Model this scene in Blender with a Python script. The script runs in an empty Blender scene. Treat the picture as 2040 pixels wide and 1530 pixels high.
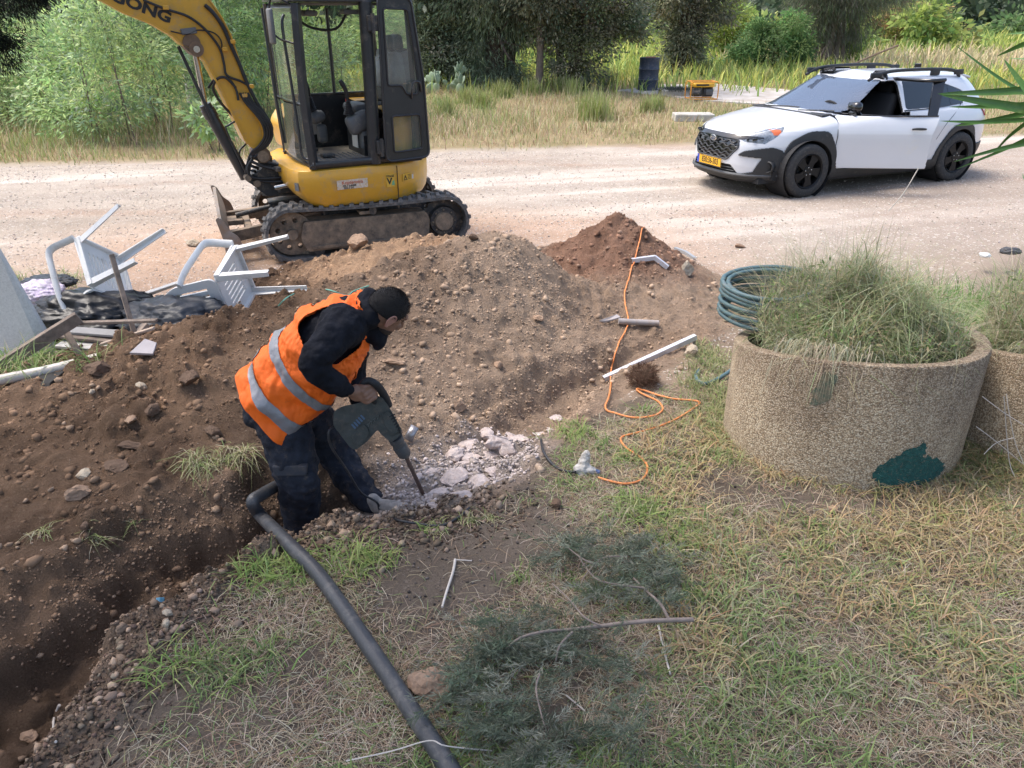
import bpy, bmesh, math, random
import numpy as np
from mathutils import Vector, Matrix, Euler
random.seed(7); RNG = np.random.default_rng(11)
SC = bpy.context.scene; COL = SC.collection
# ---------------------------------------------------------------- camera, sky, sun
FPX, CAMH, PITCH = 1535.0, 2.2, math.radians(26)
cd = bpy.data.cameras.new('camera'); cam = bpy.data.objects.new('camera', cd); COL.objects.link(cam)
cam.location = (0, 0, CAMH); cam.rotation_euler = (math.pi/2 - PITCH, 0, 0)
cd.sensor_width = 36; cd.lens = 36*FPX/2040; cd.clip_end = 1000; cd.clip_start = 0.05
SC.camera = cam
SUN_EL, SUN_AZ = math.radians(64), math.radians(-75)      # azimuth clockwise from +Y
w = bpy.data.worlds.new('World'); SC.world = w; w.use_nodes = True
nt = w.node_tree; nt.nodes.clear()
sky = nt.nodes.new('ShaderNodeTexSky'); sky.sky_type = 'NISHITA'; sky.sun_disc = False
sky.sun_elevation = SUN_EL; sky.sun_rotation = SUN_AZ; sky.dust_density = 3.5; sky.air_density = 1.0; sky.ozone_density = 1.0
bgn = nt.nodes.new('ShaderNodeBackground'); bgn.inputs[1].default_value = 0.15
wo = nt.nodes.new('ShaderNodeOutputWorld'); nt.links.new(sky.outputs[0], bgn.inputs[0]); nt.links.new(bgn.outputs[0], wo.inputs[0])
sd = bpy.data.lights.new('sun', 'SUN'); sd.energy = 1.4; sd.angle = math.radians(26); sd.color = (1.0, 0.955, 0.89)
so = bpy.data.objects.new('sun', sd); COL.objects.link(so)
sdir = Vector((math.sin(SUN_AZ)*math.cos(SUN_EL), math.cos(SUN_AZ)*math.cos(SUN_EL), math.sin(SUN_EL)))
so.rotation_euler = sdir.to_track_quat('Z', 'Y').to_euler(); so.location = (0, 0, 30)
SC.view_settings.view_transform = 'Standard'; SC.view_settings.look = 'None'; SC.view_settings.gamma = 1
SC.view_settings.exposure = 1.25
# ---------------------------------------------------------------- pixel -> place in the world
cp, sp_ = math.cos(PITCH), math.sin(PITCH)
def ray(px, py):
    a = (px-1020)/FPX; b = -(py-765)/FPX
    return Vector((a, cp + b*sp_, -sp_ + b*cp))
def G(px, py, z=0.0):
    r = ray(px, py); t = (z-CAMH)/r.z; return Vector((r.x*t, r.y*t, z))
def D(px, py, Y):
    r = ray(px, py); t = Y/r.y; return Vector((r.x*t, Y, CAMH + r.z*t))
# ---------------------------------------------------------------- materials
MATS = {}
def newmat(name):
    m = bpy.data.materials.new(name); m.use_nodes = True; MATS[name] = m
    n = m.node_tree; return m, n, n.nodes['Principled BSDF']
def M(name, col, rough=0.6, metal=0.0, var=0.12, scale=6.0, bump=0.0, bscale=60.0, dirt=None, dirtamt=0.45, spec=0.5, coat=0.0, trans=0.0, alpha=1.0, emit=None):
    """procedural paint/plastic/metal: base colour broken up by noise, optional dirt and bump"""
    if name in MATS: return MATS[name]
    m, n, b = newmat(name)
    tc = n.nodes.new('ShaderNodeTexCoord'); nz = n.nodes.new('ShaderNodeTexNoise')
    nz.inputs['Scale'].default_value = scale; nz.inputs['Detail'].default_value = 6; nz.inputs['Roughness'].default_value = 0.65
    n.links.new(tc.outputs['Object'], nz.inputs['Vector'])
    cr = n.nodes.new('ShaderNodeValToRGB'); e = cr.color_ramp.elements
    e[0].position = 0.3; e[1].position = 0.7
    e[0].color = (*[max(0, c*(1-var)) for c in col], 1); e[1].color = (*[min(1, c*(1+var)) for c in col], 1)
    n.links.new(nz.outputs['Fac'], cr.inputs[0]); last = cr.outputs[0]
    if dirt:
        n2 = n.nodes.new('ShaderNodeTexNoise'); n2.inputs['Scale'].default_value = scale*1.7; n2.inputs['Detail'].default_value = 9; n2.inputs['Roughness'].default_value = 0.75
        n.links.new(tc.outputs['Object'], n2.inputs['Vector'])
        r2 = n.nodes.new('ShaderNodeValToRGB'); r2.color_ramp.elements[0].position = 0.62-dirtamt*0.35; r2.color_ramp.elements[1].position = 0.78-dirtamt*0.2
        n.links.new(n2.outputs['Fac'], r2.inputs[0])
        mx = n.nodes.new('ShaderNodeMix'); mx.data_type = 'RGBA'; n.links.new(r2.outputs[0], mx.inputs[0])
        n.links.new(last, mx.inputs[6]); mx.inputs[7].default_value = (*dirt, 1); last = mx.outputs[2]
    n.links.new(last, b.inputs['Base Color'])
    b.inputs['Roughness'].default_value = rough; b.inputs['Metallic'].default_value = metal
    b.inputs['Specular IOR Level'].default_value = spec; b.inputs['Coat Weight'].default_value = coat
    b.inputs['Transmission Weight'].default_value = trans; b.inputs['Alpha'].default_value = alpha
    if bump:
        n3 = n.nodes.new('ShaderNodeTexNoise'); n3.inputs['Scale'].default_value = bscale; n3.inputs['Detail'].default_value = 5
        n.links.new(tc.outputs['Object'], n3.inputs['Vector'])
        bp = n.nodes.new('ShaderNodeBump'); bp.inputs['Strength'].default_value = bump; bp.inputs['Distance'].default_value = 0.01
        n.links.new(n3.outputs['Fac'], bp.inputs['Height']); n.links.new(bp.outputs[0], b.inputs['Normal'])
    return m
def leafmat(name, rough=0.65, trans=0.35, spec=0.25):
    """foliage: colour from the plant's own per-leaf attribute"""
    if name in MATS: return MATS[name]
    m, n, b = newmat(name)
    at = n.nodes.new('ShaderNodeAttribute'); at.attribute_name = 'col'
    n.links.new(at.outputs['Color'], b.inputs['Base Color']); b.inputs['Roughness'].default_value = rough; b.inputs['Specular IOR Level'].default_value = spec
    tr = n.nodes.new('ShaderNodeBsdfTranslucent'); n.links.new(at.outputs['Color'], tr.inputs[0])
    mx = n.nodes.new('ShaderNodeMixShader'); mx.inputs[0].default_value = trans
    out = n.nodes['Material Output']; n.links.new(b.outputs[0], mx.inputs[1]); n.links.new(tr.outputs[0], mx.inputs[2]); n.links.new(mx.outputs[0], out.inputs[0])
    return m
def glassmat(name, tint=(0.8, 0.85, 0.85), amt=0.25, rough=0.02, veil=(0.6, 0.62, 0.6), veilamt=0.08):
    """thin pane: mostly clear, tinted, with an even diffuse veil and a mirror-like surface"""
    if name in MATS: return MATS[name]
    m, n, b = newmat(name); n.nodes.remove(b)
    tr = n.nodes.new('ShaderNodeBsdfTransparent'); tr.inputs[0].default_value = (*tint, 1)
    gl = n.nodes.new('ShaderNodeBsdfGlossy'); gl.inputs['Roughness'].default_value = rough
    df = n.nodes.new('ShaderNodeBsdfDiffuse'); df.inputs[0].default_value = (*veil, 1)
    lw = n.nodes.new('ShaderNodeFresnel'); lw.inputs[0].default_value = 1.5
    ad = n.nodes.new('ShaderNodeMath'); ad.operation = 'ADD'; ad.inputs[1].default_value = amt; n.links.new(lw.outputs[0], ad.inputs[0])
    m1 = n.nodes.new('ShaderNodeMixShader'); m1.inputs[0].default_value = veilamt; n.links.new(tr.outputs[0], m1.inputs[1]); n.links.new(df.outputs[0], m1.inputs[2])
    m2 = n.nodes.new('ShaderNodeMixShader'); n.links.new(ad.outputs[0], m2.inputs[0]); n.links.new(m1.outputs[0], m2.inputs[1]); n.links.new(gl.outputs[0], m2.inputs[2])
    n.links.new(m2.outputs[0], n.nodes['Material Output'].inputs[0]); return m
# ---------------------------------------------------------------- objects
INV = {}
def props(o, label=None, cat=None, group=None, kind=None):
    if label: o['label'] = label
    if cat: o['category'] = cat
    if group: o['group'] = group
    if kind: o['kind'] = kind
    return o
def thing(name, label, cat, loc=(0, 0, 0), rotz=0.0, group=None):
    o = bpy.data.objects.new(name, None); COL.objects.link(o); o.location = loc; o.rotation_euler = (0, 0, rotz); o.empty_display_size = 0.1
    INV[o.name] = (Matrix.Translation(Vector(loc)) @ Matrix.Rotation(rotz, 4, 'Z')).inverted()
    return props(o, label, cat, group)
def link(name, me, parent=None):
    o = bpy.data.objects.new(name, me); COL.objects.link(o)
    if parent:
        o.parent = parent; INV[o.name] = INV.get(parent.name, Matrix())
    return o
class MB:
    """collects shapes; build() links them as ONE mesh object"""
    def __init__(s): s.v = []; s.f = []
    def add(s, v, f, mtx=None):
        b = len(s.v); s.v += [tuple(mtx @ Vector(p)) if mtx else tuple(p) for p in v]; s.f += [tuple(i+b for i in q) for q in f]; return s
    def box(s, c, d, mtx=None, bev=0.0, rot=None):
        bm = bmesh.new(); bmesh.ops.create_cube(bm, size=1); bmesh.ops.scale(bm, vec=d, verts=bm.verts)
        if bev > 0: bmesh.ops.bevel(bm, geom=bm.edges[:], offset=min(bev, min(d)*0.45), segments=2, affect='EDGES', profile=0.5)
        T = Matrix.Translation(Vector(c))
        if rot: T = T @ Euler(rot).to_matrix().to_4x4()
        if mtx: T = mtx @ T
        s.bm(bm, T); return s
    def bm(s, bm, T=None):
        bm.verts.index_update(); s.add([v.co[:] for v in bm.verts], [[v.index for v in f.verts] for f in bm.faces], T); bm.free(); return s
    def tube(s, pts, r, n=10, caps=True, flat=1.0, spline=0):
        pts = [Vector(p) for p in pts]; rs = list(r) if hasattr(r, '__len__') else [r]*len(pts)
        if spline: pts, rs = smooth_path(pts, rs, spline)
        up = None; rings = []
        for i, p in enumerate(pts):
            t = (pts[min(i+1, len(pts)-1)] - pts[max(i-1, 0)])
            if t.length < 1e-9: t = Vector((0, 0, 1))
            t.normalize()
            if up is None: up = Vector((0, 0, 1)) if abs(t.z) < 0.9 else Vector((1, 0, 0))
            a = t.cross(up)
            if a.length < 1e-6: a = t.orthogonal()
            a.normalize(); up = a.cross(t).normalized()
            rings.append([p + (a*math.cos(2*math.pi*k/n) + up*math.sin(2*math.pi*k/n)*flat)*rs[i] for k in range(n)])
        v = [q for rg in rings for q in rg]
        f = [(i*n+k, i*n+(k+1) % n, (i+1)*n+(k+1) % n, (i+1)*n+k) for i in range(len(pts)-1) for k in range(n)]
        if caps: f += [tuple(range(n))[::-1], tuple((len(pts)-1)*n+k for k in range(n))]
        return s.add(v, f)
    def cyl(s, a, b, r, n=20, r2=None):
        return s.tube([a, b], [r, r if r2 is None else r2], n)
    def prism(s, poly, a, b, axis='y'):
        """poly in the two other axes, extruded from a to b along axis"""
        def P(u, w_, t): return {'y': (u, t, w_), 'x': (t, u, w_), 'z': (u, w_, t)}[axis]
        n = len(poly); v = [P(p[0], p[1], a) for p in poly] + [P(p[0], p[1], b) for p in poly]
        f = [tuple(range(n)), tuple(range(2*n-1, n-1, -1))] + [(i, i+n, (i+1) % n+n, (i+1) % n) for i in range(n)]
        return s.add(v, f)
    def lathe(s, prof, n=32, mtx=None, ang=2*math.pi):
        v = []; closed = abs(ang-2*math.pi) < 1e-6; m = n if closed else n+1
        for k in range(m):
            c, si = math.cos(ang*k/n), math.sin(ang*k/n)
            v += [(r*c, r*si, z) for r, z in prof]
        L = len(prof)
        f = [(k*L+i, ((k+1) % m)*L+i, ((k+1) % m)*L+i+1, k*L+i+1) for k in range(n) for i in range(L-1)]
        return s.add(v, f, mtx)
    def build(s, name, mat, parent=None, world=False, smooth=0.0, bev=0.0, label=None):
        v = s.v
        if world and parent is not None:
            I = INV[parent.name]; v = [tuple(I @ Vector(p)) for p in v]
        me = bpy.data.meshes.new(name); me.from_pydata(v, [], s.f); me.validate()
        bm = bmesh.new(); bm.from_mesh(me); bmesh.ops.recalc_face_normals(bm, faces=bm.faces); bm.to_mesh(me); bm.free()
        if smooth:
            me.polygons.foreach_set('use_smooth', [True]*len(me.polygons)); me.set_sharp_from_angle(angle=math.radians(smooth))
        if mat: me.materials.append(mat)
        o = link(name, me, parent)
        if bev:
            b = o.modifiers.new('bevel', 'BEVEL'); b.width = bev; b.segments = 2; b.limit_method = 'ANGLE'; b.angle_limit = math.radians(35); b.harden_normals = False
        if label: o['label'] = label
        return o
def smooth_path(pts, rs, k):
    P, R_ = [], []
    n = len(pts)
    for i in range(n-1):
        p0, p1, p2, p3 = pts[max(i-1, 0)], pts[i], pts[i+1], pts[min(i+2, n-1)]
        for j in range(k):
            t = j/k; P.append(0.5*((2*p1) + (p2-p0)*t + (2*p0-5*p1+4*p2-p3)*t*t + (3*p1-p0-3*p2+p3)*t*t*t)); R_.append(rs[i]*(1-t)+rs[i+1]*t)
    P.append(pts[-1]); R_.append(rs[-1]); return P, R_
def npmesh(name, V, F, mat, col=None, parent=None, smooth=False, world=False):
    """V (n,3); F (m,k) ; col (n,3) per-vertex"""
    V = np.asarray(V, dtype=np.float64)
    if world and parent is not None:
        I = np.array(INV[parent.name]); V = V @ I[:3, :3].T + I[:3, 3]
    F = np.asarray(F, dtype=np.int32); me = bpy.data.meshes.new(name)
    m, k = F.shape; me.vertices.add(len(V)); me.vertices.foreach_set('co', V.astype(np.float32).ravel())
    me.loops.add(m*k); me.loops.foreach_set('vertex_index', F.ravel())
    me.polygons.add(m); me.polygons.foreach_set('loop_start', np.arange(0, m*k, k, dtype=np.int32))
    me.update(calc_edges=True)
    if col is not None:
        a = me.color_attributes.new('col', 'FLOAT_COLOR', 'POINT')
        c = np.ones((len(V), 4), dtype=np.float32); c[:, :3] = col; a.data.foreach_set('color', c.ravel())
    if smooth: me.polygons.foreach_set('use_smooth', np.ones(m, dtype=bool))
    if mat: me.materials.append(mat)
    return link(name, me, parent)
# ---------------------------------------------------------------- noise
def hash2(ix, iy, seed):
    h = (ix*374761393 + iy*668265263 + seed*1442695041) & 0xffffffff
    h = ((h ^ (h >> 13))*1274126177) & 0xffffffff
    return ((h ^ (h >> 16)) & 0xffff)/65535.0
def vnoise(x, y, seed=0):
    x = np.asarray(x, dtype=np.float64); y = np.asarray(y, dtype=np.float64)
    ix = np.floor(x).astype(np.int64); iy = np.floor(y).astype(np.int64); fx = x-ix; fy = y-iy
    fx = fx*fx*(3-2*fx); fy = fy*fy*(3-2*fy)
    a = hash2(ix, iy, seed); b = hash2(ix+1, iy, seed); c = hash2(ix, iy+1, seed); d = hash2(ix+1, iy+1, seed)
    return (a*(1-fx)+b*fx)*(1-fy) + (c*(1-fx)+d*fx)*fy
def fbm(x, y, freq, oct=4, seed=0, gain=0.5):
    s = 0; a = 1; t = 0
    for o in range(oct):
        s = s + a*(vnoise(x*freq+o*17.3, y*freq-o*9.1, seed+o)*2-1); t += a; a *= gain; freq *= 2.03
    return s/t
def ss(e0, e1, x):
    t = np.clip((x-e0)/(e1-e0), 0, 1); return t*t*(3-2*t)
def inpoly(poly, X, Y):
    X = np.asarray(X); Y = np.asarray(Y); r = np.zeros(X.shape, bool); n = len(poly)
    for i in range(n):
        x1, y1 = poly[i][:2]; x2, y2 = poly[(i+1) % n][:2]
        c = ((y1 > Y) != (y2 > Y)) & (X < (x2-x1)*(Y-y1)/((y2-y1) if y2 != y1 else 1e-9)+x1); r ^= c
    return r
def seglen(poly, X, Y):
    """distance to a polyline"""
    d = np.full(np.shape(X), 1e9)
    for (x1, y1), (x2, y2) in zip(poly[:-1], poly[1:]):
        L = (x2-x1)**2+(y2-y1)**2; t = np.clip(((X-x1)*(x2-x1)+(Y-y1)*(y2-y1))/L, 0, 1)
        d = np.minimum(d, np.hypot(X-x1-t*(x2-x1), Y-y1-t*(y2-y1)))
    return d
# ---------------------------------------------------------------- terrain height
CP = []   # control points: x, y, z
def cpt(px, py, z): g = G(px, py, z); CP.append((g.x, g.y, z))
def cpy(px, py, Y): g = D(px, py, Y); CP.append((g.x, Y, g.z))
TRC = [(-2.0, 1.0, .40, .31), (-1.92, 1.95, .40, .30), (-1.78, 2.45, .38, .29), (-1.52, 2.84, .36, .29), (-1.18, 3.16, .35, .29), (-.90, 3.32, .28, .30), (-.62, 3.42, .13, .32), (-.38, 3.56, .07, .34), (-.06, 3.92, .10, .30), (.26, 4.40, .20, .20), (.64, 4.88, .17, .17), (1.14, 5.30, .05, .15)]   # x, y, depth, half width
for q in [(60, 1500, .04), (260, 1275, .05), (450, 1140, .05), (640, 1090, .07), (800, 1052, .07), (950, 1005, .04), (1060, 900, .03), (1150, 838, .02), (1300, 750, .02), (1400, 680, .0), (1430, 600, 0)]: cpt(*q)     # near lip
for q in [(200, 1500, .05), (400, 1300, .06), (600, 1250, .07), (900, 1150, .08), (900, 1400, .1), (1200, 1000, .07), (1300, 880, .05), (1400, 780, .03), (1500, 1100, .1), (1700, 1000, .1), (1200, 1400, .1), (1700, 1400, .12), (2040, 1200, .1), (2040, 900, .08)]: cpt(*q)
for q in [(-30, 1290, -.03), (0, 1210, .0), (150, 1110, .02), (330, 1010, .03), (480, 965, .01), (640, 925, -.0), (760, 880, 0.0), (900, 830, 0), (1000, 800, .0), (1090, 745, .02), (1180, 690, .03), (1300, 640, .03)]: cpt(*q)   # far lip
for q in [(-60, 800, 4.0), (0, 785, 4.0), (200, 722, 4.3), (350, 655, 4.6), (470, 628, 4.7), (560, 608, 4.8), (700, 560, 5.1), (850, 508, 5.4), (960, 468, 5.7), (1060, 488, 5.8), (1150, 560, 5.95), (1230, 600, 5.8)]: cpy(*q)    # crest
for x, y, z in [(-2.6, 3.4, .02), (-2.0, 3.8, .17), (-1.5, 4.1, .22), (-.9, 4.5, .32), (-.3, 4.95, .34), (.2, 5.2, .24), (.5, 5.5, .12),
                (-3.0, 4.8, .03), (-2.5, 5.2, .05), (-1.9, 5.4, .1), (-1.35, 5.9, .14), (-.8, 6.15, .3), (.1, 6.5, .2), (.55, 6.35, .12),
                (-1.35, 6.75, .24), (-.95, 6.75, .34), (-.45, 6.75, .36), (-.1, 6.85, .27), (-1.9, 6.6, .08), (-2.4, 6.2, .03),
                (.95, 6.8, .52), (.6, 6.9, .34), (1.3, 6.75, .32), (.95, 6.35, .26), (.95, 7.3, .2), (1.6, 6.5, .1), (.35, 7.0, .15), (1.7, 7, .02), (1.0, 7.8, 0), (1.1, 5.9, .06), (1.5, 5.9, .03),
                (-1.6, 7.3, .02), (-.7, 7.4, .06), (0, 7.6, .03), (-2.2, 7.1, 0), (-3.2, 6.6, 0), (-3.8, 5.5, 0), (-4.5, 4.5, .05), (-4, 3.5, .0), (-3.3, 2.6, -.05), (-2.8, 1.8, -.1), (-2.4, 1.2, -.1), (-3.4, 3.9, .12),
                (2, 5, .0), (2.5, 4, .05), (3.5, 5, 0), (4, 3.5, .05), (2.2, 6, 0), (3, 7, 0), (4.5, 7, 0), (-5.5, 6, 0), (-4.5, 7.5, 0), (-1.5, 8.5, 0), (1, 8.7, 0), (3.5, 8.7, 0), (-1, .8, .1), (0, .6, .1), (1.5, .8, .12), (3, 1.5, .1), (4.5, 1.5, .1), (-4, 8.7, 0), (5.5, 5, 0), (5.5, 3, .05)]: CP.append((x, y, z))
CPA = np.array(CP)
def _k(r2): return 0.5*r2*np.log(r2+1e-12)
def _tps():
    n = len(CPA); X = CPA[:, :2]; r2 = ((X[:, None]-X[None])**2).sum(-1)
    A = np.zeros((n+3, n+3)); A[:n, :n] = _k(r2) + np.eye(n)*0.003; A[:n, n] = 1; A[:n, n+1:] = X; A[n, :n] = 1; A[n+1:, :n] = X.T
    return np.linalg.solve(A, np.concatenate([CPA[:, 2], [0, 0, 0]]))
TW = _tps()
def dig(X, Y):
    """smooth relief of the dug-up area"""
    sh = np.shape(X); x = np.ravel(X).astype(float); y = np.ravel(Y).astype(float); z = np.zeros(len(x)); n = len(CPA)
    for i in range(0, len(x), 40000):
        xs = x[i:i+40000]; ys = y[i:i+40000]
        r2 = (xs[:, None]-CPA[None, :, 0])**2 + (ys[:, None]-CPA[None, :, 1])**2
        z[i:i+40000] = _k(r2) @ TW[:n] + TW[n] + TW[n+1]*xs + TW[n+2]*ys
    m = ss(-5.6, -4.4, x)*(1-ss(4.6, 5.8, x))*(1-ss(7.6, 8.8, y))*ss(0.1, .8, y)
    return (z*m).reshape(sh)
LIP = [(-1.45, 1.3), (-1.56, 1.72), (-1.42, 2.2), (-1.2, 2.62), (-.85, 2.80), (-.51, 2.95), (-.2, 3.1), (.05, 3.5), (.36, 3.97), (.9, 4.6), (1.3, 5.2), (1.75, 5.9)]
DUGP = [(-1.3, .2), (-1.35, 1.7), (-1.3, 2.25), (-1.1, 2.6), (-.8, 2.78), (-.45, 2.92), (-.1, 3.1), (.1, 3.45), (.42, 3.95), (.9, 4.5), (1.35, 5.0), (1.8, 5.6), (2.1, 6.4), (1.7, 7.4), (.9, 7.8), (.1, 7.4), (-1, 7.4), (-1.9, 7.0), (-2.6, 6.5), (-2.6, 5.4), (-3.3, 4.9), (-3.8, 4.2), (-5, 3.2), (-5, .2)]
def dug(X, Y):
    """1 inside the dug-up soil, 0 outside, soft edge"""
    d = seglen(DUGP+[DUGP[0]], X, Y); s = np.where(inpoly(DUGP, X, Y), d, -d); return ss(-.12, .12, s + .08*fbm(X, Y, 3, 3, 5))
ROADP = [(-90, 13.2), (-30, 12.6), (-8, 12.15), (-4, 12.6), (-1, 13.5), (3, 14.1), (10, 15.3), (20, 17.5), (60, 26), (70, 16), (20, 9.5), (9, 7.6), (6.0, 7.9), (5.0, 7.6), (4.3, 6.9), (3.6, 5.9), (2.6, 5.0), (2.0, 4.6), (1.45, 4.45), (1.0, 4.5), (.4, 4.0), (-3.3, 4.9), (-4.2, 5.2), (-6, 6), (-10, 6.4), (-90, 5)]
def lumps(X, Y, f, seed):
    x = X*f; y = Y*f; ix = np.floor(x).astype(np.int64); iy = np.floor(y).astype(np.int64); o = np.zeros(X.shape)
    for dx in (-1, 0, 1):
        for dy in (-1, 0, 1):
            a = ix+dx; b = iy+dy; px = a+hash2(a, b, seed); py = b+hash2(a, b, seed+7); r = (.12+.62*hash2(a, b, seed+13)**2.2); q = r*r-((x-px)**2+((y-py)*1.15)**2)
            o = np.maximum(o, np.sqrt(np.maximum(q, 0))*.8)
    return o/f
def ter(X, Y, detail=True):
    X = np.asarray(X, dtype=float); Y = np.asarray(Y, dtype=float)
    z = dig(X, Y)
    d = dug(X, Y)
    near = 1-ss(9, 14, Y)
    wx, wy = X+.11*fbm(X, Y, 2.6, 4, 151, .6), Y+.11*fbm(X, Y, 2.8, 4, 152, .6); best = np.full(X.shape, 1e9); dep = np.zeros(X.shape); wid = np.ones(X.shape)
    for (x1, y1, d1, w1), (x2, y2, d2, w2) in zip(TRC[:-1], TRC[1:]):
        L = (x2-x1)**2+(y2-y1)**2; t = np.clip(((wx-x1)*(x2-x1)+(wy-y1)*(y2-y1))/L, 0, 1); dd = np.hypot(wx-x1-t*(x2-x1), wy-y1-t*(y2-y1)); m = dd < best
        best = np.where(m, dd, best); dep = np.where(m, d1*(1-t)+d2*t, dep); wid = np.where(m, w1*(1-t)+w2*t, wid)
    q = best/wid+.10*fbm(X, Y, 6, 3, 153); st = .55*(1-ss(.45, .85, q))+.45*(1-ss(.80, 1.45, q)); z = z-dep*st
    z = z + near*(.012*fbm(X, Y, .9, 3, 1) + .004*fbm(X, Y, 8, 3, 2)*(1-d)) + d*(.035*fbm(X, Y, 2.1, 4, 3))
    if detail:
        r = 1-np.abs(fbm(X*1.0, Y*1.0, 7, 4, 9)); wx = X+.05*fbm(X, Y, 5, 2, 31); wy = Y+.05*fbm(X, Y, 5, 2, 32)
        tn_ = ss(-1.7, -.5, X)*ss(3.9, 4.6, Y); z = z + d*((.85-.5*tn_)*lumps(X+.04*fbm(X, Y, 8, 3, 17, .7), Y+.04*fbm(X, Y, 8, 3, 18, .7), 7, 201)+(.8-.2*tn_)*lumps(X+.02*fbm(X, Y, 16, 3, 27, .7), Y+.02*fbm(X, Y, 16, 3, 28, .7), 15, 202)+.7*lumps(X+.03*fbm(X, Y, 9, 2, 7), Y, 31, 203))*(.35+.9*ss(.3, .65, fbm(X, Y, 1.5, 3, 204)*.5+.5)) + near*(1-d)*.25*lumps(X, Y, 30, 206)*inpoly(ROADP, X, Y)
        cl = vnoise(wx*14, wy*14, 21)*.5 + vnoise(wx*29, wy*29, 22)*.3+vnoise(wx*55, wy*55, 23)*.2
        z = z + d*(.040*(r-.75) + .042*(cl-.5)) + near*(1-d)*.008*(cl-.5)
        slope = d*ss(.15, .5, np.clip(z, 0, 9)); z = z - .02*slope*np.abs(fbm(X*1.2+Y*.5, Y*.35-X*.2, 6, 3, 44))
    far = ss(40, 140, Y); z = z + far*1.2*0
    return z
def zt(x, y): return float(ter(np.array([x]), np.array([y]), False)[0])
# ---------------------------------------------------------------- ground sheets (one welded grid, cut into ground, road, soil)
def axis(fine0, fine1, step, lo, hi, g=1.09):
    a = list(np.arange(fine0, fine1, step)); s = step; x = a[-1]
    while x < hi: s *= g; x += s; a.append(x)
    s = step; x = a[0]; b = []
    while x > lo: s *= g; x -= s; b.append(x)
    return np.array(b[::-1]+a)
gx = axis(-4.2, 3.4, .0165, -260, 260, 1.035); gy = np.array([v for v in axis(1.2, 7.8, .0165, -25, 7.81)]+list(np.arange(7.83, 18, .055))+[v for v in axis(18, 18.2, .08, 18, 420) if v > 18.05])
GX, GY = np.meshgrid(gx, gy); GZ = ter(GX, GY)
nx, ny = len(gx), len(gy)
fx = (GX[:-1, :-1]+GX[1:, 1:])/2; fy = (GY[:-1, :-1]+GY[1:, 1:])/2
idx = np.arange(nx*ny).reshape(ny, nx)
FA = np.stack([idx[:-1, :-1], idx[:-1, 1:], idx[1:, 1:], idx[1:, :-1]], -1).reshape(-1, 4)
fd = dug(fx, fy) > .5
fr = inpoly(ROADP, fx+.12*fbm(fx, fy, 1.3, 3, 50), fy+.18*fbm(fx, fy, 1.1, 3, 51)) & ~fd
sh = fx.shape
tn = seglen([(-2.2, 2.1), (-2.0, 2.7), (-1.7, 3.2), (-1.25, 3.4), (-.89, 3.54), (-.38, 3.56), (-.06, 3.94), (.26, 4.45), (.64, 4.92), (1.16, 5.32)], fx, fy) < .26
regions = {'ground': ~fd & ~fr, 'dirt_road': fr, 'trench_floor': fd & tn, 'spoil_heap': fd & ~tn}
# soil colours (dug earth differs from place to place: dark topsoil left, tan marl in the middle, red clay behind)
PX = GX.ravel(); PY = GY.ravel(); PZ = GZ.ravel()
def mixc(a, b, t): return a*(1-t[:, None]) + b*t[:, None]
def soilcol(X, Y, Z):
    n1 = fbm(X, Y, 1.7, 4, 61)*.5+.5; n2 = fbm(X, Y, 9, 4, 62)*.5+.5
    C = lambda *c: np.tile(np.array(c), (len(X), 1))
    tan = mixc(C(.285, .20, .14), C(.42, .31, .225), n1); dark = mixc(C(.105, .065, .042), C(.25, .160, .102), ss(.25, .75, n1))
    red = mixc(C(.17, .085, .055), C(.28, .16, .11), n2)
    t = ss(-1.7, -.35, X - .25*(Y-4.5) + .35*(n1-.5)*2)
    c = mixc(dark, tan, t)
    c = mixc(c, red, (1-ss(.55, 1.0, np.hypot(X-.95, (Y-6.85)*1.1)+.2*(n2-.5)))*.85)
    ora = mixc(C(.36, .22, .13), C(.46, .31, .20), n1); c = mixc(c, ora, (1-ss(.5, .9, np.hypot((X+1.0)*.7, Y-6.75)+.2*(n2-.5))))
    wht = mixc(C(.38, .32, .28), C(.5, .44, .4), n2); c = mixc(c, wht, (1-ss(.15, .5, seglen([(-.55, 3.35), (-.1, 3.7)], X, Y)+.15*(n2-.5)*2))*.8)
    bot = ss(.10, .34, -Z)*(1-ss(-1.0, -.2, X)); c = mixc(c, C(.11, .068, .044), bot*.5)  # colour mixed darker towards the trench bottom on the left
    return c*(0.82+.36*n2)[:, None]
def roadcol(X, Y):
    n1 = fbm(X*.5, Y, .8, 4, 71)*.5+.5; n2 = fbm(X, Y, 6, 4, 72)*.5+.5
    C = lambda *c: np.tile(np.array(c), (len(X), 1))
    c = mixc(C(.36, .295, .235), C(.49, .425, .36), n1)
    c = mixc(c, C(.36, .24, .17), ss(.55, .8, fbm(X*.35, Y*1.4, 1.1, 4, 73)*.5+.5)*.55)
    tr = fbm(X*.16+Y*.1, Y*2.2-X*.55, 1, 4, 76)*.5+.5; c = c*(.72+.50*tr)[:, None]; c = mixc(c, C(.56, .50, .44), ss(.58, .68, tr)*.6)
    c = mixc(c, C(.44, .29, .20), (1-ss(1.2, 2.6, np.hypot((X+1.2)*.55, Y-7.4)))*.75)
    c = mixc(c, C(.30, .235, .19), ss(2.0, 5.0, X)*(1-ss(12, 16, Y))*.55); c = mixc(c, mixc(C(.19, .14, .10), C(.31, .235, .175), n2), (1-ss(5.6, 8.0, Y+.8*(n1-.5)))*ss(-.5, .4, X))
    c = mixc(c, C(.22, .17, .13), ss(.5, .75, fbm(X, Y, .9, 3, 75)*.5+.5)*ss(1.8, 3, X)*(1-ss(6.0, 9, Y))*.6)
    return c*(.86+.28*n2)[:, None]
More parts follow.
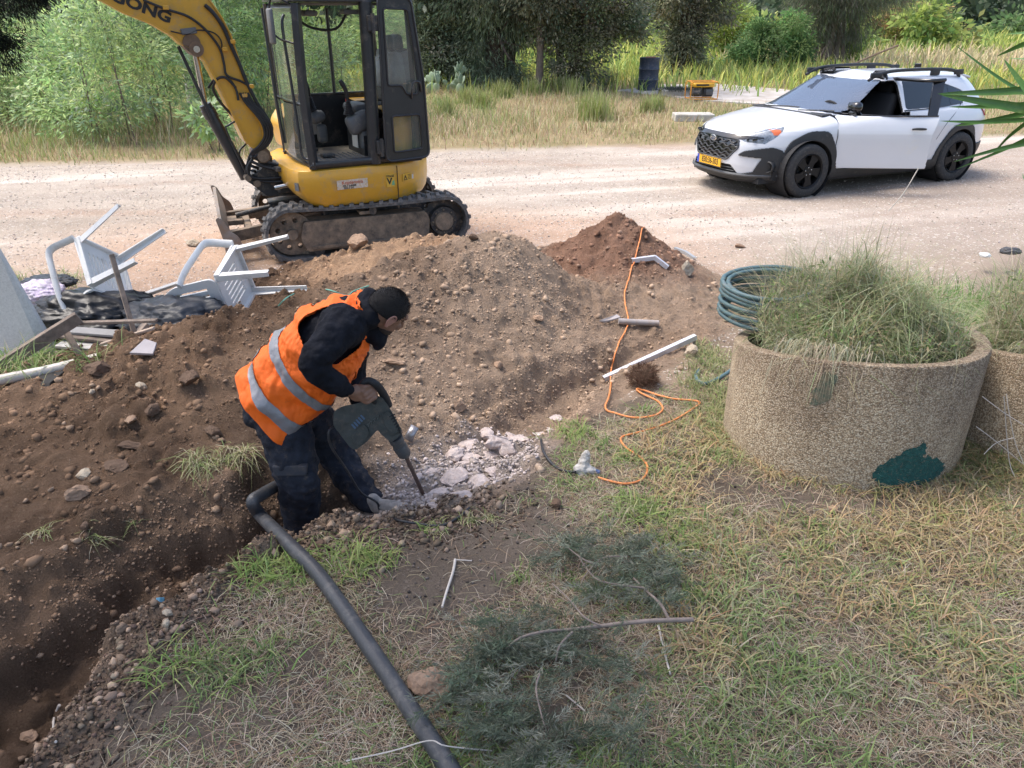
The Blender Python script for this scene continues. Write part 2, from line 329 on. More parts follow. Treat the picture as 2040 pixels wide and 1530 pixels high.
def grdcol(X, Y):
    n1 = fbm(X, Y, 1.4, 4, 81)*.5+.5; n2 = fbm(X, Y, 11, 4, 82)*.5+.5
    C = lambda *c: np.tile(np.array(c), (len(X), 1))
    c = mixc(C(.075, .058, .045), C(.17, .135, .105), n1)
    f = ss(9, 12.5, Y); c = mixc(c, mixc(C(.20, .17, .08), C(.33, .25, .15), n1), f)
    c = mixc(c, C(.12, .19, .045), ss(27, 34, Y)*.9)
    rd = seglen(ROADP+[ROADP[0]], X, Y); k = ((1-ss(.0, .55, rd+.25*(n2-.5)))*(Y > 4.3)*(np.hypot(X-1.8, Y-3.75) > .5)).astype(float); c = mixc(c, roadcol(X, Y), k*.9)
    return c*(.8+.4*n2)[:, None]
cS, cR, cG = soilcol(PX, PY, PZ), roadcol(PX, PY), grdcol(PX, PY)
def earthmat(name, ps=55, bump=.8, peb=0.35, pebcol=(.5, .42, .34)):
    m, n, b = newmat(name); b.inputs['Roughness'].default_value = .95; b.inputs['Specular IOR Level'].default_value = .15
    at = n.nodes.new('ShaderNodeAttribute'); at.attribute_name = 'col'; tc = n.nodes.new('ShaderNodeTexCoord')
    last = at.outputs['Color']; hs = []
    for sc, thr, amt in ((ps, .24, peb), (ps*.42, .17, peb*.9)):
        vo = n.nodes.new('ShaderNodeTexVoronoi'); vo.inputs['Scale'].default_value = sc; vo.inputs['Randomness'].default_value = 1
        n.links.new(tc.outputs['Object'], vo.inputs['Vector'])
        sx = n.nodes.new('ShaderNodeSeparateColor'); n.links.new(vo.outputs['Color'], sx.inputs[0])
        ml = n.nodes.new('ShaderNodeMath'); ml.operation = 'MULTIPLY'; ml.inputs[1].default_value = thr*2; n.links.new(sx.outputs[0], ml.inputs[0])
        lt = n.nodes.new('ShaderNodeMath'); lt.operation = 'LESS_THAN'; n.links.new(vo.outputs['Distance'], lt.inputs[0]); n.links.new(ml.outputs[0], lt.inputs[1])
        gt = n.nodes.new('ShaderNodeMath'); gt.operation = 'GREATER_THAN'; gt.inputs[1].default_value = .45; n.links.new(sx.outputs[1], gt.inputs[0])
        an = n.nodes.new('ShaderNodeMath'); an.operation = 'MULTIPLY'; n.links.new(lt.outputs[0], an.inputs[0]); n.links.new(gt.outputs[0], an.inputs[1])
        am = n.nodes.new('ShaderNodeMath'); am.operation = 'MULTIPLY'; am.inputs[1].default_value = amt; n.links.new(an.outputs[0], am.inputs[0])
        mx = n.nodes.new('ShaderNodeMix'); mx.data_type = 'RGBA'; n.links.new(am.outputs[0], mx.inputs[0]); n.links.new(last, mx.inputs[6]); mx.inputs[7].default_value = (*pebcol, 1); last = mx.outputs[2]
        hs.append(an.outputs[0])
    nz = n.nodes.new('ShaderNodeTexNoise'); nz.inputs['Scale'].default_value = 130; nz.inputs['Detail'].default_value = 8; nz.inputs['Roughness'].default_value = .75; n.links.new(tc.outputs['Object'], nz.inputs['Vector'])
    rp = n.nodes.new('ShaderNodeMapRange'); rp.inputs[1].default_value = .3; rp.inputs[2].default_value = .7; rp.inputs[3].default_value = .60; rp.inputs[4].default_value = 1.38; n.links.new(nz.outputs['Fac'], rp.inputs[0])
    mm = n.nodes.new('ShaderNodeMix'); mm.data_type = 'RGBA'; mm.blend_type = 'MULTIPLY'; mm.inputs[0].default_value = 1; n.links.new(last, mm.inputs[6]); n.links.new(rp.outputs[0], mm.inputs[7])
    n.links.new(mm.outputs[2], b.inputs['Base Color'])
    ad = n.nodes.new('ShaderNodeMath'); ad.operation = 'ADD'; n.links.new(nz.outputs['Fac'], ad.inputs[0]); n.links.new(hs[0], ad.inputs[1])
    a2 = n.nodes.new('ShaderNodeMath'); a2.operation = 'ADD'; n.links.new(ad.outputs[0], a2.inputs[0]); n.links.new(hs[1], a2.inputs[1])
    bp = n.nodes.new('ShaderNodeBump'); bp.inputs['Strength'].default_value = bump; bp.inputs['Distance'].default_value = .012
    n.links.new(a2.outputs[0], bp.inputs['Height']); n.links.new(bp.outputs[0], b.inputs['Normal']); return m
EM = {'ground': earthmat('earth', 60, .7, .3, (.22, .18, .15)), 'dirt_road': earthmat('gravel', 38, .9, .55, (.66, .60, .54)), 'trench_floor': earthmat('trench_soil', 75, 1.6, .22, (.26, .18, .12)), 'spoil_heap': earthmat('dug_soil', 75, 1.6, .26, (.36, .26, .18))}
CC = {'ground': cG, 'dirt_road': cR, 'trench_floor': cS, 'spoil_heap': cS}
LAB = {'ground': 'dark ground under the grass and weeds', 'dirt_road': 'pale dusty gravel road behind the heap', 'trench_floor': 'narrow trench dug between the heap and the grass', 'spoil_heap': 'long heap of brown soil thrown up beside the trench'}
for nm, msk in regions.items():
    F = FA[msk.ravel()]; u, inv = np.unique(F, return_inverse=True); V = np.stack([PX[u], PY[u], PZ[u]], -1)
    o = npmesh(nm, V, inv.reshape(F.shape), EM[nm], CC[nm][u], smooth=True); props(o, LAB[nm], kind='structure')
del cS, cR, cG
# ---------------------------------------------------------------- stones
def rockmesh(seed, sub=2, rough=.28, flat=.7):
    r = random.Random(seed); bm = bmesh.new(); bmesh.ops.create_icosphere(bm, subdivisions=max(sub, 1), radius=.5)
    pl = []
    for k in range(15 if sub > 1 else 9):
        d = Vector((r.gauss(0, 1), r.gauss(0, 1), r.gauss(0, 1))).normalized(); pl.append((d, r.uniform(.20, .40)))
    for v in bm.verts:
        p = v.co.copy()
        for d, o in pl:
            t = p.dot(d)
            if t > o: p -= d*(t-o)*.92
        q = p*7; p *= 1+rough*.25*(math.sin(q.x*1.3+seed)+math.sin(q.y*1.7+seed*2)+math.sin(q.z*1.1+q.x))/3+(rough*.35*(math.sin(q.x*3.7+q.y*2.9+seed)*math.sin(q.y*4.3-q.z*3.1)+.5*math.sin(q.x*8.3+q.z*6.1)*math.sin(q.y*7.7+seed)) if sub > 1 else 0)
        v.co = Vector((p.x, p.y*.85, p.z*flat))
    bm.verts.index_update(); V = np.array([v.co[:] for v in bm.verts]); F = np.array([[v.index for v in f.verts] for f in bm.faces]); bm.free(); return V, F
RK = []
for i in range(8):
    r_ = np.random.default_rng(i); b_ = bmesh.new(); bmesh.ops.create_icosphere(b_, subdivisions=1, radius=.5); V_ = np.array([v.co[:] for v in b_.verts])*r_.uniform(.52, 1.15, (len(b_.verts), 1))*np.array([1, .85, .72]); F_ = np.array([[v.index for v in f.verts] for f in b_.faces]); b_.free(); RK.append((V_, F_)); RK2 = [rockmesh(i+20, 3) for i in range(8)]
def rotm(n, rng):
    q = rng.normal(size=(n, 4)); q /= np.linalg.norm(q, axis=1)[:, None]; w_, x, y, z = q.T
    return np.stack([1-2*(y*y+z*z), 2*(x*y-z*w_), 2*(x*z+y*w_), 2*(x*y+z*w_), 1-2*(x*x+z*z), 2*(y*z-x*w_), 2*(x*z-y*w_), 2*(y*z+x*w_), 1-2*(x*x+y*y)], -1).reshape(n, 3, 3)
stonem = leafmat('stone_scatter', .95, 0.0, .1)
def scatter(name, label, X, Y, size, col, sink=.15, rng=RNG):
    n = len(X); Z = ter(X, Y) + size*(.35-sink); pick = rng.integers(0, 8, n); Vs, Fs, Cs = [], [], []; b = 0
    R = rotm(n, rng)
    for k in range(8):
        m = np.where(pick == k)[0]
        if not len(m): continue
        V, F = RK[k]; P = np.einsum('nij,vj->nvi', R[m], V)*size[m][:, None, None]; P[:, :, 2] *= .8
        P += np.stack([X[m], Y[m], Z[m]], -1)[:, None, :]
        Vs.append(P.reshape(-1, 3)); Fs.append((F[None]+(np.arange(len(m))*len(V))[:, None, None]+b).reshape(-1, 3)); b += len(m)*len(V)
        Cs.append(np.repeat(col[m], len(V), 0))
    return props(npmesh(name, np.concatenate(Vs), np.concatenate(Fs), stonem, np.concatenate(Cs)), label, kind='stuff')
def pick(n, x0, x1, y0, y1, dens):
    X = RNG.uniform(x0, x1, n); Y = RNG.uniform(y0, y1, n); k = RNG.random(n) < dens(X, Y); return X[k], Y[k]
# clods and pebbles in the dug soil
hc = lambda X, Y: 1-ss(.25, .75, np.minimum(seglen([(-2.3, 4.2), (-1.5, 4.6), (-.62, 5.4), (-.23, 5.65), (.2, 5.8), (.5, 5.8)], X, Y), np.hypot(X-.95, Y-6.85)*.8))
X, Y = pick(95000, -4.2, 2.2, 1.4, 7.6, lambda X, Y: dug(X, Y)*np.clip(.12+.75*ss(.40, .7, fbm(X, Y, 1.4, 3, 90)*.5+.5)+.55*hc(X, Y)+.45*(1-ss(.25, .6, seglen([(a, b) for a, b, _, _ in TRC], X, Y))), 0, 1)*np.where(np.abs(X) < .75*Y, 1, 0))
s = .005+.012*RNG.random(len(X))**3 + .028*(RNG.random(len(X)) < .05)*RNG.random(len(X))**1.5
Zs = ter(X, Y); c = soilcol(X, Y, Zs)*RNG.uniform(.8, 1.5, len(X))[:, None]; lt_ = RNG.random(len(X)) < .07; c[lt_] = np.array([.38, .29, .21])*RNG.uniform(.6, 1.2, lt_.sum())[:, None]
scatter('soil_clods', 'crumbled clods and pebbles over the dug soil', X, Y, s, c, .1)
def slope(X, Y): return np.hypot(ter(X+.03, Y, False)-ter(X-.03, Y, False), ter(X, Y+.03, False)-ter(X, Y-.03, False))/.06
X, Y = pick(60000, -3.2, 1.3, 1.3, 5.6, lambda X, Y: dug(X, Y)*np.clip(slope(X, Y)*.8-.15, 0, 1)*np.where(np.abs(X) < .75*Y+.3, 1, 0)); s = .006+.020*RNG.random(len(X))**2.5
scatter('wall_crumbs', 'crumbs of soil stuck to the trench walls', X, Y, s, soilcol(X, Y, ter(X, Y))*RNG.uniform(.75, 1.45, len(X))[:, None], .35)
X, Y = pick(5200, -3.6, 2.0, 1.4, 7.6, lambda X, Y: dug(X, Y)*(.12+.9*ss(.42, .62, fbm(X, Y, 1.1, 3, 191)*.5+.5))*(1-.75*ss(-.9, .2, X)*(1-hc(X, Y)))); s = .022+.065*RNG.random(len(X))**3
scatter('big_clods', 'crumbly earth clods of the heap', X, Y, s, soilcol(X, Y, ter(X, Y))*RNG.uniform(.8, 1.2, len(X))[:, None], .42)
X, Y = pick(9000, -3.4, 2.3, 1.4, 7.6, lambda X, Y: dug(X, Y)*(.05+ss(.5, .7, fbm(X, Y, 1.6, 3, 91)*.5+.5)))
s = .014+.055*RNG.random(len(X))**4; c = soilcol(X, Y, ter(X, Y))*RNG.uniform(.9, 1.3, len(X))[:, None]*.6 + np.array([.19, .14, .10])*RNG.uniform(.4, 1.4, len(X))[:, None]
scatter('earth_lumps', 'larger lumps of earth and stone on the heap', X, Y, s, c, .2)
# gravel of the road and its verge
X, Y = pick(60000, -8, 8, 4.5, 13.5, lambda X, Y: (1-dug(X, Y))*inpoly(ROADP, X, Y)*(.35+.6*ss(.4, .7, fbm(X, Y, .8, 3, 92)*.5+.5))*(5.5/np.clip(Y, 5, 14))**1.1)
s = .008+.02*RNG.random(len(X))**4+.002*Y*.5; c = np.array([.50, .43, .37])*RNG.uniform(.72, 1.4, len(X))[:, None]*(1+.025*RNG.normal(size=(len(X), 3)))
scatter('road_gravel', 'loose pale gravel lying on the dirt road', X, Y, s, np.clip(c, .02, .8), .25)
# stony berm on the near edge of the trench
def berm(n, w_, s0, s1, colr):
    t = RNG.random(n)*6.3; i = np.clip(t.astype(int), 0, 5); f = t-i; L = np.array([(-1.52, 1.3), (-1.5, 1.75), (-1.36, 2.2), (-1.1, 2.55), (-.8, 2.82), (-.45, 2.95), (-.2, 3.05), (.0, 3.5)])
    P = L[i]*(1-f)[:, None]+L[np.clip(i+1, 0, 7)]*f[:, None]; X = P[:, 0]+RNG.normal(0, w_, n)+.03; Y = P[:, 1]+RNG.normal(0, w_*.9, n)-.02
    s = s0+(s1-s0)*RNG.random(n)**3; return X, Y, s, colr*RNG.uniform(.5, 1.5, n)[:, None]*(1+.03*RNG.normal(size=(n, 3)))
X, Y, s, c = berm(9000, .13, .006, .03, np.array([.12, .085, .062])); scatter('berm_stones', 'small dark stones along the near edge of the trench', X, Y, s, np.clip(c, .02, .6), .2)
X, Y, s, c = berm(420, .13, .02, .06, np.array([.23, .17, .125])); scatter('berm_pebbles', 'rounded tan pebbles along the near edge of the trench', X, Y, s, np.clip(c, .02, .6), .2)
def slope(X, Y): return np.hypot(ter(X+.03, Y, False)-ter(X-.03, Y, False), ter(X, Y+.03, False)-ter(X, Y-.03, False))/.06
X, Y = pick(60000, -3.2, 1.3, 1.3, 5.6, lambda X, Y: dug(X, Y)*np.clip(slope(X, Y)*.8-.15, 0, 1)*np.where(np.abs(X) < .75*Y+.3, 1, 0)); s = .006+.020*RNG.random(len(X))**2.5
scatter('wall_crumbs', 'crumbs of soil stuck to the trench walls', X, Y, s, soilcol(X, Y, ter(X, Y))*RNG.uniform(.75, 1.45, len(X))[:, None], .35)
X, Y = pick(5200, -3.6, 2.0, 1.4, 7.6, lambda X, Y: dug(X, Y)*(.12+.9*ss(.42, .62, fbm(X, Y, 1.1, 3, 191)*.5+.5))*(1-.75*ss(-.9, .2, X)*(1-hc(X, Y)))); s = .022+.065*RNG.random(len(X))**3
scatter('big_clods', 'crumbly earth clods of the heap', X, Y, s, soilcol(X, Y, ter(X, Y))*RNG.uniform(.8, 1.2, len(X))[:, None], .42)
X, Y = pick(9000, -.9, 1.4, 1.9, 4.2, lambda X, Y: (1-dug(X, Y))*ss(.42, .75, fbm(X, Y, 1.3, 3, 95)*.5+.5)); s = .006+.016*RNG.random(len(X))**3
scatter('mulch_stones', 'fine grey stones on the bare ground by the trench', X, Y, s, np.array([.12, .10, .088])*RNG.uniform(.4, 1.6, len(X))[:, None], .2)
X, Y = pick(5000, -.75, .15, 3.2, 4.1, lambda X, Y: 1-ss(.14, .42, seglen([(-.6, 3.3), (-.05, 3.75)], X, Y))); s = .006+.03*RNG.random(len(X))**3
scatter('rock_chips', 'pale chips of broken rock in front of the chisel', X, Y, s, np.array([.50, .43, .40])*RNG.uniform(.55, 1.3, len(X))[:, None], .2)
# rocks one can point to
def rockm(name, a, b, sc=9): return M(name, a, .92, 0, .3, sc, .9, 40, dirt=b, dirtamt=.5, spec=.2)
RM = {'tan': rockm('rock_tan', (.36, .245, .17), (.22, .14, .09)), 'white': rockm('rock_white', (.54, .46, .43), (.36, .275, .235), 14), 'brown': rockm('rock_brown', (.15, .10, .07), (.09, .055, .038)), 'grey': rockm('rock_grey', (.42, .40, .36), (.25, .22, .18), 7), 'pale': rockm('rock_pale', (.42, .36, .28), (.25, .18, .12))}
def OG(px, py, off=0.0):
    r = ray(px, py); ts = np.arange(1.2, 14, .012); P = np.outer(ts, np.array(r)); zz = CAMH+P[:, 2]; k = np.where(zz < ter(P[:, 0], P[:, 1])+off)[0]
    i = k[0] if len(k) else len(ts)-1; return Vector((P[i, 0], P[i, 1], float(ter(P[i:i+1, 0], P[i:i+1, 1])[0])+off))
def gline(px, r, k=7):
    pts, _ = smooth_path([OG(x, y, r) for x, y in px], [1]*len(px), k); a = np.array([p[:] for p in pts]); z = ter(a[:, 0], a[:, 1])+r*.8; a[:, 2] = np.maximum(a[:, 2]*.0+z, z)
    for _ in range(3): s = a[:, 2].copy(); s[1:-1] = (a[:-2, 2]+2*a[1:-1, 2]+a[2:, 2])/4; a[:, 2] = np.maximum(s, z)
    return [Vector(q) for q in a]
def rock(px, py, wpx, m, label, seed=0, flat=.75, name='rock', group=None, sink=.3, z0=None, rotz=None):
    g = OG(px, py); d = g.y*cp-(g.z-CAMH)*sp_; s = wpx/FPX*d
    V, F = RK2[seed % 8]; V = V.copy(); V[:, 2] *= flat/.7; V = V*s*1.12
    a = seed*1.3 if rotz is None else rotz
    o = npmesh(name, V, F, RM[m]); o.location = (g.x, g.y, g.z + s*(.36*flat/.7-sink*.5)); o.rotation_euler = (.2*math.sin(seed*3), .2*math.cos(seed*5), a)
    for p in o.data.polygons: p.use_smooth = False
    props(o, label, 'rock', group); return o
rock(709, 495, 50, 'tan', 'smooth tan boulder in front of the digger track', 1, .75)
rock(857, 1380, 82, 'tan', 'tan block of stone in the grass beside the black pipe', 2, .8)
rock(1366, 545, 40, 'pale', 'pale rounded rock right of the second heap', 3, .8)
rock(1374, 712, 34, 'pale', 'knobbly pale rock at the right end of the long angle bar', 4, .9)
rock(198, 745, 58, 'brown', 'brown boulder on the heap just below the grey pipe end', 5, .7)
rock(188, 790, 16, 'pale', 'small pale stone on the left of the heap', 6)
rock(285, 775, 24, 'pale', 'cream pebble lying on the dark left heap', 0)
rock(155, 985, 58, 'tan', 'broken slab of tan rock on the left slope', 3, .5)
rock(168, 950, 44, 'pale', 'yellowish flat rock above the broken slab on the left slope', 4, .5)
rock(232, 930, 46, 'brown', 'flat clod of brown earth above the yellowish rock', 2, .4)
rock(270, 890, 60, 'brown', 'flaky slab of earth halfway up the left slope', 7, .35)
rock(430, 870, 36, 'brown', 'grey brown lump left of the worker', 0)
rock(310, 825, 40, 'brown', 'rough clod in the middle of the dark slope', 6)
rock(375, 770, 46, 'brown', 'dark clod near the top of the heap behind the worker', 1)
rock(1660, 1022, 30, 'tan', 'orange brown stone at the foot of the round planter', 5)
rock(1106, 1010, 30, 'brown', 'reddish brown stone in the grass below the white plug', 4)
rock(60, 1475, 34, 'tan', 'tan rock in the bottom left corner', 2)
rock(150, 1497, 26, 'brown', 'brown rock beside the bottom left corner rock', 3)
rock(337, 1225, 22, 'pale', 'upper one of two pale pebbles on the trench edge', 0)
rock(332, 1250, 24, 'pale', 'lower one of two pale pebbles on the trench edge', 4)
rock(640, 1150-60, 30, 'brown', 'brown stone on the trench edge right of the pipe', 5)
rock(555, 870+10, 16, 'pale', 'small pale stone behind the worker', 5) if False else None
rock(790, 725, 44, 'tan', 'flat tan rock in the slope right of the worker', 7, .4)
rock(915, 815, 34, 'tan', 'rounded tan lump at the foot of the big heap', 3)
rock(995, 735, 24, 'tan', 'brown lump on the lower slope of the big heap', 6)
rock(1072, 640, 20, 'tan', 'smooth clod on the middle of the big heap', 2)
rock(385, 545-55, 26, 'pale', 'dusty pale rock on the road beside the blade', 2)
rock(560, 1075, 1, 'pale', 'x', 1) if False else None
rock(945, 548-70, 22, 'brown', 'brown clod on the crest of the big heap', 7)
rock(1475, 492, 26, 'tan', 'flat tan stone on the dirt left of the planter weeds', 7, .45)
rock(262, 855, 26, 'tan', 'tan stone on the middle of the dark slope', 1)
rock(170, 1055, 26, 'brown', 'small brown rock in the trench wall', 4)
WR = [(925, 880, 40), (965, 865, 34), (1000, 885, 46), (940, 905, 40), (975, 905, 34), (905, 905, 32), (935, 925, 50), (985, 935, 30), (900, 955, 48), (950, 962, 56), (880, 985, 44), (925, 990, 40), (975, 965, 34), (860, 940, 34), (1010, 905, 36), (1090, 858, 44), (1105, 832, 22), (830, 955, 26), (870, 1005, 30), (1040, 875, 34), (1015, 870, 24), (800, 985, 26)]
for i, (a, b, c_) in enumerate(WR):
    lab = {1: 'upper middle white rock in the pile', 2: 'white rock near the right end of the pile, beside the dark stick', 3: 'blocky white rock in the left centre of the pile', 4: 'white rock in the very centre of the pile', 5: 'white rock at the left edge of the pile, just below the topmost left one', 7: 'small pinkish rock at the lower right of the pile', 8: 'wide flat white slab right of the chuck', 10: 'pale slab beside the chisel point', 11: 'low pale slab at the near right of the chisel point', 12: 'pinkish rock at the right foot of the pile', 13: 'small pale rock between the chuck and the pile', 17: 'pale chip left of the chisel shaft', 18: 'pale chip just below the chisel shaft', 19: 'pinkish rock between the pile and the trench edge', 20: 'small rock behind the right end of the pile', 21: 'pale stone between the boot and the chisel', 15: 'white rock chunk apart on the trench edge, right of the pile', 16: 'little white stone at the far tip of the trench', 6: 'broadest white slab in the pile of broken rock', 9: 'flat pinkish slab at the near end of the rock pile', 0: 'white rock at the far left of the rock pile', 14: 'white rock at the right end of the rock pile'}.get(i, 'jagged pinkish white piece of broken rock in the pile by the chisel')
    rock(a, b, c_*1.5, 'white', lab, i*3+1, .46+.12*(i % 3), group='broken white rocks by the chisel', name='broken_rock', sink=.75)
# concrete slab pieces and paving on the far side of the road
conc = M('old_concrete', (.46, .44, .40), .9, 0, .2, 3, .5, 25, dirt=(.24, .22, .16), dirtamt=.45)
g = G(1380, 240); MB().box((g.x, g.y, .07), (.85, .45, .16), bev=.02).build('concrete_block', conc); props(bpy.data.objects['concrete_block'], 'grey concrete block half sunk in the grass left of the car', 'concrete block')
pv = M('pale_paving', (.50, .46, .42), .95, 0, .2, 1.2, .6, 12, dirt=(.34, .27, .2), dirtamt=.5)
mb = MB(); a = [G(1228, 182), G(1320, 170), G(1420, 168), G(1560, 180), G(1640, 190), G(1800, 205), G(1900, 230), G(1700, 225), G(1560, 212), G(1400, 202), G(1310, 190)]
mb.prism([(p.x, p.y) for p in a], -.05, .03, 'z').build('concrete_path', pv); props(bpy.data.objects['concrete_path'], 'strip of pale concrete paving beyond the road', kind='structure')
g = G(1345, 190); MB().box((g.x, g.y, .09), (.85, .8, .14), bev=.02).build('concrete_slab', conc); props(bpy.data.objects['concrete_slab'], 'raised grey concrete slab between the drum and the generator', 'concrete slab')
# ---------------------------------------------------------------- grasses
grassm = leafmat('grass_blade', .6, .3, .3); leafm = leafmat('leaf', .55, .48, .35); strawm = leafmat('straw', .8, .15, .2); needlem = leafmat('needle', .75, .32, .15)
def blades(X, Y, Z, h, w, ang, lean, droop, col, tipcol=None, lev=4):
    n = len(X); t = np.linspace(0, 1, lev)[None, :]; h = h[:, None]; dx, dy = np.cos(ang)[:, None], np.sin(ang)[:, None]
    hor = h*lean[:, None]*t**1.5; ver = h*(t*(1-.35*lean[:, None]) - droop[:, None]*t**2.4)
    wd = w[:, None]*(1-t**2*.92)*.5; cx, cy = -dy, dx
    px = X[:, None]+dx*hor; py = Y[:, None]+dy*hor; pz = Z[:, None]+ver
    L = np.stack([px+cx*wd, py+cy*wd, pz], -1); R = np.stack([px-cx*wd, py-cy*wd, pz], -1)
    V = np.stack([L, R], 2).reshape(-1, 3); b = (np.arange(n)*lev*2)[:, None]; k = np.arange(lev-1)[None]*2+b
    F = np.stack([k, k+1, k+3, k+2], -1).reshape(-1, 4)
    C = np.repeat(col, lev*2, 0)
    return V, F, C
def grass(name, label, parts, mat, kind='stuff', parent=None):
    Vs, Fs, Cs = [], [], []; b = 0
    for V, F, C in parts: Vs.append(V); Fs.append(F+b); Cs.append(C); b += len(V)
    o = npmesh(name, np.concatenate(Vs), np.concatenate(Fs), mat, np.clip(np.concatenate(Cs), .004, .9), parent, world=bool(parent))
    return props(o, label, kind=kind)
def cols(n, pal, jit=.18, wts=None, rng=RNG):
    pal = np.array(pal); k = rng.choice(len(pal), n, p=wts); return pal[k]*rng.uniform(1-jit, 1+jit, n)[:, None]*(1+.05*rng.normal(size=(n, 3)))
GREEN = [(.14, .20, .065), (.19, .26, .085), (.11, .16, .06), (.24, .30, .11), (.15, .19, .09)]
STRAW = [(.40, .32, .22), (.33, .255, .17), (.28, .195, .125), (.50, .43, .32), (.22, .155, .10), (.37, .32, .235)]
gG = lambda x, y: G(x, y)[:2]
def bare(X, Y):
    b = np.zeros(X.shape)
    for px, py, r in ((900, 1090, .30), (850, 1180, .26), (1000, 1120, .22), (960, 1200, .16), (780, 1075, .18), (1080, 1060, .14), (1600, 1035, .22), (1450, 1000, .2), (1750, 1040, .18), (1000, 980, .15), (1120, 850, .2), (1250, 800, .2), (1350, 760, .22), (620, 1330, .09), (1100, 1480, .1), (330, 1420, .12)):
        g = G(px, py); b = np.maximum(b, 1-ss(r*.5, r*1.25, np.hypot(X-g.x, Y-g.y)))
    return b
def lawn(X, Y): return (1-dug(X-.07, Y+.07))*(1-.88*bare(X, Y))*(1-inpoly(ROADP, X, Y)*ss(-.05, .1, X*0+1))
N = 300000; X, Y = pick(N, -1.75, 4.1, 1.0, 5.8, lambda X, Y: lawn(X, Y)*(.35+.65*ss(.3, .6, fbm(X, Y, 2.2, 3, 101)*.5+.5))*np.where(np.abs(X) < .66*Y+.95, 1, 0)*np.clip(2.6/Y, 0, 1)**.8); n = len(X)
tall = ss(1.2, 2.4, X)*.6
gr = ss(.42, .60, fbm(X, Y, 1.25, 3, 102)*.5+.5+.05*ss(.8, 1.6, X)-.05)
isg = RNG.random(n) < .16+.42*gr; isst = ~isg
Z = ter(X, Y)-.004; a = RNG.uniform(0, 2*np.pi, n)+2*fbm(X, Y, .8, 2, 103)
h = np.where(isg, RNG.uniform(.03, .085, n), RNG.uniform(.05, .13, n))*(1+tall)
lean = np.where(isg, RNG.uniform(.3, 1.3, n), RNG.uniform(.8, 1.6, n)); droop = np.where(isg, RNG.uniform(.1, .6, n), RNG.uniform(.45, .72, n)-.25*tall)
wd = np.where(isg, RNG.uniform(.0022, .0055, n), RNG.uniform(.0014, .003, n))
c = np.where(isg[:, None], cols(n, GREEN)*1.3, cols(n, STRAW)*1.12)
for m, nm, lb, mt in ((isg, 'green_grass', 'short green grass blades over the foreground ground', grassm), (isst, 'dry_grass', 'flattened dry straw grass over the foreground ground', strawm)):
    grass(nm, lb, [blades(X[m], Y[m], Z[m], h[m], wd[m], a[m], lean[m], droop[m], c[m])], mt)
# tufts of wider leafed grass
def tufts(name, label, pts, n_per, h0, h1, w0, w1, pal, spread, mat=grassm, lean=(.3, 1.2), droop=(.2, .7), kind='stuff', zoff=0, rng=RNG, parent=None):
    P = []
    for x, y, s in pts:
        n = int(n_per*s); xx = x+rng.normal(0, spread*s, n); yy = y+rng.normal(0, spread*s, n)
        P.append(blades(xx, yy, ter(xx, yy)+zoff, rng.uniform(h0, h1, n)*s, rng.uniform(w0, w1, n), rng.uniform(0, 6.28, n), rng.uniform(*lean, n), rng.uniform(*droop, n), cols(n, pal)*rng.uniform(.85, 1.15)))
    return grass(name, label, P, mat, kind, parent)
tufts('green_patches', 'lusher green grass patches on the right of the lawn', [(gG(px, py)[0]+RNG.normal(0, .10), gG(px, py)[1]+RNG.normal(0, .08), RNG.uniform(.8, 1.3)) for px, py in ((1370, 1110), (1420, 1160), (1460, 1230), (1500, 1290), (1440, 1300), (1560, 1180), (1960, 1350), (1900, 1290), (1990, 1420), (1560, 1410), (1500, 1450), (1700, 1220), (1640, 1100), (1330, 1060), (1960, 1060), (1250, 1050), (1790, 1330)) for _ in range(4)], 24, .06, .12, .004, .0085, [(.20, .28, .09), (.27, .34, .13), (.36, .36, .19), (.42, .37, .24)], .045)
tx, ty = pick(1500, -1.5, 3.9, 1.0, 4.6, lambda X, Y: lawn(X, Y)*(.10+.9*ss(.50, .68, fbm(X, Y, 1.25, 3, 102)*.5+.5)))
tufts('grass_tufts', 'curled green grass tufts scattered over the foreground', [(x, y, RNG.uniform(.6, 1.25)) for x, y in zip(tx, ty)], 22, .06, .13, .004, .0085, GREEN[1:4]+[(.17, .24, .07)], .035)
tx, ty = pick(900, .6, 3.9, 1.0, 3.9, lambda X, Y: lawn(X, Y)*ss(.42, .6, fbm(X, Y, 1.9, 3, 105)*.5+.5))
tufts('wheat_grass', 'bent tan seed grass on the right foreground', [(x, y, RNG.uniform(.7, 1.2)+.25*(x > 1.7)) for x, y in zip(tx, ty)], 20, .09, .19, .003, .007, [(.42, .31, .17), (.34, .23, .12), (.46, .37, .22), (.30, .30, .12)], .045, strawm, (.4, 1.1), (.35, .8))
for px, py, s in ((520, 1170, 1.1), (560, 1160, 1.0), (620, 1165, .9), (700, 1130, .8), (740, 1150, .9), (350, 1355, 1.0), (350, 1380, .8)): pass
tufts('lip_grass', 'bright green grass bending over the trench edge by the pipe', [(*gG(px, py), s) for px, py, s in ((510, 1170, 1.2), (545, 1165, 1.1), (580, 1160, 1.2), (620, 1165, 1.0), (690, 1130, .9), (730, 1140, 1.0), (760, 1150, .9), (350, 1350, 1.1), (700, 1170, .9), (860, 1075, .6), (1130, 860, 1.1), (1150, 880, 1.1), (1260, 1040, 1.2), (1310, 1060, 1.2), (1350, 1120, 1.3), (1320, 960, .9), (1240, 930, .9))], 60, .07, .14, .004, .007, [(.24, .32, .09), (.18, .27, .07), (.30, .34, .12)], .05)
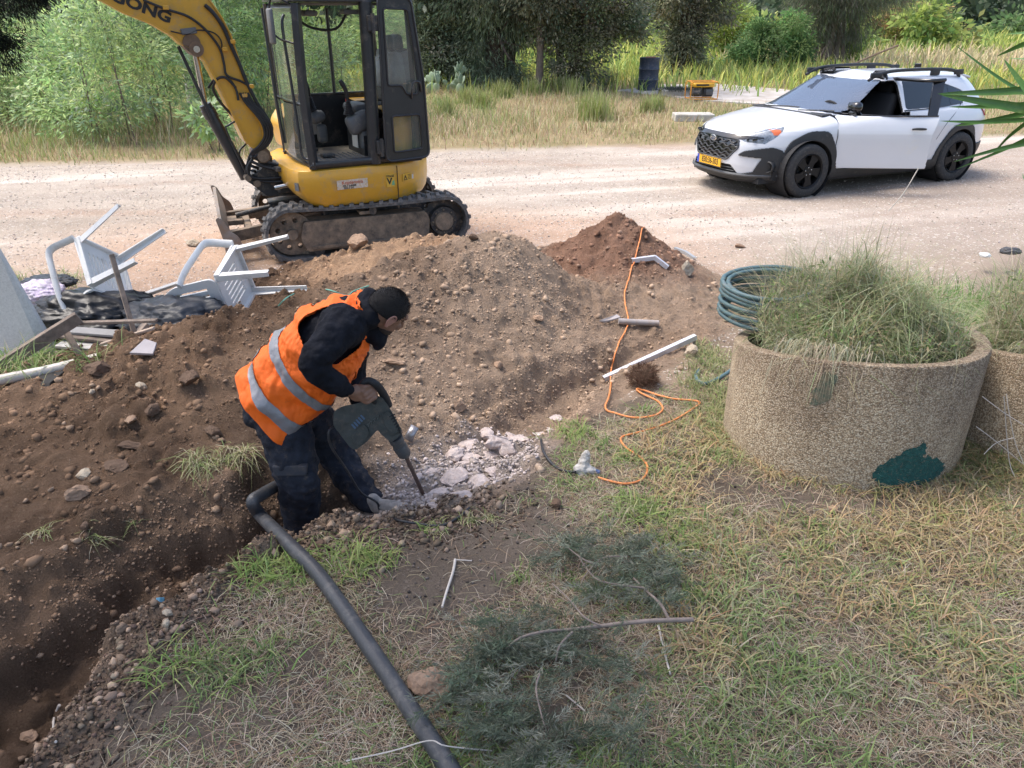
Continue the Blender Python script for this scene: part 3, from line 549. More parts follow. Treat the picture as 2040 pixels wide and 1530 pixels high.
# grass and weed round the planters
pg = [(*gG(px, py), s) for px, py, s in ((1410, 740, 1.2), (1430, 790, 1.3), (1420, 850, 1.2), (1440, 890, 1.1), (1400, 700, .9), (1440, 930, .9), (1930, 960, 1.2), (1960, 975, 1.2), (1990, 950, 1.3), (2030, 960, 1.3), (1900, 985, .9), (1380, 770, .9), (1425, 720, 1.0), (1440, 830, 1.2))]
tufts('weeds_by_planter', 'pale green weeds growing against the planters', pg, 160, .06, .16, .003, .006, [(.22, .27, .10), (.30, .31, .14), (.15, .20, .07), (.36, .32, .18)], .07)
# right hand verge this side of the road (patchy green by the car)
X, Y = pick(34000, 2.6, 8.4, 4.3, 9.0, lambda X, Y: ss(.0, .6, (X-3.9)+fbm(X, Y, 1, 3, 110)*.8-.8*(Y-5.6)+1.5*(Y < 5.4))*(.3+.7*ss(.4, .6, fbm(X, Y, 1.4, 3, 111)*.5+.5)))
n = len(X); grass('verge_grass', 'low yellow green grass between the planters and the car', [blades(X, Y, ter(X, Y), RNG.uniform(.05, .13, n), RNG.uniform(.005, .009, n), RNG.uniform(0, 6.28, n), RNG.uniform(.3, 1, n), RNG.uniform(.1, .5, n), cols(n, [(.26, .31, .09), (.34, .34, .13), (.20, .27, .07), (.42, .36, .2)]))], grassm)
X, Y = pick(16000, 2.2, 6.0, 4.2, 6.6, lambda X, Y: ss(.30, .5, fbm(X, Y, .9, 3, 112)*.5+.5)*ss(2.2, 3.0, X)*(1-ss(5.2, 6.4, Y)))
n = len(X); grass('tall_weeds', 'tall green weeds behind the second planter', [blades(X, Y, ter(X, Y), RNG.uniform(.18, .5, n), RNG.uniform(.005, .009, n), RNG.uniform(0, 6.28, n), RNG.uniform(.2, .8, n), RNG.uniform(.0, .4, n), cols(n, [(.10, .20, .045), (.15, .26, .06), (.20, .29, .1)]))], grassm)
# far verge beyond the road
def edge(X): return np.interp(X, [-30, -8, -4, -1, 3, 10, 20], [12.7, 12.2, 12.7, 13.6, 14.2, 15.4, 17.6])
def pathm(X, Y): return inpoly([(p.x, p.y) for p in a_path], X, Y)
a_path = [G(1215, 186), G(1320, 168), G(1420, 164), G(1560, 176), G(1640, 186), G(1800, 201), G(1900, 228), G(1700, 228), G(1560, 216), G(1400, 206), G(1310, 192)]
X, Y = pick(150000, -17, 15, 12, 27, lambda X, Y: ss(-.15, .5, Y-edge(X)+.3*fbm(X, Y, 1.2, 3, 120))*(1-pathm(X, Y))*(14/Y)**.8*(.45+.55*ss(.35, .6, fbm(X, Y, .7, 3, 121)*.5+.5))); n = len(X)
dist = Y-edge(X); g1 = fbm(X, Y*.6, .5, 3, 122)*.5+.5; lf = ss(-3, -5, X)
pg_ = np.clip(.26+.6*ss(.8, 3.5, dist)*ss(.35, .6, g1)+.25*lf, 0, .9); isg = RNG.random(n) < pg_
h = RNG.uniform(.10, .36, n)*(.55+.6*ss(.6, 2.2, dist))*(1+.5*lf)*np.where(X > 1.5, .72, 1)
c = np.where(isg[:, None], cols(n, [(.24, .30, .09), (.32, .36, .12), (.17, .24, .07), (.30, .36, .16)]), cols(n, [(.50, .40, .25), (.44, .32, .20), (.56, .46, .31), (.40, .26, .17), (.46, .42, .22)]))
Z = ter(X, Y, False)
for m, nm, lb in ((isg, 'meadow_grass', 'green meadow grass beyond the dirt road'), (~isg, 'meadow_straw', 'pinkish dry seeding grass beyond the dirt road')):
    grass(nm, lb, [blades(X[m], Y[m], Z[m], h[m], RNG.uniform(.007, .014, m.sum()), RNG.uniform(0, 6.28, m.sum()), RNG.uniform(.15, .8, m.sum()), RNG.uniform(0, .4, m.sum()), c[m], lev=3)], grassm if m is isg else strawm)
tx = [(*G(px, py)[:2], s) for px, py, s in ((1180, 235, 1.5), (1182, 240, 1.3), (1310, 222, 1.0), (1290, 225, .9), (960, 215, 1.1), (890, 230, 1.0), (1400, 150, 1.2), (1210, 175, 1.3), (1190, 165, 1.3), (1060, 190, 1.1), (1140, 190, 1.1), (1520, 165, 1.2), (1600, 160, 1.2), (1450, 160, 1.2), (1000, 195, 1.1), (1120, 185, 1.2), (930, 205, 1.0))]
tufts('tall_grass_clumps', 'tall green grass clumps standing in the far verge', tx, 170, .35, .62, .012, .02, [(.26, .33, .09), (.33, .38, .14), (.38, .36, .18)], .13, grassm, (.1, .5), (0, .3))
# pale dry slope on the right behind the car, and yellow green field to the trees
X, Y = pick(70000, -22, 55, 20, 62, lambda X, Y: np.where(np.abs(X-8) < .75*Y, 1, 0)*(26/Y)**1.6*ss(22, 26, Y)); n = len(X)
dry = ss(.5, .8, (1-ss(3, 11, np.hypot((X-21)*.55, Y-36)))+.3*fbm(X, Y, .3, 3, 131))
c = np.where((RNG.random(n) < dry)[:, None], cols(n, [(.62, .50, .30), (.55, .44, .26)]), cols(n, [(.34, .42, .10), (.42, .46, .12), (.24, .34, .09), (.55, .52, .14)]))
grass('field_grass', 'tall yellow green grass of the far field', [blades(X, Y, X*0, RNG.uniform(.4, .9, n)*(1+.02*(Y-25)), RNG.uniform(.03, .06, n)*(1+.03*(Y-25)), RNG.uniform(0, 6.28, n), RNG.uniform(.1, .7, n), RNG.uniform(0, .4, n), c, lev=3)], grassm)
# ---------------------------------------------------------------- leaves and trees
def leafquads(P, Dr, L, W, col, rng=RNG):
    n = len(P); Dr = Dr/np.linalg.norm(Dr, axis=1)[:, None]; r = rng.normal(size=(n, 3)); S = np.cross(Dr, r); S /= np.linalg.norm(S, axis=1)[:, None]
    N_ = np.cross(Dr, S); m = P+Dr*(L*.45)[:, None]+N_*(L*.08)[:, None]
    V = np.stack([P, m+S*(W*.5)[:, None], P+Dr*L[:, None], m-S*(W*.5)[:, None]], 1).reshape(-1, 3)
    return V, np.arange(n*4).reshape(n, 4), np.repeat(col, 4, 0)
def crown(blobs, nclump, nleaf, L, W, pal, cr=.35, droop=.3, shell=.35, clumpvar=.35, rng=RNG, outward=.6):
    """blobs: (x,y,z,rx,ry,rz,weight); leaves gather in clumps spread through the volume"""
    B = np.array(blobs, float); wts = B[:, 6]/B[:, 6].sum(); k = rng.choice(len(B), nclump, p=wts)
    d = rng.normal(size=(nclump, 3)); d /= np.linalg.norm(d, axis=1)[:, None]; rr = rng.random(nclump)**shell
    C = B[k, :3]+d*rr[:, None]*B[k, 3:6]; base = cols(nclump, pal, .05, rng=rng)*rng.uniform(1-clumpvar, 1+clumpvar, nclump)[:, None]
    m = rng.integers(0, nclump, nleaf); off = rng.normal(size=(nleaf, 3))*np.array([cr, cr, cr*.8])*rng.uniform(.5, 1.3, nclump)[m][:, None]
    P = C[m]+off; Dr = off/(cr)+d[m]*outward+rng.normal(size=(nleaf, 3))*.5; Dr[:, 2] -= droop*2.2
    ls = rng.uniform(.6, 1.3, nleaf); P[:, 2] = np.maximum(P[:, 2], .02)
    return leafquads(P, Dr, L*ls, W*ls, base[m]*rng.uniform(.8, 1.2, nleaf)[:, None], rng)
barkm = M('bark', (.17, .13, .10), .9, 0, .35, 9, 1.0, 30); barkg = M('bark_grey', (.50, .46, .42), .85, 0, .25, 6, .8, 20); barkd = M('bark_dark', (.085, .062, .048), .95, 0, .3, 9, 1.0, 30)
def limb(mb, p, d, L, r, depth, rng, droop=0.0):
    pts = [Vector(p)]; d = Vector(d).normalized(); k = 5
    for i in range(k):
        d = (d+Vector((rng.gauss(0, .16), rng.gauss(0, .16), rng.gauss(0, .10)-droop))).normalized(); pts.append(pts[-1]+d*L/k)
    mb.tube(pts, [r*(1-.7*i/k) for i in range(k+1)], 7, spline=2)
    if depth > 0:
        for i in range(2, k+1):
            if rng.random() < .8: limb(mb, pts[i], d+Vector((rng.gauss(0, .8), rng.gauss(0, .8), rng.gauss(0, .4))), L*.5, r*(1-.7*i/k)*.6, depth-1, rng, droop)
def tree(name, label, cat, base, trunks, blobs, nclump, nleaf, L, W, pal, cr=.3, droop=.3, bark=barkm, mat=leafm, group=None, shell=.35, clumpvar=.35, upper=None, seed=1, outward=.6):
    rng = random.Random(seed); nr = np.random.default_rng(seed); t = thing(name, label, cat, base, 0, group); tb = MB(); bx, by, bz = base
    for (dx, dy, r, H_, lx, ly) in trunks:
        pts = [(dx+lx*H_*u+.05*rng.gauss(0, 1)*u, dy+ly*H_*u+.05*rng.gauss(0, 1)*u, -.1+H_*u) for u in (0, .15, .35, .6, .8, 1)]
        tb.tube(pts, [r*1.35, r*1.05, r, r*.8, r*.55, r*.25], 12, spline=3)
        for k in range(int(4+H_)):
            u = rng.uniform(.2, .9); a = rng.uniform(0, 6.28); limb(tb, (dx+lx*H_*u, dy+ly*H_*u, H_*u), (math.cos(a), math.sin(a), rng.uniform(-.1, .6)-droop*.5), rng.uniform(.5, 1.2)*max(b[3] for b in blobs)*.7, r*.3, 1, rng, droop*.15)
    tb.build('trunk', bark, t, smooth=60)
    V, F, C = crown(blobs, nclump, nleaf, L, W, pal, cr, droop, shell, clumpvar, nr, outward); parts = [(V, F, C)]
    if upper: parts.append(crown(upper, nclump//3, nleaf//4, L*2.2, W*2.4, pal, cr*1.8, droop, shell, clumpvar, nr, outward))
    b = 0; Vs, Fs, Cs = [], [], []
    for V, F, C in parts: Vs.append(V); Fs.append(F+b); Cs.append(C); b += len(V)
    npmesh('crown', np.concatenate(Vs), np.concatenate(Fs), mat, np.clip(np.concatenate(Cs), .004, .9), t); return t
def TB(px, py, Y=None):
    g = G(px, py); return (g.x, g.y, 0.0)
DK = [(.22, .26, .17), (.29, .33, .21), (.14, .18, .12), (.36, .39, .27)]
DKB = [(.25, .26, .16), (.32, .31, .20), (.17, .20, .13), (.36, .33, .23)]
LG = [(.36, .50, .20), (.46, .60, .25), (.28, .42, .18), (.52, .62, .30), (.38, .48, .30)]
tg = 'trees beyond the far verge'
tree('cypress_tree', 'dark grey green cypress behind the cactus, foliage to the ground', 'tree', TB(878, 172), [(0, 0, .16, 6.5, 0, 0)], [(0, 0, 1.3, 1.25, 1.1, 1.5, 3), (-.3, .1, 2.6, 1.1, 1.1, 1.3, 2), (.7, 0, .7, .8, .8, .8, 1)], 380, 26000, .12, .045, DK+[(.16, .19, .12)], .20, .1, barkd, needlem, tg, upper=[(0, 0, 4.5, 1.2, 1.2, 2.2, 1)], seed=3)
tree('cypress_tree', 'black trunked tree with drooping needles, left of the slim trunk', 'tree', TB(992, 176), [(-.1, 0, .28, 6, .02, 0), (.35, .2, .13, 5, .05, 0)], [(-.2, 0, 2.6, 1.7, 1.4, 1.0, 3), (-.5, -.1, 1.0, .55, .6, .9, .8), (.55, 0, 1.9, .6, .9, .7, 1), (.1, -.3, .35, 1.0, .5, .4, .7)], 330, 26000, .17, .022, DK[:3]+[(.08, .10, .06)], .26, .7, barkd, needlem, tg, upper=[(0, 0, 5, 2.2, 2, 2, 1)], seed=4)
tree('cypress_tree', 'slim bare trunked tree in the middle of the dark trees', 'tree', TB(1074, 182), [(0, 0, .10, 6, .01, 0)], [(.1, 0, 2.7, 1.2, 1, .8, 2), (.5, .2, 1.7, .5, .6, .5, .6)], 160, 12000, .12, .04, DKB, .2, .3, barkm, needlem, tg, upper=[(0, 0, 5, 1.8, 1.6, 2, 1)], seed=5)
tree('cypress_tree', 'bushy brownish conifer whose branches hang right over the drum', 'tree', TB(1142, 180), [(0, 0, .2, 6, .05, 0), (-.3, .3, .12, 4, -.1, 0)], [(.1, 0, 1.2, .95, .9, 1.2, 2.4), (.6, 0, 2.4, 1.5, 1.2, .9, 2.4), (1.25, -.1, 1.7, .7, .6, .5, .8), (-.6, 0, 2.2, .8, .8, .9, 1)], 330, 25000, .11, .045, DKB+[(.12, .14, .06)], .18, .25, barkd, needlem, tg, upper=[(.4, 0, 5, 2, 1.8, 2.2, 1)], seed=6)
tree('conifer_tree', 'leaning dark tree right of the blue drum', 'tree', TB(1352, 148), [(0, 0, .30, 6, .10, 0), (.3, .2, .16, 5, .2, 0)], [(-.2, 0, 2.7, 1.5, 1.2, .8, 2), (.1, 0, 1.5, .75, .7, 1.0, 1.6), (1.1, 0, 2.5, 1.0, 1.0, .8, 1), (0, 0, .4, 1.1, .6, .4, .6)], 260, 20000, .14, .05, DKB, .2, .3, barkd, needlem, tg, upper=[(.8, 0, 5.5, 2.6, 2.2, 2.5, 1)], seed=7)
tree('casuarina_tree', 'tangled grey brown tree with drooping needles behind the car roof', 'tree', TB(1640, 134), [(0, 0, .22, 5, .05, 0), (-.5, .1, .12, 4, .12, 0), (.4, -.1, .12, 5, -.02, 0), (.8, 0, .09, 4, -.15, 0), (-.2, -.2, .1, 4, .2, 0)], [(.1, 0, 2.7, 1.9, 1.3, .9, 3), (-.6, 0, 1.5, .6, .7, 1.1, .9), (1.0, 0, 1.6, .5, .5, .8, .6), (2.2, 0, 2.9, 1.2, 1, .5, 1)], 300, 26000, .28, .014, [(.18, .20, .14), (.24, .22, .16), (.15, .18, .10)], .3, 1.1, barkm, needlem, tg, upper=[(0, 0, 5.2, 2.6, 2.2, 2.2, 1)], seed=8)
tree('green_bush', 'dense dark green bush left of the tangled tree', 'bush', TB(1535, 140), [(0, 0, .05, 1.6, .05, 0), (.3, 0, .04, 1.4, .1, 0)], [(0, 0, .8, 1.35, 1.1, .7, 3), (.6, 0, 1.5, .6, .7, .55, 1.0), (-1.1, 0, .5, .7, .6, .5, 1), (-.4, .2, 1.45, .5, .5, .45, .7), (1.1, 0, .8, .6, .6, .6, 1)], 120, 15000, .12, .05, [(.15, .28, .10), (.21, .36, .13), (.11, .20, .08), (.26, .36, .14)], .17, .15, seed=9)
tree('yellow_green_bush', 'yellow green shrub between the leaning tree and the dense bush', 'bush', TB(1445, 118), [(0, 0, .05, 2, 0, 0)], [(0, 0, 1.4, 1.1, 1, 1.3, 1)], 150, 9000, .14, .06, [(.30, .36, .08), (.38, .40, .12), (.22, .30, .08)], .22, .2, seed=10)
tree('thicket_bush', 'loose yellow and rust coloured thicket on the dry slope', 'bush', TB(1800, 100), [(0, 0, .05, 2.4, .1, 0), (.6, 0, .04, 2.2, -.2, 0), (-.8, 0, .05, 2.2, .15, 0), (1.4, 0, .04, 2, .1, 0)], [(-1.4, 0, 1.4, 1.6, 1, 1.3, 2), (.5, 0, 1.6, 1.8, 1.2, 1.2, 2), (1.8, 0, .9, 1.4, 1, .8, 1)], 220, 12000, .16, .07, [(.34, .36, .10), (.42, .40, .16), (.42, .28, .14), (.26, .32, .12)], .25, .2, barkg, seed=11)
tree('vine_bush', 'bright yellow green climber at the foot of the tangled tree', 'bush', TB(1690, 132), [(0, 0, .03, 1.2, 0, 0)], [(0, 0, .7, .35, .3, .8, 1)], 50, 2600, .10, .05, [(.38, .48, .10), (.30, .42, .09)], .13, .2, seed=12)
# light green saplings on the left and the pale trunk
t = thing('pale_trunk_tree', 'tree with a pale grey trunk behind the digger boom', 'tree', TB(397, 232)); MB().tube([(0, 0, -.1), (.0, 0, .4), (.02, 0, 1.2), (.08, 0, 2.2), (.3, 0, 3.6), (.35, 0, 5.4)], [.27, .20, .185, .18, .15, .08], 14, spline=4).build('trunk', barkg, t, smooth=60)
V, F, C = crown([(.3, 0, 5.2, 2.2, 2, 1.4, 1)], 120, 5000, .3, .1, LG, .5, .4); npmesh('crown', V, F, leafm, C, t)
SH = [(150, 265, 1.9, 1.0, 'low leafy sapling under the dark hanging branch'), (235, 285, 2.3, 1.25, 'broad bright green sapling left of the boom'), (330, 262, 2.5, 1.1, 'tall bright green sapling just left of the boom bend'), (455, 245, 2.6, 1.1, 'leafy sapling between the boom and the cab'), (525, 235, 2.7, 1.0, 'leafy sapling right behind the cab front post'), (60, 245, 1.5, 1.2, 'grey green sapling at the left edge'), (-60, 260, 1.6, 1.1, 'sapling cut by the left edge of the view'), (650, 215, 1.7, .9, 'sapling seen through the cab glass')]
for i, (px, py, hh, rr, lab) in enumerate(SH):
    st = [(random.uniform(-.4, .4)*rr, random.uniform(-.3, .3), .011, hh*random.uniform(.75, 1.05), random.uniform(-.2, .2), 0) for _ in range(4)]
    tree('sapling', lab, 'sapling', TB(px, py), st, [(0, 0, hh*.62, rr, .8, hh*.40, 3), (-.3*rr, 0, hh*.25, rr*.9, .6, hh*.25, 1.8), (.2*rr, 0, hh*.9, rr*.55, .5, hh*.2, 1)], 240, 5200, .115, .032, LG, .14, .08, barkm, leafm, 'green saplings on the left of the verge', .6, .45, seed=30+i, outward=.9)
tree('small_shrub', 'small leafy seedling at the verge under the boom', 'seedling', TB(425, 300), [(0, 0, .012, .7, 0, 0), (.1, 0, .01, .6, .2, 0)], [(0, 0, .5, .35, .3, .35, 1)], 26, 420, .16, .05, LG, .08, .2, seed=50, outward=1)
tree('grey_green_tree', 'blurred grey green tree far behind the saplings at top left', 'tree', TB(165, 95), [(0, 0, .3, 6, 0, 0)], [(0, 0, 2.9, 4.2, 2.5, 2.6, 1), (4, 1, 2.6, 3, 2, 2, 1)], 300, 16000, .32, .10, [(.13, .18, .11), (.17, .22, .14), (.10, .14, .09)], .5, .3, seed=51)
# far woods and hedges (read as one mass)
def mass(name, label, x0, x1, y0, y1, z1, n, L, pal, seed):
    nr = np.random.default_rng(seed); m = max(30, n//60); bl = [(nr.uniform(x0, x1), nr.uniform(y0, y1), z1*nr.uniform(.2, .55), nr.uniform(.8, 1.4)*z1*.6, z1*.5, z1*nr.uniform(.35, .55), 1) for _ in range(46)]
    V, F, C = crown(bl, m, n, L, L*.5, pal, z1*.16, .15, .4, .35, nr); props(npmesh(name, V, F, leafm, C), label, kind='stuff')
mass('far_woods', 'line of grey green woods closing the view', -75, 90, 95, 118, 9, 30000, 1.3, [(.11, .14, .09), (.14, .18, .11), (.09, .12, .075)], 61)
mass('far_hedge', 'pale green hedge across the far right of the field', 22, 75, 58, 72, 2.6, 16000, .45, [(.17, .25, .09), (.21, .30, .12)], 62)
mass('mid_thicket', 'yellow green thicket behind the dark trees', -22, 24, 42, 56, 2.6, 16000, .42, [(.30, .38, .10), (.40, .44, .13), (.22, .32, .10)], 63)
mass('left_thicket', 'mixed green thicket behind the saplings on the left', -24, 0, 27, 36, 2.4, 20000, .26, [(.22, .32, .10), (.30, .37, .13), (.16, .24, .10)], 64)
# prickly pear
cact = M('cactus_skin', (.24, .32, .19), .6, 0, .25, 5, .2, 80, dirt=(.35, .40, .30), dirtamt=.5); rc = random.Random(5); b0 = G(885, 186)
t = thing('prickly_pear', 'grey green prickly pear cactus in the grass at the foot of the dark trees', 'cactus', (b0.x, b0.y, 0)); m = MB()
def pad(m, p, d, L, rnd, k):
    bm = bmesh.new(); bmesh.ops.create_uvsphere(bm, u_segments=14, v_segments=10, radius=.5); d = Vector(d).normalized(); q = d.to_track_quat('Z', 'Y').to_matrix().to_4x4()
    m.bm(bm, Matrix.Translation(Vector(p)+d*L*.5) @ q @ Matrix.Rotation(rnd.uniform(0, 3), 4, 'Z') @ Matrix.Diagonal((L*.68, L*.16, L, 1)))
    if k: [pad(m, Vector(p)+d*L*.92, d+Vector((rnd.gauss(0, .6), rnd.gauss(0, .4), rnd.gauss(.1, .3))), L*rnd.uniform(.75, 1), rnd, k-1) for _ in range(rnd.choice((1, 2, 2)))]
for i in range(16): pad(m, (rc.uniform(-.75, .75), rc.uniform(-.35, .35), .0), (rc.gauss(0, .4), rc.gauss(0, .3), 1), rc.uniform(.26, .36), rc, rc.choice((0, 1, 1, 2)))
m.build('pads', cact, t, smooth=60)
# conifer whose unseen crown is added to shade the foreground: trunk out of frame, one branch hangs in at top left
nr = np.random.default_rng(77); t = thing('overhanging_conifer', 'dark conifer branch hanging into the top left corner', 'tree', (-5.2, 2.2, 0))
tb = MB(); tb.tube([(0, 0, -.1), (.05, 0, 1.5), (.2, -.3, 4), (.5, -.5, 7)], [.3, .24, .2, .1], 14, spline=3)
for a, b in (((.2, -.2, 3.2), (1.7, 3.6, 3.2)), ((.2, -.3, 4), (6.5, -.4, 5.2)), ((.2, -.3, 4.4), (4, 2.2, 5.6)), ((.3, -.4, 4.6), (5, -3.4, 5.4))): tb.tube([a, (Vector(a)+Vector(b))/2+Vector((0, 0, .35)), b], [.10, .06, .02], 8, spline=4)
tb.build('trunk', barkd, t, smooth=60); P = []
c0 = D(12, -10, 5.6); lx, ly, lz = c0.x+5.2, c0.y-2.2, c0.z
P.append(crown([(lx-.1, ly, lz+.1, .38, .4, .28, 1.6), (lx-.2, ly, lz-.22, .18, .25, .25, 1), (lx+.16, ly+.1, lz+.22, .2, .2, .2, .6), (lx-.6, ly, lz+.2, .4, .4, .5, 1)], 160, 22000, .034, .006, [(.022, .026, .02), (.032, .038, .027)], .055, .5, .6, .3, nr))  # near-black needle colours paint the branch as if in shade
P.append(crown([(3.5, -.8, 5.3, 2.8, 1.8, .7, 2), (2.5, .6, 5.6, 2.4, 1.3, .7, 1.4), (4.5, -3.4, 5.2, 3.4, 1.8, .8, 1.6), (7.0, -1.0, 5.2, 1.6, 1.8, .6, .8), (1.0, .2, 5.2, 1.6, 1.8, .8, 1)], 300, 2600, .34, .15, [(.07, .10, .05)], .32, .2, .7, .3, nr))  # unseen overhead leaf mass, added for the shade it casts
b = 0; Vs, Fs, Cs = [], [], []
for V, F, C in P: Vs.append(V); Fs.append(F+b); Cs.append(C); b += len(V)
npmesh('crown', np.concatenate(Vs), np.concatenate(Fs), needlem, np.concatenate(Cs), t)
# ---------------------------------------------------------------- plates with holes, lettering
from mathutils.geometry import tessellate_polygon
def roundpoly(pts, r, k=4):
    out = []; n = len(pts)
    for i in range(n):
        p = Vector(pts[i]); a = Vector(pts[i-1])-p; b = Vector(pts[(i+1) % n])-p; rr = min(r, a.length*.45, b.length*.45)
        A = p+a.normalized()*rr; B = p+b.normalized()*rr
        for j in range(k+1):
            t = j/k; out.append(tuple(A*(1-t)**2+p*2*t*(1-t)+B*t*t))
    return out
def plate(mb, outer, holes, a, b, axis='y', mtx=None):
    loops = [outer]+holes; flat = [p for l in loops for p in l]
    tri = tessellate_polygon([[Vector((p[0], p[1], 0)) for p in l] for l in loops])
    def P(u, w_, t): return {'y': (u, t, w_), 'x': (t, u, w_), 'z': (u, w_, t)}[axis]
    n = len(flat); v = [P(*p, a) for p in flat]+[P(*p, b) for p in flat]; f = [tuple(t) for t in tri]+[tuple(i+n for i in t) for t in tri]; s = 0
    for l in loops:
        m = len(l); f += [(s+i, s+(i+1) % m, s+(i+1) % m+n, s+i+n) for i in range(m)]; s += m
    return mb.add(v, f, mtx)
def textmesh(txt, size, bold=.0, ext=.0012, sx=1.0, shear=0.0):
    c = bpy.data.curves.new('t', 'FONT'); c.body = txt; c.size = size; c.offset = bold; c.extrude = ext; c.align_x = 'CENTER'; c.align_y = 'CENTER'; c.shear = shear; c.resolution_u = 3
    o = bpy.data.objects.new('t', c); COL.objects.link(o); bpy.context.view_layer.update(); me = bpy.data.meshes.new_from_object(o)
    v = [(q.co.x*sx, q.co.y, q.co.z) for q in me.vertices]; f = [tuple(p.vertices) for p in me.polygons]
    bpy.data.objects.remove(o); bpy.data.curves.remove(c); bpy.data.meshes.remove(me); return v, f
def facing(p, right, up):
    r = Vector(right).normalized(); u = Vector(up); u = (u-r*u.dot(r)).normalized(); n = r.cross(u)
    return Matrix(((r.x, u.x, n.x, p[0]), (r.y, u.y, n.y, p[1]), (r.z, u.z, n.z, p[2]), (0, 0, 0, 1)))
# ---------------------------------------------------------------- the mini excavator
EO, EPH = (-1.67, 8.17), math.radians(209)
ex = thing('mini_excavator', 'yellow and black mini excavator with its cab door folded open, on rubber tracks', 'excavator', (EO[0], EO[1], 0), EPH)
ef = Vector((math.cos(EPH), math.sin(EPH), 0)); el = Vector((-ef.y, ef.x, 0)); eo = Vector((*EO, 0))
def LP(px, py, y):
    r = ray(px, py); t = (y+eo.dot(el))/r.dot(el); q = Vector((0, 0, CAMH))+r*t-eo; return Vector((q.dot(ef), y, q.z))
yel = M('digger_yellow', (.64, .34, .03), .42, 0, .07, 5, .12, 9, dirt=(.40, .27, .14), dirtamt=.30, coat=.25)
blk = M('cab_black', (.022, .024, .028), .38, 0, .2, 4, dirt=(.14, .12, .10), dirtamt=.22, coat=.2)
blm = M('black_steel', (.035, .035, .036), .6, 0, .25, 8, dirt=(.22, .17, .12), dirtamt=.35)
dst = M('dusty_steel', (.10, .082, .065), .75, .1, .3, 6, .3, 40, dirt=(.30, .22, .15), dirtamt=.75)
rub = M('track_rubber', (.085, .085, .085), .85, 0, .3, 9, .4, 60, dirt=(.24, .21, .18), dirtamt=.5)
hos = M('hose_black', (.02, .02, .022), .5, 0, .2, 20)
chm = M('chrome', (.62, .60, .57), .22, 1.0, .05); gry = M('grey_plastic', (.13, .135, .14), .6, 0, .1, 8, dirt=(.25, .22, .18), dirtamt=.25)
bld = M('blade_steel', (.30, .27, .245), .5, .4, .2, 5, .2, 30, dirt=(.30, .20, .13), dirtamt=.6)
wht = M('sticker_white', (.62, .60, .57), .6, 0, .05); red = M('red_plastic', (.42, .04, .03), .5); blktxt = M('print_black', (.02, .02, .02), .6)
fl = M('cab_floor', (.22, .19, .155), .9, 0, .25, 12)
glz = glassmat('cab_glass', (.86, .90, .87), .05, .03, (.55, .6, .55), .14)
UR = Matrix.Rotation(math.radians(-8), 4, 'Z')
def uc(mb, name, mat, parent=ex, **k):
    mb.v = [tuple(UR @ Vector(p)) for p in mb.v]; return mb.build(name, mat, parent, **k)
zt0 = .03
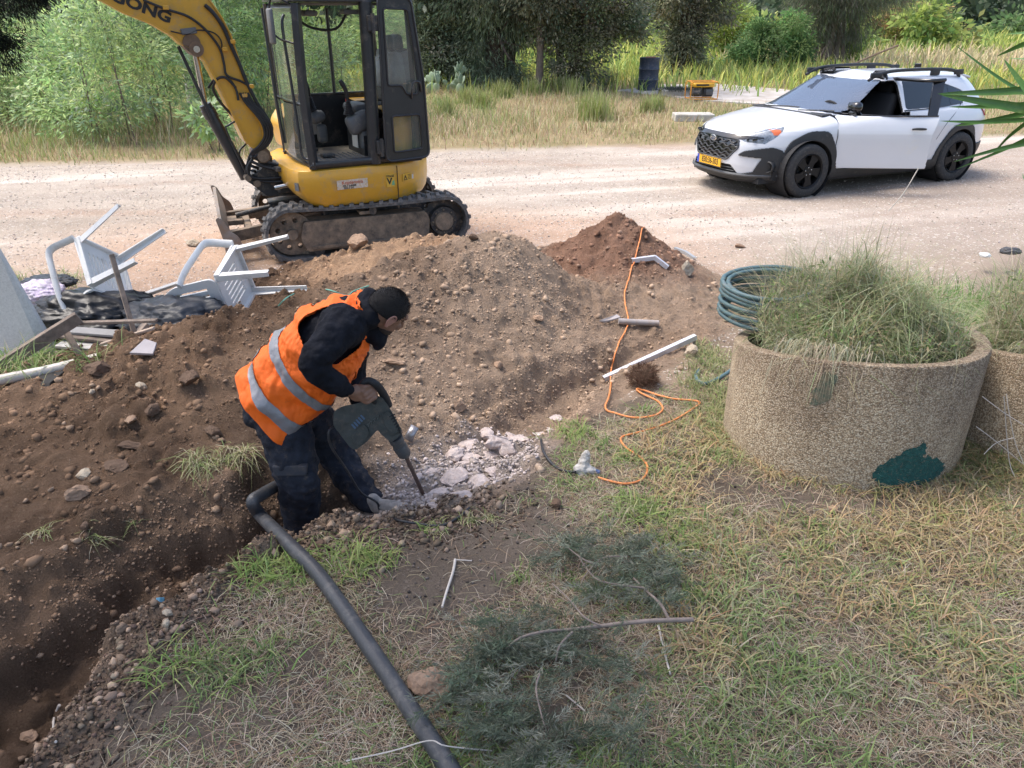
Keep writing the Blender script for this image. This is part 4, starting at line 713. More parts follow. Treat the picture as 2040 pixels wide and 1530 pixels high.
for sg in (1, -1):
    y0, y1 = sg*.50, sg*.775; yc = (y0+y1)/2; xa, xb, R_ = .73, -.77, .225
    path = []; n = 16
    L1 = xa-xb; tot = 2*L1+2*math.pi*R_
    def stad(s):
        s %= tot
        if s < L1: return (xb+s, R_*2, 0, 1)
        s -= L1
        if s < math.pi*R_: a = s/R_; return (xa+R_*math.sin(a), R_+R_*math.cos(a), math.sin(a), math.cos(a))
        s -= math.pi*R_
        if s < L1: return (xa-s, 0, 0, -1)
        s -= L1; a = s/R_; return (xb-R_*math.sin(a), R_-R_*math.cos(a), -math.sin(a), -math.cos(a))
    m = MB(); N_ = 96; v = []
    for i in range(N_):
        x, z, nx_, nz_ = stad(i*tot/N_); x0 = x; sag = -.018*math.sin((x-xb)/(L1)*math.pi) if nz_ > .9 else 0
        for (yy, o) in ((y0, 0), (y0, .03), (y1, .03), (y1, 0)): v.append((x+nx_*o, yy, zt0+z+nz_*o+sag))
    m.add(v, [(i*4+k, i*4+(k+1) % 4, ((i+1) % N_)*4+(k+1) % 4, ((i+1) % N_)*4+k) for i in range(N_) for k in range(4)])
    for i in range(46):
        for half in (0, 1):
            x, z, nx_, nz_ = stad((i+.5*half)*tot/46); sag = -.018*math.sin((x-xb)/(L1)*math.pi) if nz_ > .9 else 0
            T = Matrix(((nz_, 0, nx_, x), (0, 1, 0, 0), (-nx_, 0, nz_, zt0+z+sag), (0, 0, 0, 1)))
            yy = yc+(.062 if half else -.062)*sg; bm = bmesh.new(); bmesh.ops.create_cube(bm, size=1)
            for vv in bm.verts:
                top = vv.co.z > 0; skew = .03*(1 if half else -1)*vv.co.y*2*(1 if sg > 0 else -1)
                vv.co = Vector((vv.co.x*(.036 if top else .052)+skew*.5, vv.co.y*(.145 if top else .165)+yy, .038+vv.co.z*.026))
            m.bm(bm, T)
    tr = uc(m, 'track', rub, smooth=30)
    m = MB(); plate(m, roundpoly([(-.60, .10), (.60, .08), (.66, .20), (.62, .37), (-.58, .375), (-.62, .30)], .03), [], y0+sg*.03, y1-sg*.035)
    m.box((0, yc, .41), (.16, .2, .03)).box((.0, y1-sg*.02, .12), (1.12, .02, .03))
    for x in (-.5, .52): m.cyl((x, y1-sg*.05, .12), (x, y1-sg*.015, .12), .016, 8)
    uc(m, 'track_frame', dst, tr, bev=.006)
    m = MB()
    for x in (-.35, -.05, .25, .5): m = MB().cyl((x, y0+sg*.04, .085), (x, y1-sg*.04, .085), .055, 14); uc(m, 'roller', blm, tr, smooth=40)
    m = MB().cyl((-.05, y0+sg*.06, .425), (-.05, y1-sg*.03, .425), .038, 14); uc(m, 'top_roller', blm, tr, smooth=40)
    # idler wheel with holes, sprocket with teeth and motor cover
    m = MB(); c = [(.73+.205*math.cos(a*math.pi/20), zt0+.225+.205*math.sin(a*math.pi/20)) for a in range(40)]
    hs = [[(.73+.135*math.cos(q*math.pi/4+.3)+.026*math.cos(-t*math.pi/5), zt0+.225+.135*math.sin(q*math.pi/4+.3)+.026*math.sin(-t*math.pi/5)) for t in range(10)] for q in range(8)]
    plate(m, c, hs, yc-.03, yc+.05*sg+.0); m.cyl((.73, yc-.07, zt0+.225), (.73, yc+.09*sg, zt0+.225), .05, 20); uc(m, 'idler_wheel', dst, tr, smooth=30)
    m = MB(); tt = []
    for a in range(72): rr = .205+(.018 if (a//2) % 2 else 0); tt.append((-.77+rr*math.cos(a*math.pi/36), zt0+.225+rr*math.sin(a*math.pi/36)))
    plate(m, tt, [], yc-.02, yc+.02); m.cyl((-.77, yc, zt0+.225), (-.77, yc+.08*sg, zt0+.225), .15, 28, .14)
    uc(m, 'drive_sprocket', blm, tr, smooth=30); m = MB(); m.cyl((-.77, yc+.075*sg, zt0+.225), (-.77, yc+.115*sg, zt0+.225), .098, 28, .09)
    for q in range(8): m.cyl((-.77+.115*math.cos(q*.785), yc+.07*sg, zt0+.225+.115*math.sin(q*.785)), (-.77+.115*math.cos(q*.785), yc+.095*sg, zt0+.225+.115*math.sin(q*.785)), .009, 6)
    uc(m, 'motor_cover', dst, tr, smooth=30)
m = MB().box((0, 0, .36), (.75, .95, .16), bev=.03).cyl((0, 0, .38), (0, 0, .52), .34, 36); m.box((.25, 0, .30), (.3, .7, .1), bev=.02); uc(m, 'undercarriage', blm)
# dozer blade
m = MB(); pr = []
for i in range(13): z = .03+.44*i/12; pr.append((1.30+.055*(abs(i-6)/6)**1.6+.02*(i/12), z))
poly = pr+[(x-.03, z) for x, z in reversed(pr)]; m.prism(poly, -.76, .76); 
for s in (-1, 1):
    e = [(1.395, .475), (1.37, .49), (1.33, .46), (1.29, .36), (1.22, .30), (1.19, .20), (1.22, .08), (1.30, .025), (1.37, .03), (1.35, .15), (1.36, .3)]; m.prism(roundpoly(e, .03), s*.765, s*.78)
b_ = uc(m, 'dozer_blade', bld, smooth=35)
m = MB()
for s in (-1, 1): m.add(*(lambda P: (P, [(0, 1, 2, 3), (4, 7, 6, 5), (0, 4, 5, 1), (1, 5, 6, 2), (2, 6, 7, 3), (3, 7, 4, 0)]))([(.35, s*.30-.035, .27), (1.28, s*.42-.035, .16), (1.28, s*.42+.035, .16), (.35, s*.30+.035, .27), (.35, s*.30-.035, .36), (1.28, s*.42-.035, .27), (1.28, s*.42+.035, .27), (.35, s*.30+.035, .36)]))
m.box((1.10, 0, .22), (.07, .8, .08), bev=.01).box((1.22, 0, .27), (.16, .22, .05)); uc(m, 'blade_arms', dst, b_, bev=.006)
m = MB().cyl((.40, 0, .42), (.85, 0, .38), .05, 16).cyl((.85, 0, .38), (1.2, 0, .32), .025, 12).box((.62, 0, .455), (.5, .2, .02), rot=(0, .09, 0)); uc(m, 'blade_cylinder', blm, b_, smooth=40)
# house
def ring(ins, fr, z):
    o = [(.74-fr, -.30), (.77-fr, .05), (.77-fr, .50), (.72-fr*.8, .66), (.58-fr*.5, .745)]
    o += [(.2, .76), (-.22, .76)]+[(-.10-.68*math.sin(a), .76*math.cos(a)) for a in [i*math.pi/16 for i in range(2, 15)]]+[(-.2, -.76), (.3, -.76), (.60-fr*.5, -.70), (.70-fr, -.55)]
    return [(x*(1-ins/.76) if x < 0 else x, y*(1-ins/.76), z) for x, y in o]
R = [ring(.10, .24, .485), ring(.05, .17, .50), ring(.015, .10, .56), ring(0, .02, .66), ring(0, 0, .74), ring(0, 0, .82), ring(.012, .012, .845), ring(.06, .05, .862)]
m = MB(); n = len(R[0]); v = [p for r in R for p in r]; f = [(i*n+k, i*n+(k+1) % n, (i+1)*n+(k+1) % n, (i+1)*n+k) for i in range(len(R)-1) for k in range(n)]+[tuple(range(n)), tuple((len(R)-1)*n+k for k in range(n))]
house = m.add(v, f).build('house_skirt', yel, ex, smooth=35, bev=.004)
MB().box((-.215, .762, .67), (.006, .008, .33)).build('seam', blktxt, house)
m = MB(); plate(m, roundpoly([(-.62, .88), (.56, .88), (.60, 1.15), (.48, 1.30), (-.62, 1.34)], .06), [], -.75, -.32); m.build('side_hood', yel, ex, bev=.015)
m = MB(); m.lathe([(.60, .86), (.70, .90), (.72, 1.1), (.71, 1.26), (.66, 1.34), (.3, 1.37), (0, 1.37)], 24, Matrix.Translation((-.08, 0, 0)) @ Matrix.Rotation(math.radians(95), 4, 'Z'), math.radians(170)); m.build('engine_hood', yel, ex, smooth=40)
# stickers on the skirt
YS = .7635
def sticker(name, x, z, w_, h_, mat, tilt=0): return MB().box((x, YS, z), (w_, .003, h_), rot=(0, tilt, 0)).build(name, mat, house)
s1 = sticker('torn_sticker', .24, .705, .30, .085, M('torn_paper', (.60, .55, .48), .8, 0, .15, 30, dirt=(.62, .33, .03), dirtamt=.45))
mm = MB(); TX = facing((.24, YS+.003, .722), (-1, 0, 0), (0, 0, 1)); mm.add(*textmesh('Kopterotra', .045, .0004), TX).build('lettering', M('print_red', (.5, .12, .06), .7), s1)
mm = MB(); mm.add(*textmesh('09-7 64488', .028, .0002), facing((.27, YS+.003, .692), (-1, 0, 0), (0, 0, 1))); mm.add(*textmesh('050-7 54', .026, .0002), facing((.28, YS+.003, .672), (-1, 0, 0), (0, 0, 1))); mm.build('lettering', blktxt, s1)
s2 = sticker('stage_sticker', -.14, .70, .085, .12, M('sticker_yellow', (.66, .40, .05), .5))
mm = MB(); mm.add(*textmesh('STAGE', .026, .0005), facing((-.14, YS+.0035, .742), (-1, 0, 0), (0, 0, 1))); mm.add(*textmesh('V', .085, .002), facing((-.13, YS+.0035, .692), (-1, 0, 0), (0, 0, 1))); mm.build('lettering', blktxt, s2)
MB().prism([(-.182, .655), (-.15, .655), (-.158, .69), (-.178, .705)], YS+.001, YS+.0025).build('green_leaf', M('leaf_print', (.16, .38, .20), .6), s2)
def arcpt(x, z, o=0):  # skirt surface behind x=-.22 is rounded
    a = math.asin(min(1, max(0, (-.10-x)/.68))); return Vector((x, .76*math.cos(a)+.004+o, z)), Vector((-math.cos(a), -math.sin(a)*1.1, 0))
p, r = arcpt(-.33, .71, .004); T = facing(p, r, (0, 0, 1)); s3 = MB().box((0, 0, 0), (.12, .07, .004), mtx=T).build('warning_sticker', M('sticker_yellow2', (.62, .36, .03), .5), house)
mm = MB(); plate(mm, [(-.05, -.026), (.0, -.026), (-.025, .024)], [[(-.041, -.020), (-.009, -.020), (-.025, .013)]], .002, .004, 'z', T); mm.box((-.025, .0, .003), (.004, .018, .002), mtx=T)
for k in range(4): mm.box((.03, .02-.013*k, .003), (.04-.006*(k % 2), .004, .002), mtx=T)
mm.build('warning_print', blktxt, s3); MB().box((.072, -.005, .001), (.02, .04, .004), mtx=T).build('white_tag', wht, s3)
p, r = arcpt(-.62, .74, .004)
sg_ = MB().box((.735, .63, .70), (.05, .003, .075), rot=(0, 0, math.radians(-62))).build('model_plate', gry, house)
# cab
zs, zr = .88, 2.25; cy0, cy1 = -.27, .70
cab = MB().box((.05, .215, .875), (1.08, .98, .05), bev=.01).box((.09, .715, .90), (1.0, .05, .06), bev=.008).box((-.48, .215, 1.1), (.06, .94, .45), bev=.01)
for a, b, s in (((.57, cy1, .86), (.575, cy1-.005, 2.24), .075), ((-.02, cy1, .86), (-.04, cy1, 2.26), .10), ((-.50, cy1-.02, .86), (-.44, cy1-.02, 2.26), .06), ((.58, cy0, .86), (.60, cy0, 2.24), .05), ((-.50, cy0, .86), (-.44, cy0, 2.24), .06)):
    A, B = Vector(a), Vector(b); cab.tube([A, A*.5+B*.5+Vector((.02 if A.x > .5 else 0, 0, 0)), B], [s*.62]*3, 4 if s < .09 else 12, spline=3)
for y in (cy0, cy1): cab.tube([(.60, y, .90), (.58, y, .88), (-.5, y, .88)], .03, 6)
cab.tube([(.575, cy1, 2.20), (.575, cy0, 2.20)], .035, 6).tube([(.60, cy1-.02, 1.42), (.62, .2, 1.42), (.60, cy0+.02, 1.42)], .016, 6)
cabo = cab.build('cab_frame', blk, ex, smooth=40, bev=.008)
m = MB(); plate(m, roundpoly([(.64, -.31), (.64, .74), (-.50, .74), (-.50, -.31)], .08), [], 2.25, 2.33, 'z'); m.build('cab_roof', blk, cabo, bev=.025, smooth=40)
m = MB(); m.box((.1, .2, 2.235), (.9, .8, .02)); m.build('roof_lining', M('lining', (.22, .22, .215), .9), cabo)
m = MB(); m.box((.36, .3, 2.16), (.12, .2, .05), bev=.02).box((.0, .45, 2.17), (.2, .15, .04), bev=.01); m.build('roof_console', gry, cabo)
# front glass: bulging upper and lower panes, right side pane, rear pane
def pane(name, P, nrm=None): return MB().add(P, [(0, 1, 2, 3)]).build(name, glz, cabo)
for z0, z1, nm in ((1.43, 2.2, 'front_glass'), (.92, 1.41, 'lower_front_glass')):
    m = MB(); v = []; 
    for i in range(9):
        y = cy0+.03+(cy1-cy0-.08)*i/8; bx = .605+.04*math.sin(math.pi*i/8); v += [(bx, y, z0), (bx+.01, y, z1)]
    m.add(v, [(2*i, 2*i+2, 2*i+3, 2*i+1) for i in range(8)]).build(nm, glz, cabo, smooth=30)
pane('side_glass', [(.57, cy0, 1.42), (-.44, cy0, 1.42), (-.42, cy0, 2.2), (.57, cy0, 2.2)]); pane('rear_glass', [(-.47, cy0+.03, 1.38), (-.47, cy1-.05, 1.38), (-.43, cy1-.05, 2.2), (-.43, cy0+.03, 2.2)])
m = MB().box((.05, cy0, 1.15), (1.0, .03, .50)).tube([(.02, cy0, 1.4), (.02, cy0, 2.2)], .018, 6).tube([(.57, cy0, 1.41), (-.45, cy0, 1.41)], .02, 6); m.build('side_panel', blk, cabo)
# grab bar outside the front corner, front guard bar
MB().tube([(.66, .60, 2.15), (.69, .62, 2.05), (.675, .64, 1.6), (.665, .66, 1.2), (.66, .67, .98), (.60, .70, .95)], .013, 8, spline=4).build('grab_bar', blk, cabo, smooth=60)
MB().tube([(.64, -.05, 1.0), (.66, -.10, 1.5), (.66, -.2, 2.2)], .012, 8).build('wiper', blk, cabo, smooth=60)
mr = MB().box((.78, .60, 2.06), (.035, .13, .28), bev=.025).build('mirror', gry, cabo, smooth=50); MB().tube([(.60, .68, 2.22), (.72, .66, 2.28), (.77, .60, 2.24), (.77, .60, 2.0), (.6, .70, 1.92)], .010, 6, spline=3).build('mirror_bracket', blk, mr, smooth=60)
for x, y in ((.66, .45), (.66, .0)): MB().box((x, y, 2.30), (.07, .11, .07), bev=.02).build('work_lamp', blm, cabo)
# the door, folded right back along the cab side
m = MB(); out = roundpoly([(-.10, .885), (-.545, .90), (-.52, 1.6), (-.43, 2.285), (-.12, 2.30)], .07, 5)
h1 = roundpoly([(-.165, 1.56), (-.165, 2.20), (-.395, 2.19), (-.462, 1.62), (-.455, 1.475), (-.345, 1.475), (-.30, 1.56)], .03, 4)[::-1]
h2 = roundpoly([(-.185, .965), (-.185, 1.295), (-.465, 1.295), (-.48, .98)], .03, 4)[::-1]
dr = plate(m, out, [h1, h2], .765, .80).build('cab_door', blk, ex, bev=.008, smooth=30)
for h, nm in ((h1, 'door_glass'), (h2, 'lower_door_glass')):
    MB().add([(x, .782, z) for x, z in h], [tuple(range(len(h)))]).build(nm, glz, dr)
m = MB()
for h in (h1, h2): m.tube([(x, .802, z) for x, z in h]+[(h[0][0], .802, h[0][1])], .009, 6, caps=False)
m.tube([(x, .80, z) for x, z in out]+[(out[0][0], .80, out[0][1])], .012, 6, caps=False); m.build('seal', M('seal_rubber', (.03, .03, .033), .35), dr, smooth=60)
MB().tube([(-.49, .80, 1.50), (-.46, .84, 1.58), (-.40, .84, 1.58), (-.38, .84, 1.5), (-.39, .80, 1.44)], .011, 8, spline=4).build('door_handle', blk, dr, smooth=60)
for z in (1.02, 2.08): MB().box((-.07, .775, z), (.10, .05, .13), bev=.01).cyl((-.065, .80, z-.08), (-.065, .80, z+.08), .017, 10).build('hinge', blm, dr)
# inside the cab
ci = MB().box((.12, .22, .905), (.86, .80, .012)); ci.build('floor', fl, cabo); m = MB()
for k in range(9): m.box((.05+.05*k, .45, .914), (.012, .4, .008))
m.build('floor_mat', gry, cabo)
m = MB().box((-.22, .22, 1.08), (.40, .62, .34), bev=.02).box((.0, .3, 1.0), (.04, .5, .2)); m.build('seat_box', blk, cabo)
m = MB().box((-.16, .24, 1.32), (.42, .44, .10), bev=.045).box((-.36, .24, 1.60), (.10, .42, .50), bev=.05, rot=(0, -.12, 0)).box((-.40, .24, 1.90), (.07, .22, .14), bev=.03); m.build('seat', M('seat_vinyl', (.06, .062, .065), .55), cabo, smooth=50)
m = MB(); pl = M('clear_film', (.55, .58, .6), .25, 0, .2, 14, 1.0, 12, alpha=.45); m.box((-.36, .34, 1.66), (.2, .36, .30), bev=.06, rot=(.2, -.2, .3)); m.build('plastic_bag', pl, cabo, smooth=60)
for (x, y, nm) in ((.13, .50, 'near'), (.33, -.08, 'far')):
    fk = 1.0 if nm == 'near' else .62; m = MB(); m.box((x-.09*fk, y, 1.22), (.24*fk, .12, .18*fk), bev=.04, rot=(0, .35, 0)).box((x-.14*fk, y, 1.06), (.10, .09, .18), bev=.03); pod = m.build('control_pod', gry, cabo, smooth=50)
    m = MB(); pr = []
    for k in range(7): pr += [(.056-.005*k, 1.30+.018*k), (.045-.005*k, 1.309+.018*k)]
    m.lathe(pr+[(0, 1.43)], 16, Matrix.Translation((x, y, 0))); m.build('bellows', hos, pod, smooth=30)
    MB().tube([(x, y, 1.42), (x+.01, y, 1.50), (x+.035, y, 1.56), (x+.06, y, 1.60)], [.014, .018, .022, .018], 10, spline=3).build('joystick', hos, pod, smooth=60)
MB().tube([(.08, .33, 1.3), (.08, .33, 1.42)], [.018, .02], 10).build('safety_lever', red, cabo, smooth=60)
for y in (.10, .20): MB().tube([(.47, y, .92), (.47, y, 1.25), (.45, y, 1.38)], .010, 8).box((.45, y, 1.39), (.03, .07, .025), bev=.008).build('travel_lever', gry, cabo, smooth=50)
m = MB().box((.36, .45, .935), (.12, .10, .03), bev=.008).box((.40, .05, .935), (.10, .12, .03), bev=.008); m.build('pedal', blm, cabo)
d1 = LP(631, 250, cy0+.03); MB().box(d1, (.10, .004, .17)).build('white_decal', wht, cabo); MB().box((d1.x, d1.y+.003, d1.z+.075), (.10, .003, .02)).build('red_decal', red, cabo)
d2 = LP(692, 284, .30); MB().box((.028, d2.y, 1.03), (.006, .16, .13)).build('white_decal', wht, cabo)
MB().tube([(.5, .1, 2.2), (.35, .2, 2.05), (.12, .3, 2.03), (.0, .35, 2.2)], .012, 8, spline=5).build('cab_cable', hos, cabo, smooth=60)
# swing post, slew frame nose, hoses
m = MB(); pp = [LP(x, y, 0) for x, y in ((507, 340), (520, 328), (545, 322), (560, 318), (562, 330), (590, 335), (590, 385), (530, 388), (515, 378), (498, 364), (486, 357), (486, 348), (497, 350))]
m.prism(roundpoly([(p.x, p.z) for p in pp], .02), -.11, .11); sp = m.build('swing_post', blm, ex, bev=.01)
m = MB().box((.62, .0, .80), (.40, .50, .04), bev=.01).box((.60, 0, .60), (.42, .44, .06), bev=.01).cyl((.86, 0, .52), (.86, 0, .90), .07, 18).box((.5, .0, .70), (.2, .5, .28)); m.build('slew_nose', blm, ex, bev=.006)
m = MB().cyl((.99, -.14, .67), (.99, .14, .67), .032, 16).cyl((1.07, -.15, .73), (1.07, .15, .73), .03, 16).cyl((.90, -.14, .92), (.90, .14, .92), .055, 18); m.build('pivot_pin', dst, sp, smooth=40)
rg = random.Random(3); m = MB()
for k in range(7):
    y = rg.uniform(-.18, .22); z = .56+.045*k; m.tube([(.45, y, z), (.65, y+rg.uniform(-.04, .04), z-.02), (.88, y*.7, z+.03), (1.02, .10+.01*k, z+.10)], .014, 8, spline=4)
m.build('swing_hoses', hos, ex, smooth=60); MB().tube([(.5, .30, .66), (.72, .28, .66), (.86, .26, .64)], [.03, .022, .022], 12).build('swing_cylinder', chm, ex, smooth=60)
# boom
lo = [(523, 303), (499, 291), (488, 279), (463, 226), (435, 169), (411, 123), (393, 102), (361, 88), (343, 71), (302, 47), (247, 25), (202, 0)]
up = [(530, 296), (523, 254), (495, 183), (481, 134), (460, 70), (442, 35), (418, 0)]
lo = [LP(x, y, .11) for x, y in lo]; lo = [(p.x, p.z) for p in lo]+[(2.9, 2.62), (3.0, 2.70)]
up = [LP(x, y, .11) for x, y in up]; up = [(p.x, p.z) for p in up]+[(1.27, 2.42), (1.50, 2.58), (2.9, 2.86), (3.0, 2.80)]
m = MB(); m.prism(lo+up[::-1], -.098, .098); bo = m.build('boom', yel, ex, bev=.008)
m = MB()
for L_ in (lo[:-1], up[:-1]):
    for (x0, z0), (x1, z1) in zip(L_[:-1], L_[1:]):
        d = Vector((x1-x0, z1-z0)); l = d.length; a = math.atan2(d.y, d.x); m.box(((x0+x1)/2, 0, (z0+z1)/2), (l+.008, .224, .016), rot=(0, -a, 0))
m.build('boom_flange', yel, bo, bev=.004)
m = MB(); m.cyl((.90, -.13, .93), (.90, .13, .93), .075, 20).build('foot_boss', M('boss_brown', (.16, .10, .06), .6, 0, .3, 9), bo, smooth=40); m = MB(); p = LP(391, 98, .11); m.cyl((p.x+.0, -.14, p.z), (p.x, .125, p.z), .062, 20); q = LP(382, 86, .11); m.cyl((q.x, -.12, q.z), (q.x, .112, q.z), .075, 20); m.build('boom_boss', M('boss_brown', (.16, .10, .06), .6, 0, .3, 9), bo, smooth=40)
m = MB(); m.cyl((p.x, .12, p.z), (p.x, .135, p.z), .028, 16); m.build('boom_pin', chm, bo, smooth=40)
c1 = LP(273, 16, .112); c2 = LP(325, 40, .112); v, f = textmesh('LIUGONG', .118, .005, .002, 1.30, 0)
mid = LP(262, 12, .112); T = facing((LP(336, 38, .1).x+.30, .1005, LP(336, 38, .1).z+.135), (-1, 0, -.42), (-.42, 0, 1)); MB().add(v, f, T).build('lettering', blktxt, bo)
m = MB(); A = Vector((1.07, 0, .73)); B = LP(408, 208, .0); C = LP(388, 100, 0); ax = (B-A).normalized(); m.cyl(A-ax*.02, A+ax*((B-A).length), .056, 20).cyl(A+ax*.60, A+ax*.68, .064, 20); bc = m.build('boom_cylinder', blk, ex, smooth=40)
MB().cyl(B, C, .026, 16).build('piston_rod', chm, bc, smooth=60)
g1, g2 = LP(355, 92, .06), LP(424, 240, .06); MB().tube([g1, g2], .016, 6).build('rod_guard', blk, bc)
MB().tube([LP(472, 240, .08), LP(455, 250, .08), LP(452, 262, .08), LP(490, 345, .08)], .009, 8, spline=3).build('cylinder_pipe', blk, bc, smooth=60)
def hose(pts, r=.011, y=.12, nm='boom_hose', par=bo, mat=hos): return MB().tube([LP(px, py, yy if yy is not None else y) for px, py, yy in [(q if len(q) == 3 else (*q, None)) for q in pts]], r, 8, spline=5).build(nm, mat, par, smooth=60)
hose([(285, 0), (330, 18), (375, 33), (410, 60), (437, 95), (446, 125), (452, 150), (480, 162), (497, 172)], .011)
hose([(340, 62), (372, 68), (395, 60), (425, 65), (440, 80), (442, 96)], .006)
hose([(408, 10), (425, 26), (445, 55), (460, 90), (478, 130), (490, 160), (512, 205), (535, 240), (541, 262), (528, 285), (512, 298)], .017)
for k, o in enumerate((0, 5, 10, 15)): hose([(478+o, 185), (490+o, 205, .13), (510+o, 228, .15), (524+o, 250, .16), (527+o, 272, .15), (515+o, 292, .14), (500+o*.6, 305, .12), (492, 330, .1), (490, 350, .08)], .012)
hose([(415, 175, .0), (430, 157, .05), (455, 158, .1), (470, 178, .12), (475, 200, .13)], .011); hose([(471, 238, .06), (440, 205, .04), (425, 178, .05), (432, 158, .1), (450, 155, .12), (470, 175, .12)], .012)
hose([(520, 303, .12), (502, 318, .14), (493, 335, .14), (500, 352, .14), (530, 356, .14), (590, 350, .2)], .012, par=ex, nm='swing_hose'); hose([(512, 300, .1), (500, 325, .12), (496, 350, .12), (508, 358, .12), (540, 362, .14), (585, 360, .2)], .012, par=ex, nm='swing_hose')
hose([(492, 285, -.05), (478, 300, -.02), (480, 320, .0), (500, 340, .05)], .01, par=ex, nm='swing_hose')
for px, py in ((330, 15), (448, 98), (463, 83), (487, 190), (500, 172)): p = LP(px, py, .115); MB().box(p, (.05, .04, .035), bev=.006).build('hose_clamp', yel, bo)
p = LP(376, 62, .11); MB().box(p, (.13, .03, .05), rot=(0, .1, 0), bev=.006).build('work_lamp', gry, bo)
# dipper arm and bucket (reach out of the picture on the left)
m = MB(); m.prism([(2.88, 2.98), (3.05, 2.95), (3.62, 1.72), (3.52, 1.66), (2.80, 2.70)], -.08, .08); am = m.build('dipper_arm', yel, ex, bev=.008)
m = MB(); m.cyl((2.95, -.11, 2.80), (2.95, .11, 2.80), .05, 16).cyl((2.3, 0, 3.0), (2.85, 0, 3.0), .045, 14); m.build('arm_cylinder', blk, am, smooth=40)
m = MB(); pr = [(3.50, 1.70), (3.72, 1.55), (3.78, 1.30), (3.66, 1.08), (3.40, 1.0), (3.38, 1.02), (3.62, 1.12), (3.72, 1.31), (3.67, 1.5), (3.5, 1.62)]; m.prism(pr, -.22, .22); m.prism([(3.50, 1.70), (3.74, 1.55), (3.78, 1.30), (3.66, 1.08), (3.40, 1.0)], -.225, -.205).prism([(3.50, 1.70), (3.74, 1.55), (3.78, 1.30), (3.66, 1.08), (3.40, 1.0)], .205, .225); m.build('bucket', dst, ex, bev=.005)
# ---------------------------------------------------------------- the white car
CO, CPH = (4.633, 11.33), math.radians(204)
car = thing('parked_car', 'white crossover car with black cladding and its front door open', 'car', (*CO, 0), CPH); car.scale = (1.0, 1.0, .965)
wp = M('car_white', (.62, .63, .655), .28, 0, .015, 2, coat=.8, dirt=(.66, .64, .60), dirtamt=.05)
cb = M('cladding_black', (.022, .023, .025), .55, 0, .1, 10, .15, 200, dirt=(.09, .08, .07), dirtamt=.15)
gb = M('gloss_black', (.012, .012, .013), .15, 0, .1, coat=.5); cin = M('car_interior', (.018, .018, .02), .8); tyr = M('tyre_rubber', (.028, .028, .029), .8, 0, .2, 20, .2, 120, dirt=(.13, .11, .09), dirtamt=.3)
rim = M('rim_black', (.008, .008, .009), .45, 0, .1, spec=.25); tg_ = M('tinted_glass', (.012, .014, .015), .03, 0, .05, spec=.9)
wsg = glassmat('windscreen_glass', (.22, .25, .29), .13, .02, (.30, .38, .54), .24)  # bluish veil paints the sky's reflection into the pane
zk = [.20, .235, .30, .42, .55, .66, .74, .80, .85, .885, .915, .945, .975, 1.0, 1.02, 1.06, 1.12, 1.20, 1.28, 1.35, 1.40, 1.435, 1.46, 1.475]
xf = [2.05, 2.14, 2.18, 2.20, 2.20, 2.19, 2.165, 2.12, 2.02, 1.86, 1.66, 1.43, 1.20, 1.02, .95, .85, .72, .53, .35, .18, .03, -.10, -.25, -.42]
xr = [2.04, 2.10, 2.16, 2.20, 2.22, 2.22, 2.21, 2.20, 2.19, 2.18, 2.175, 2.17, 2.16, 2.155, 2.15, 2.12, 2.08, 2.02, 1.95, 1.87, 1.79, 1.68, 1.50, 1.2]
wk = [.80, .845, .868, .880, .886, .893, .897, .896, .888, .880, .872, .862, .850, .838, .822, .795, .765, .725, .684, .645, .605, .56, .48, .36]
nf = [3.6, 3.6, 3.5, 3.4, 3.3, 3.2, 3.1, 3.1, 3.2, 3.4, 3.6, 3.9, 4.2, 4.4, 4.0, 3.6, 3.6, 3.6, 3.6, 3.6, 3.5, 3.2, 2.8, 2.6]
zf = np.unique(np.concatenate([np.linspace(.20, .84, 100), np.linspace(.84, 1.04, 60), np.linspace(1.04, 1.475, 85)]))
def tab(a):
    v = np.interp(zf, zk, a); kz = np.interp(np.arange(len(zf)), np.arange(len(zf)), v)
    for _ in range(7): kz[1:-1] = (kz[:-2]+2*kz[1:-1]+kz[2:])/4
    return kz
XF, XR, WK, NF = tab(xf), tab(xr), tab(wk), tab(nf)
def ysurf(x, z):
    """half width of the shell at (x, z)"""
    a = np.where(x > 0, np.interp(z, zf, XF), np.interp(z, zf, XR)); W = np.interp(z, zf, WK); n = np.where(x > 0, np.interp(z, zf, NF), 4.2)
    q = np.clip(1-np.abs(x/a)**n, 0, 1); return W*q**(1/n)
NT = 560; rows = []
for k in range(len(zf)):
    half = []
    for sgn, a, n in ((1, XF[k], NF[k]), (-1, XR[k], 4.2)):
        t = np.linspace(0, math.pi/2, 400); x = a*np.cos(t)**(2/n); y = WK[k]*np.sin(t)**(2/n)
        if sgn < 0: x, y = -x[::-1], y[::-1]
        half.append((x, y))
    x = np.concatenate([half[0][0], half[1][0][1:]]); y = np.concatenate([half[0][1], half[1][1][1:]])
    s = np.concatenate([[0], np.cumsum(np.hypot(np.diff(x), np.diff(y)))]); u = np.linspace(0, s[-1], NT); x = np.interp(u, s, x); y = np.interp(u, s, y)
    rows.append(np.stack([np.concatenate([x, x[-2:0:-1]]), np.concatenate([y, -y[-2:0:-1]]), np.full(2*NT-2, zf[k])], -1))
S = np.array(rows); K_, T_ = S.shape[:2]
S[..., 2] += .022*np.exp(-((S[..., 0]-1.5)/.55)**2)*(1-(S[..., 1]/.85)**2)*ss(.86, .95, S[..., 2])*(S[..., 2] < 1.03)
ii = np.arange(K_*T_).reshape(K_, T_); nxt = np.roll(ii, -1, axis=1)
CF = np.stack([ii[:-1], nxt[:-1], nxt[1:], ii[1:]], -1).reshape(-1, 4); CVt = S.reshape(-1, 3)
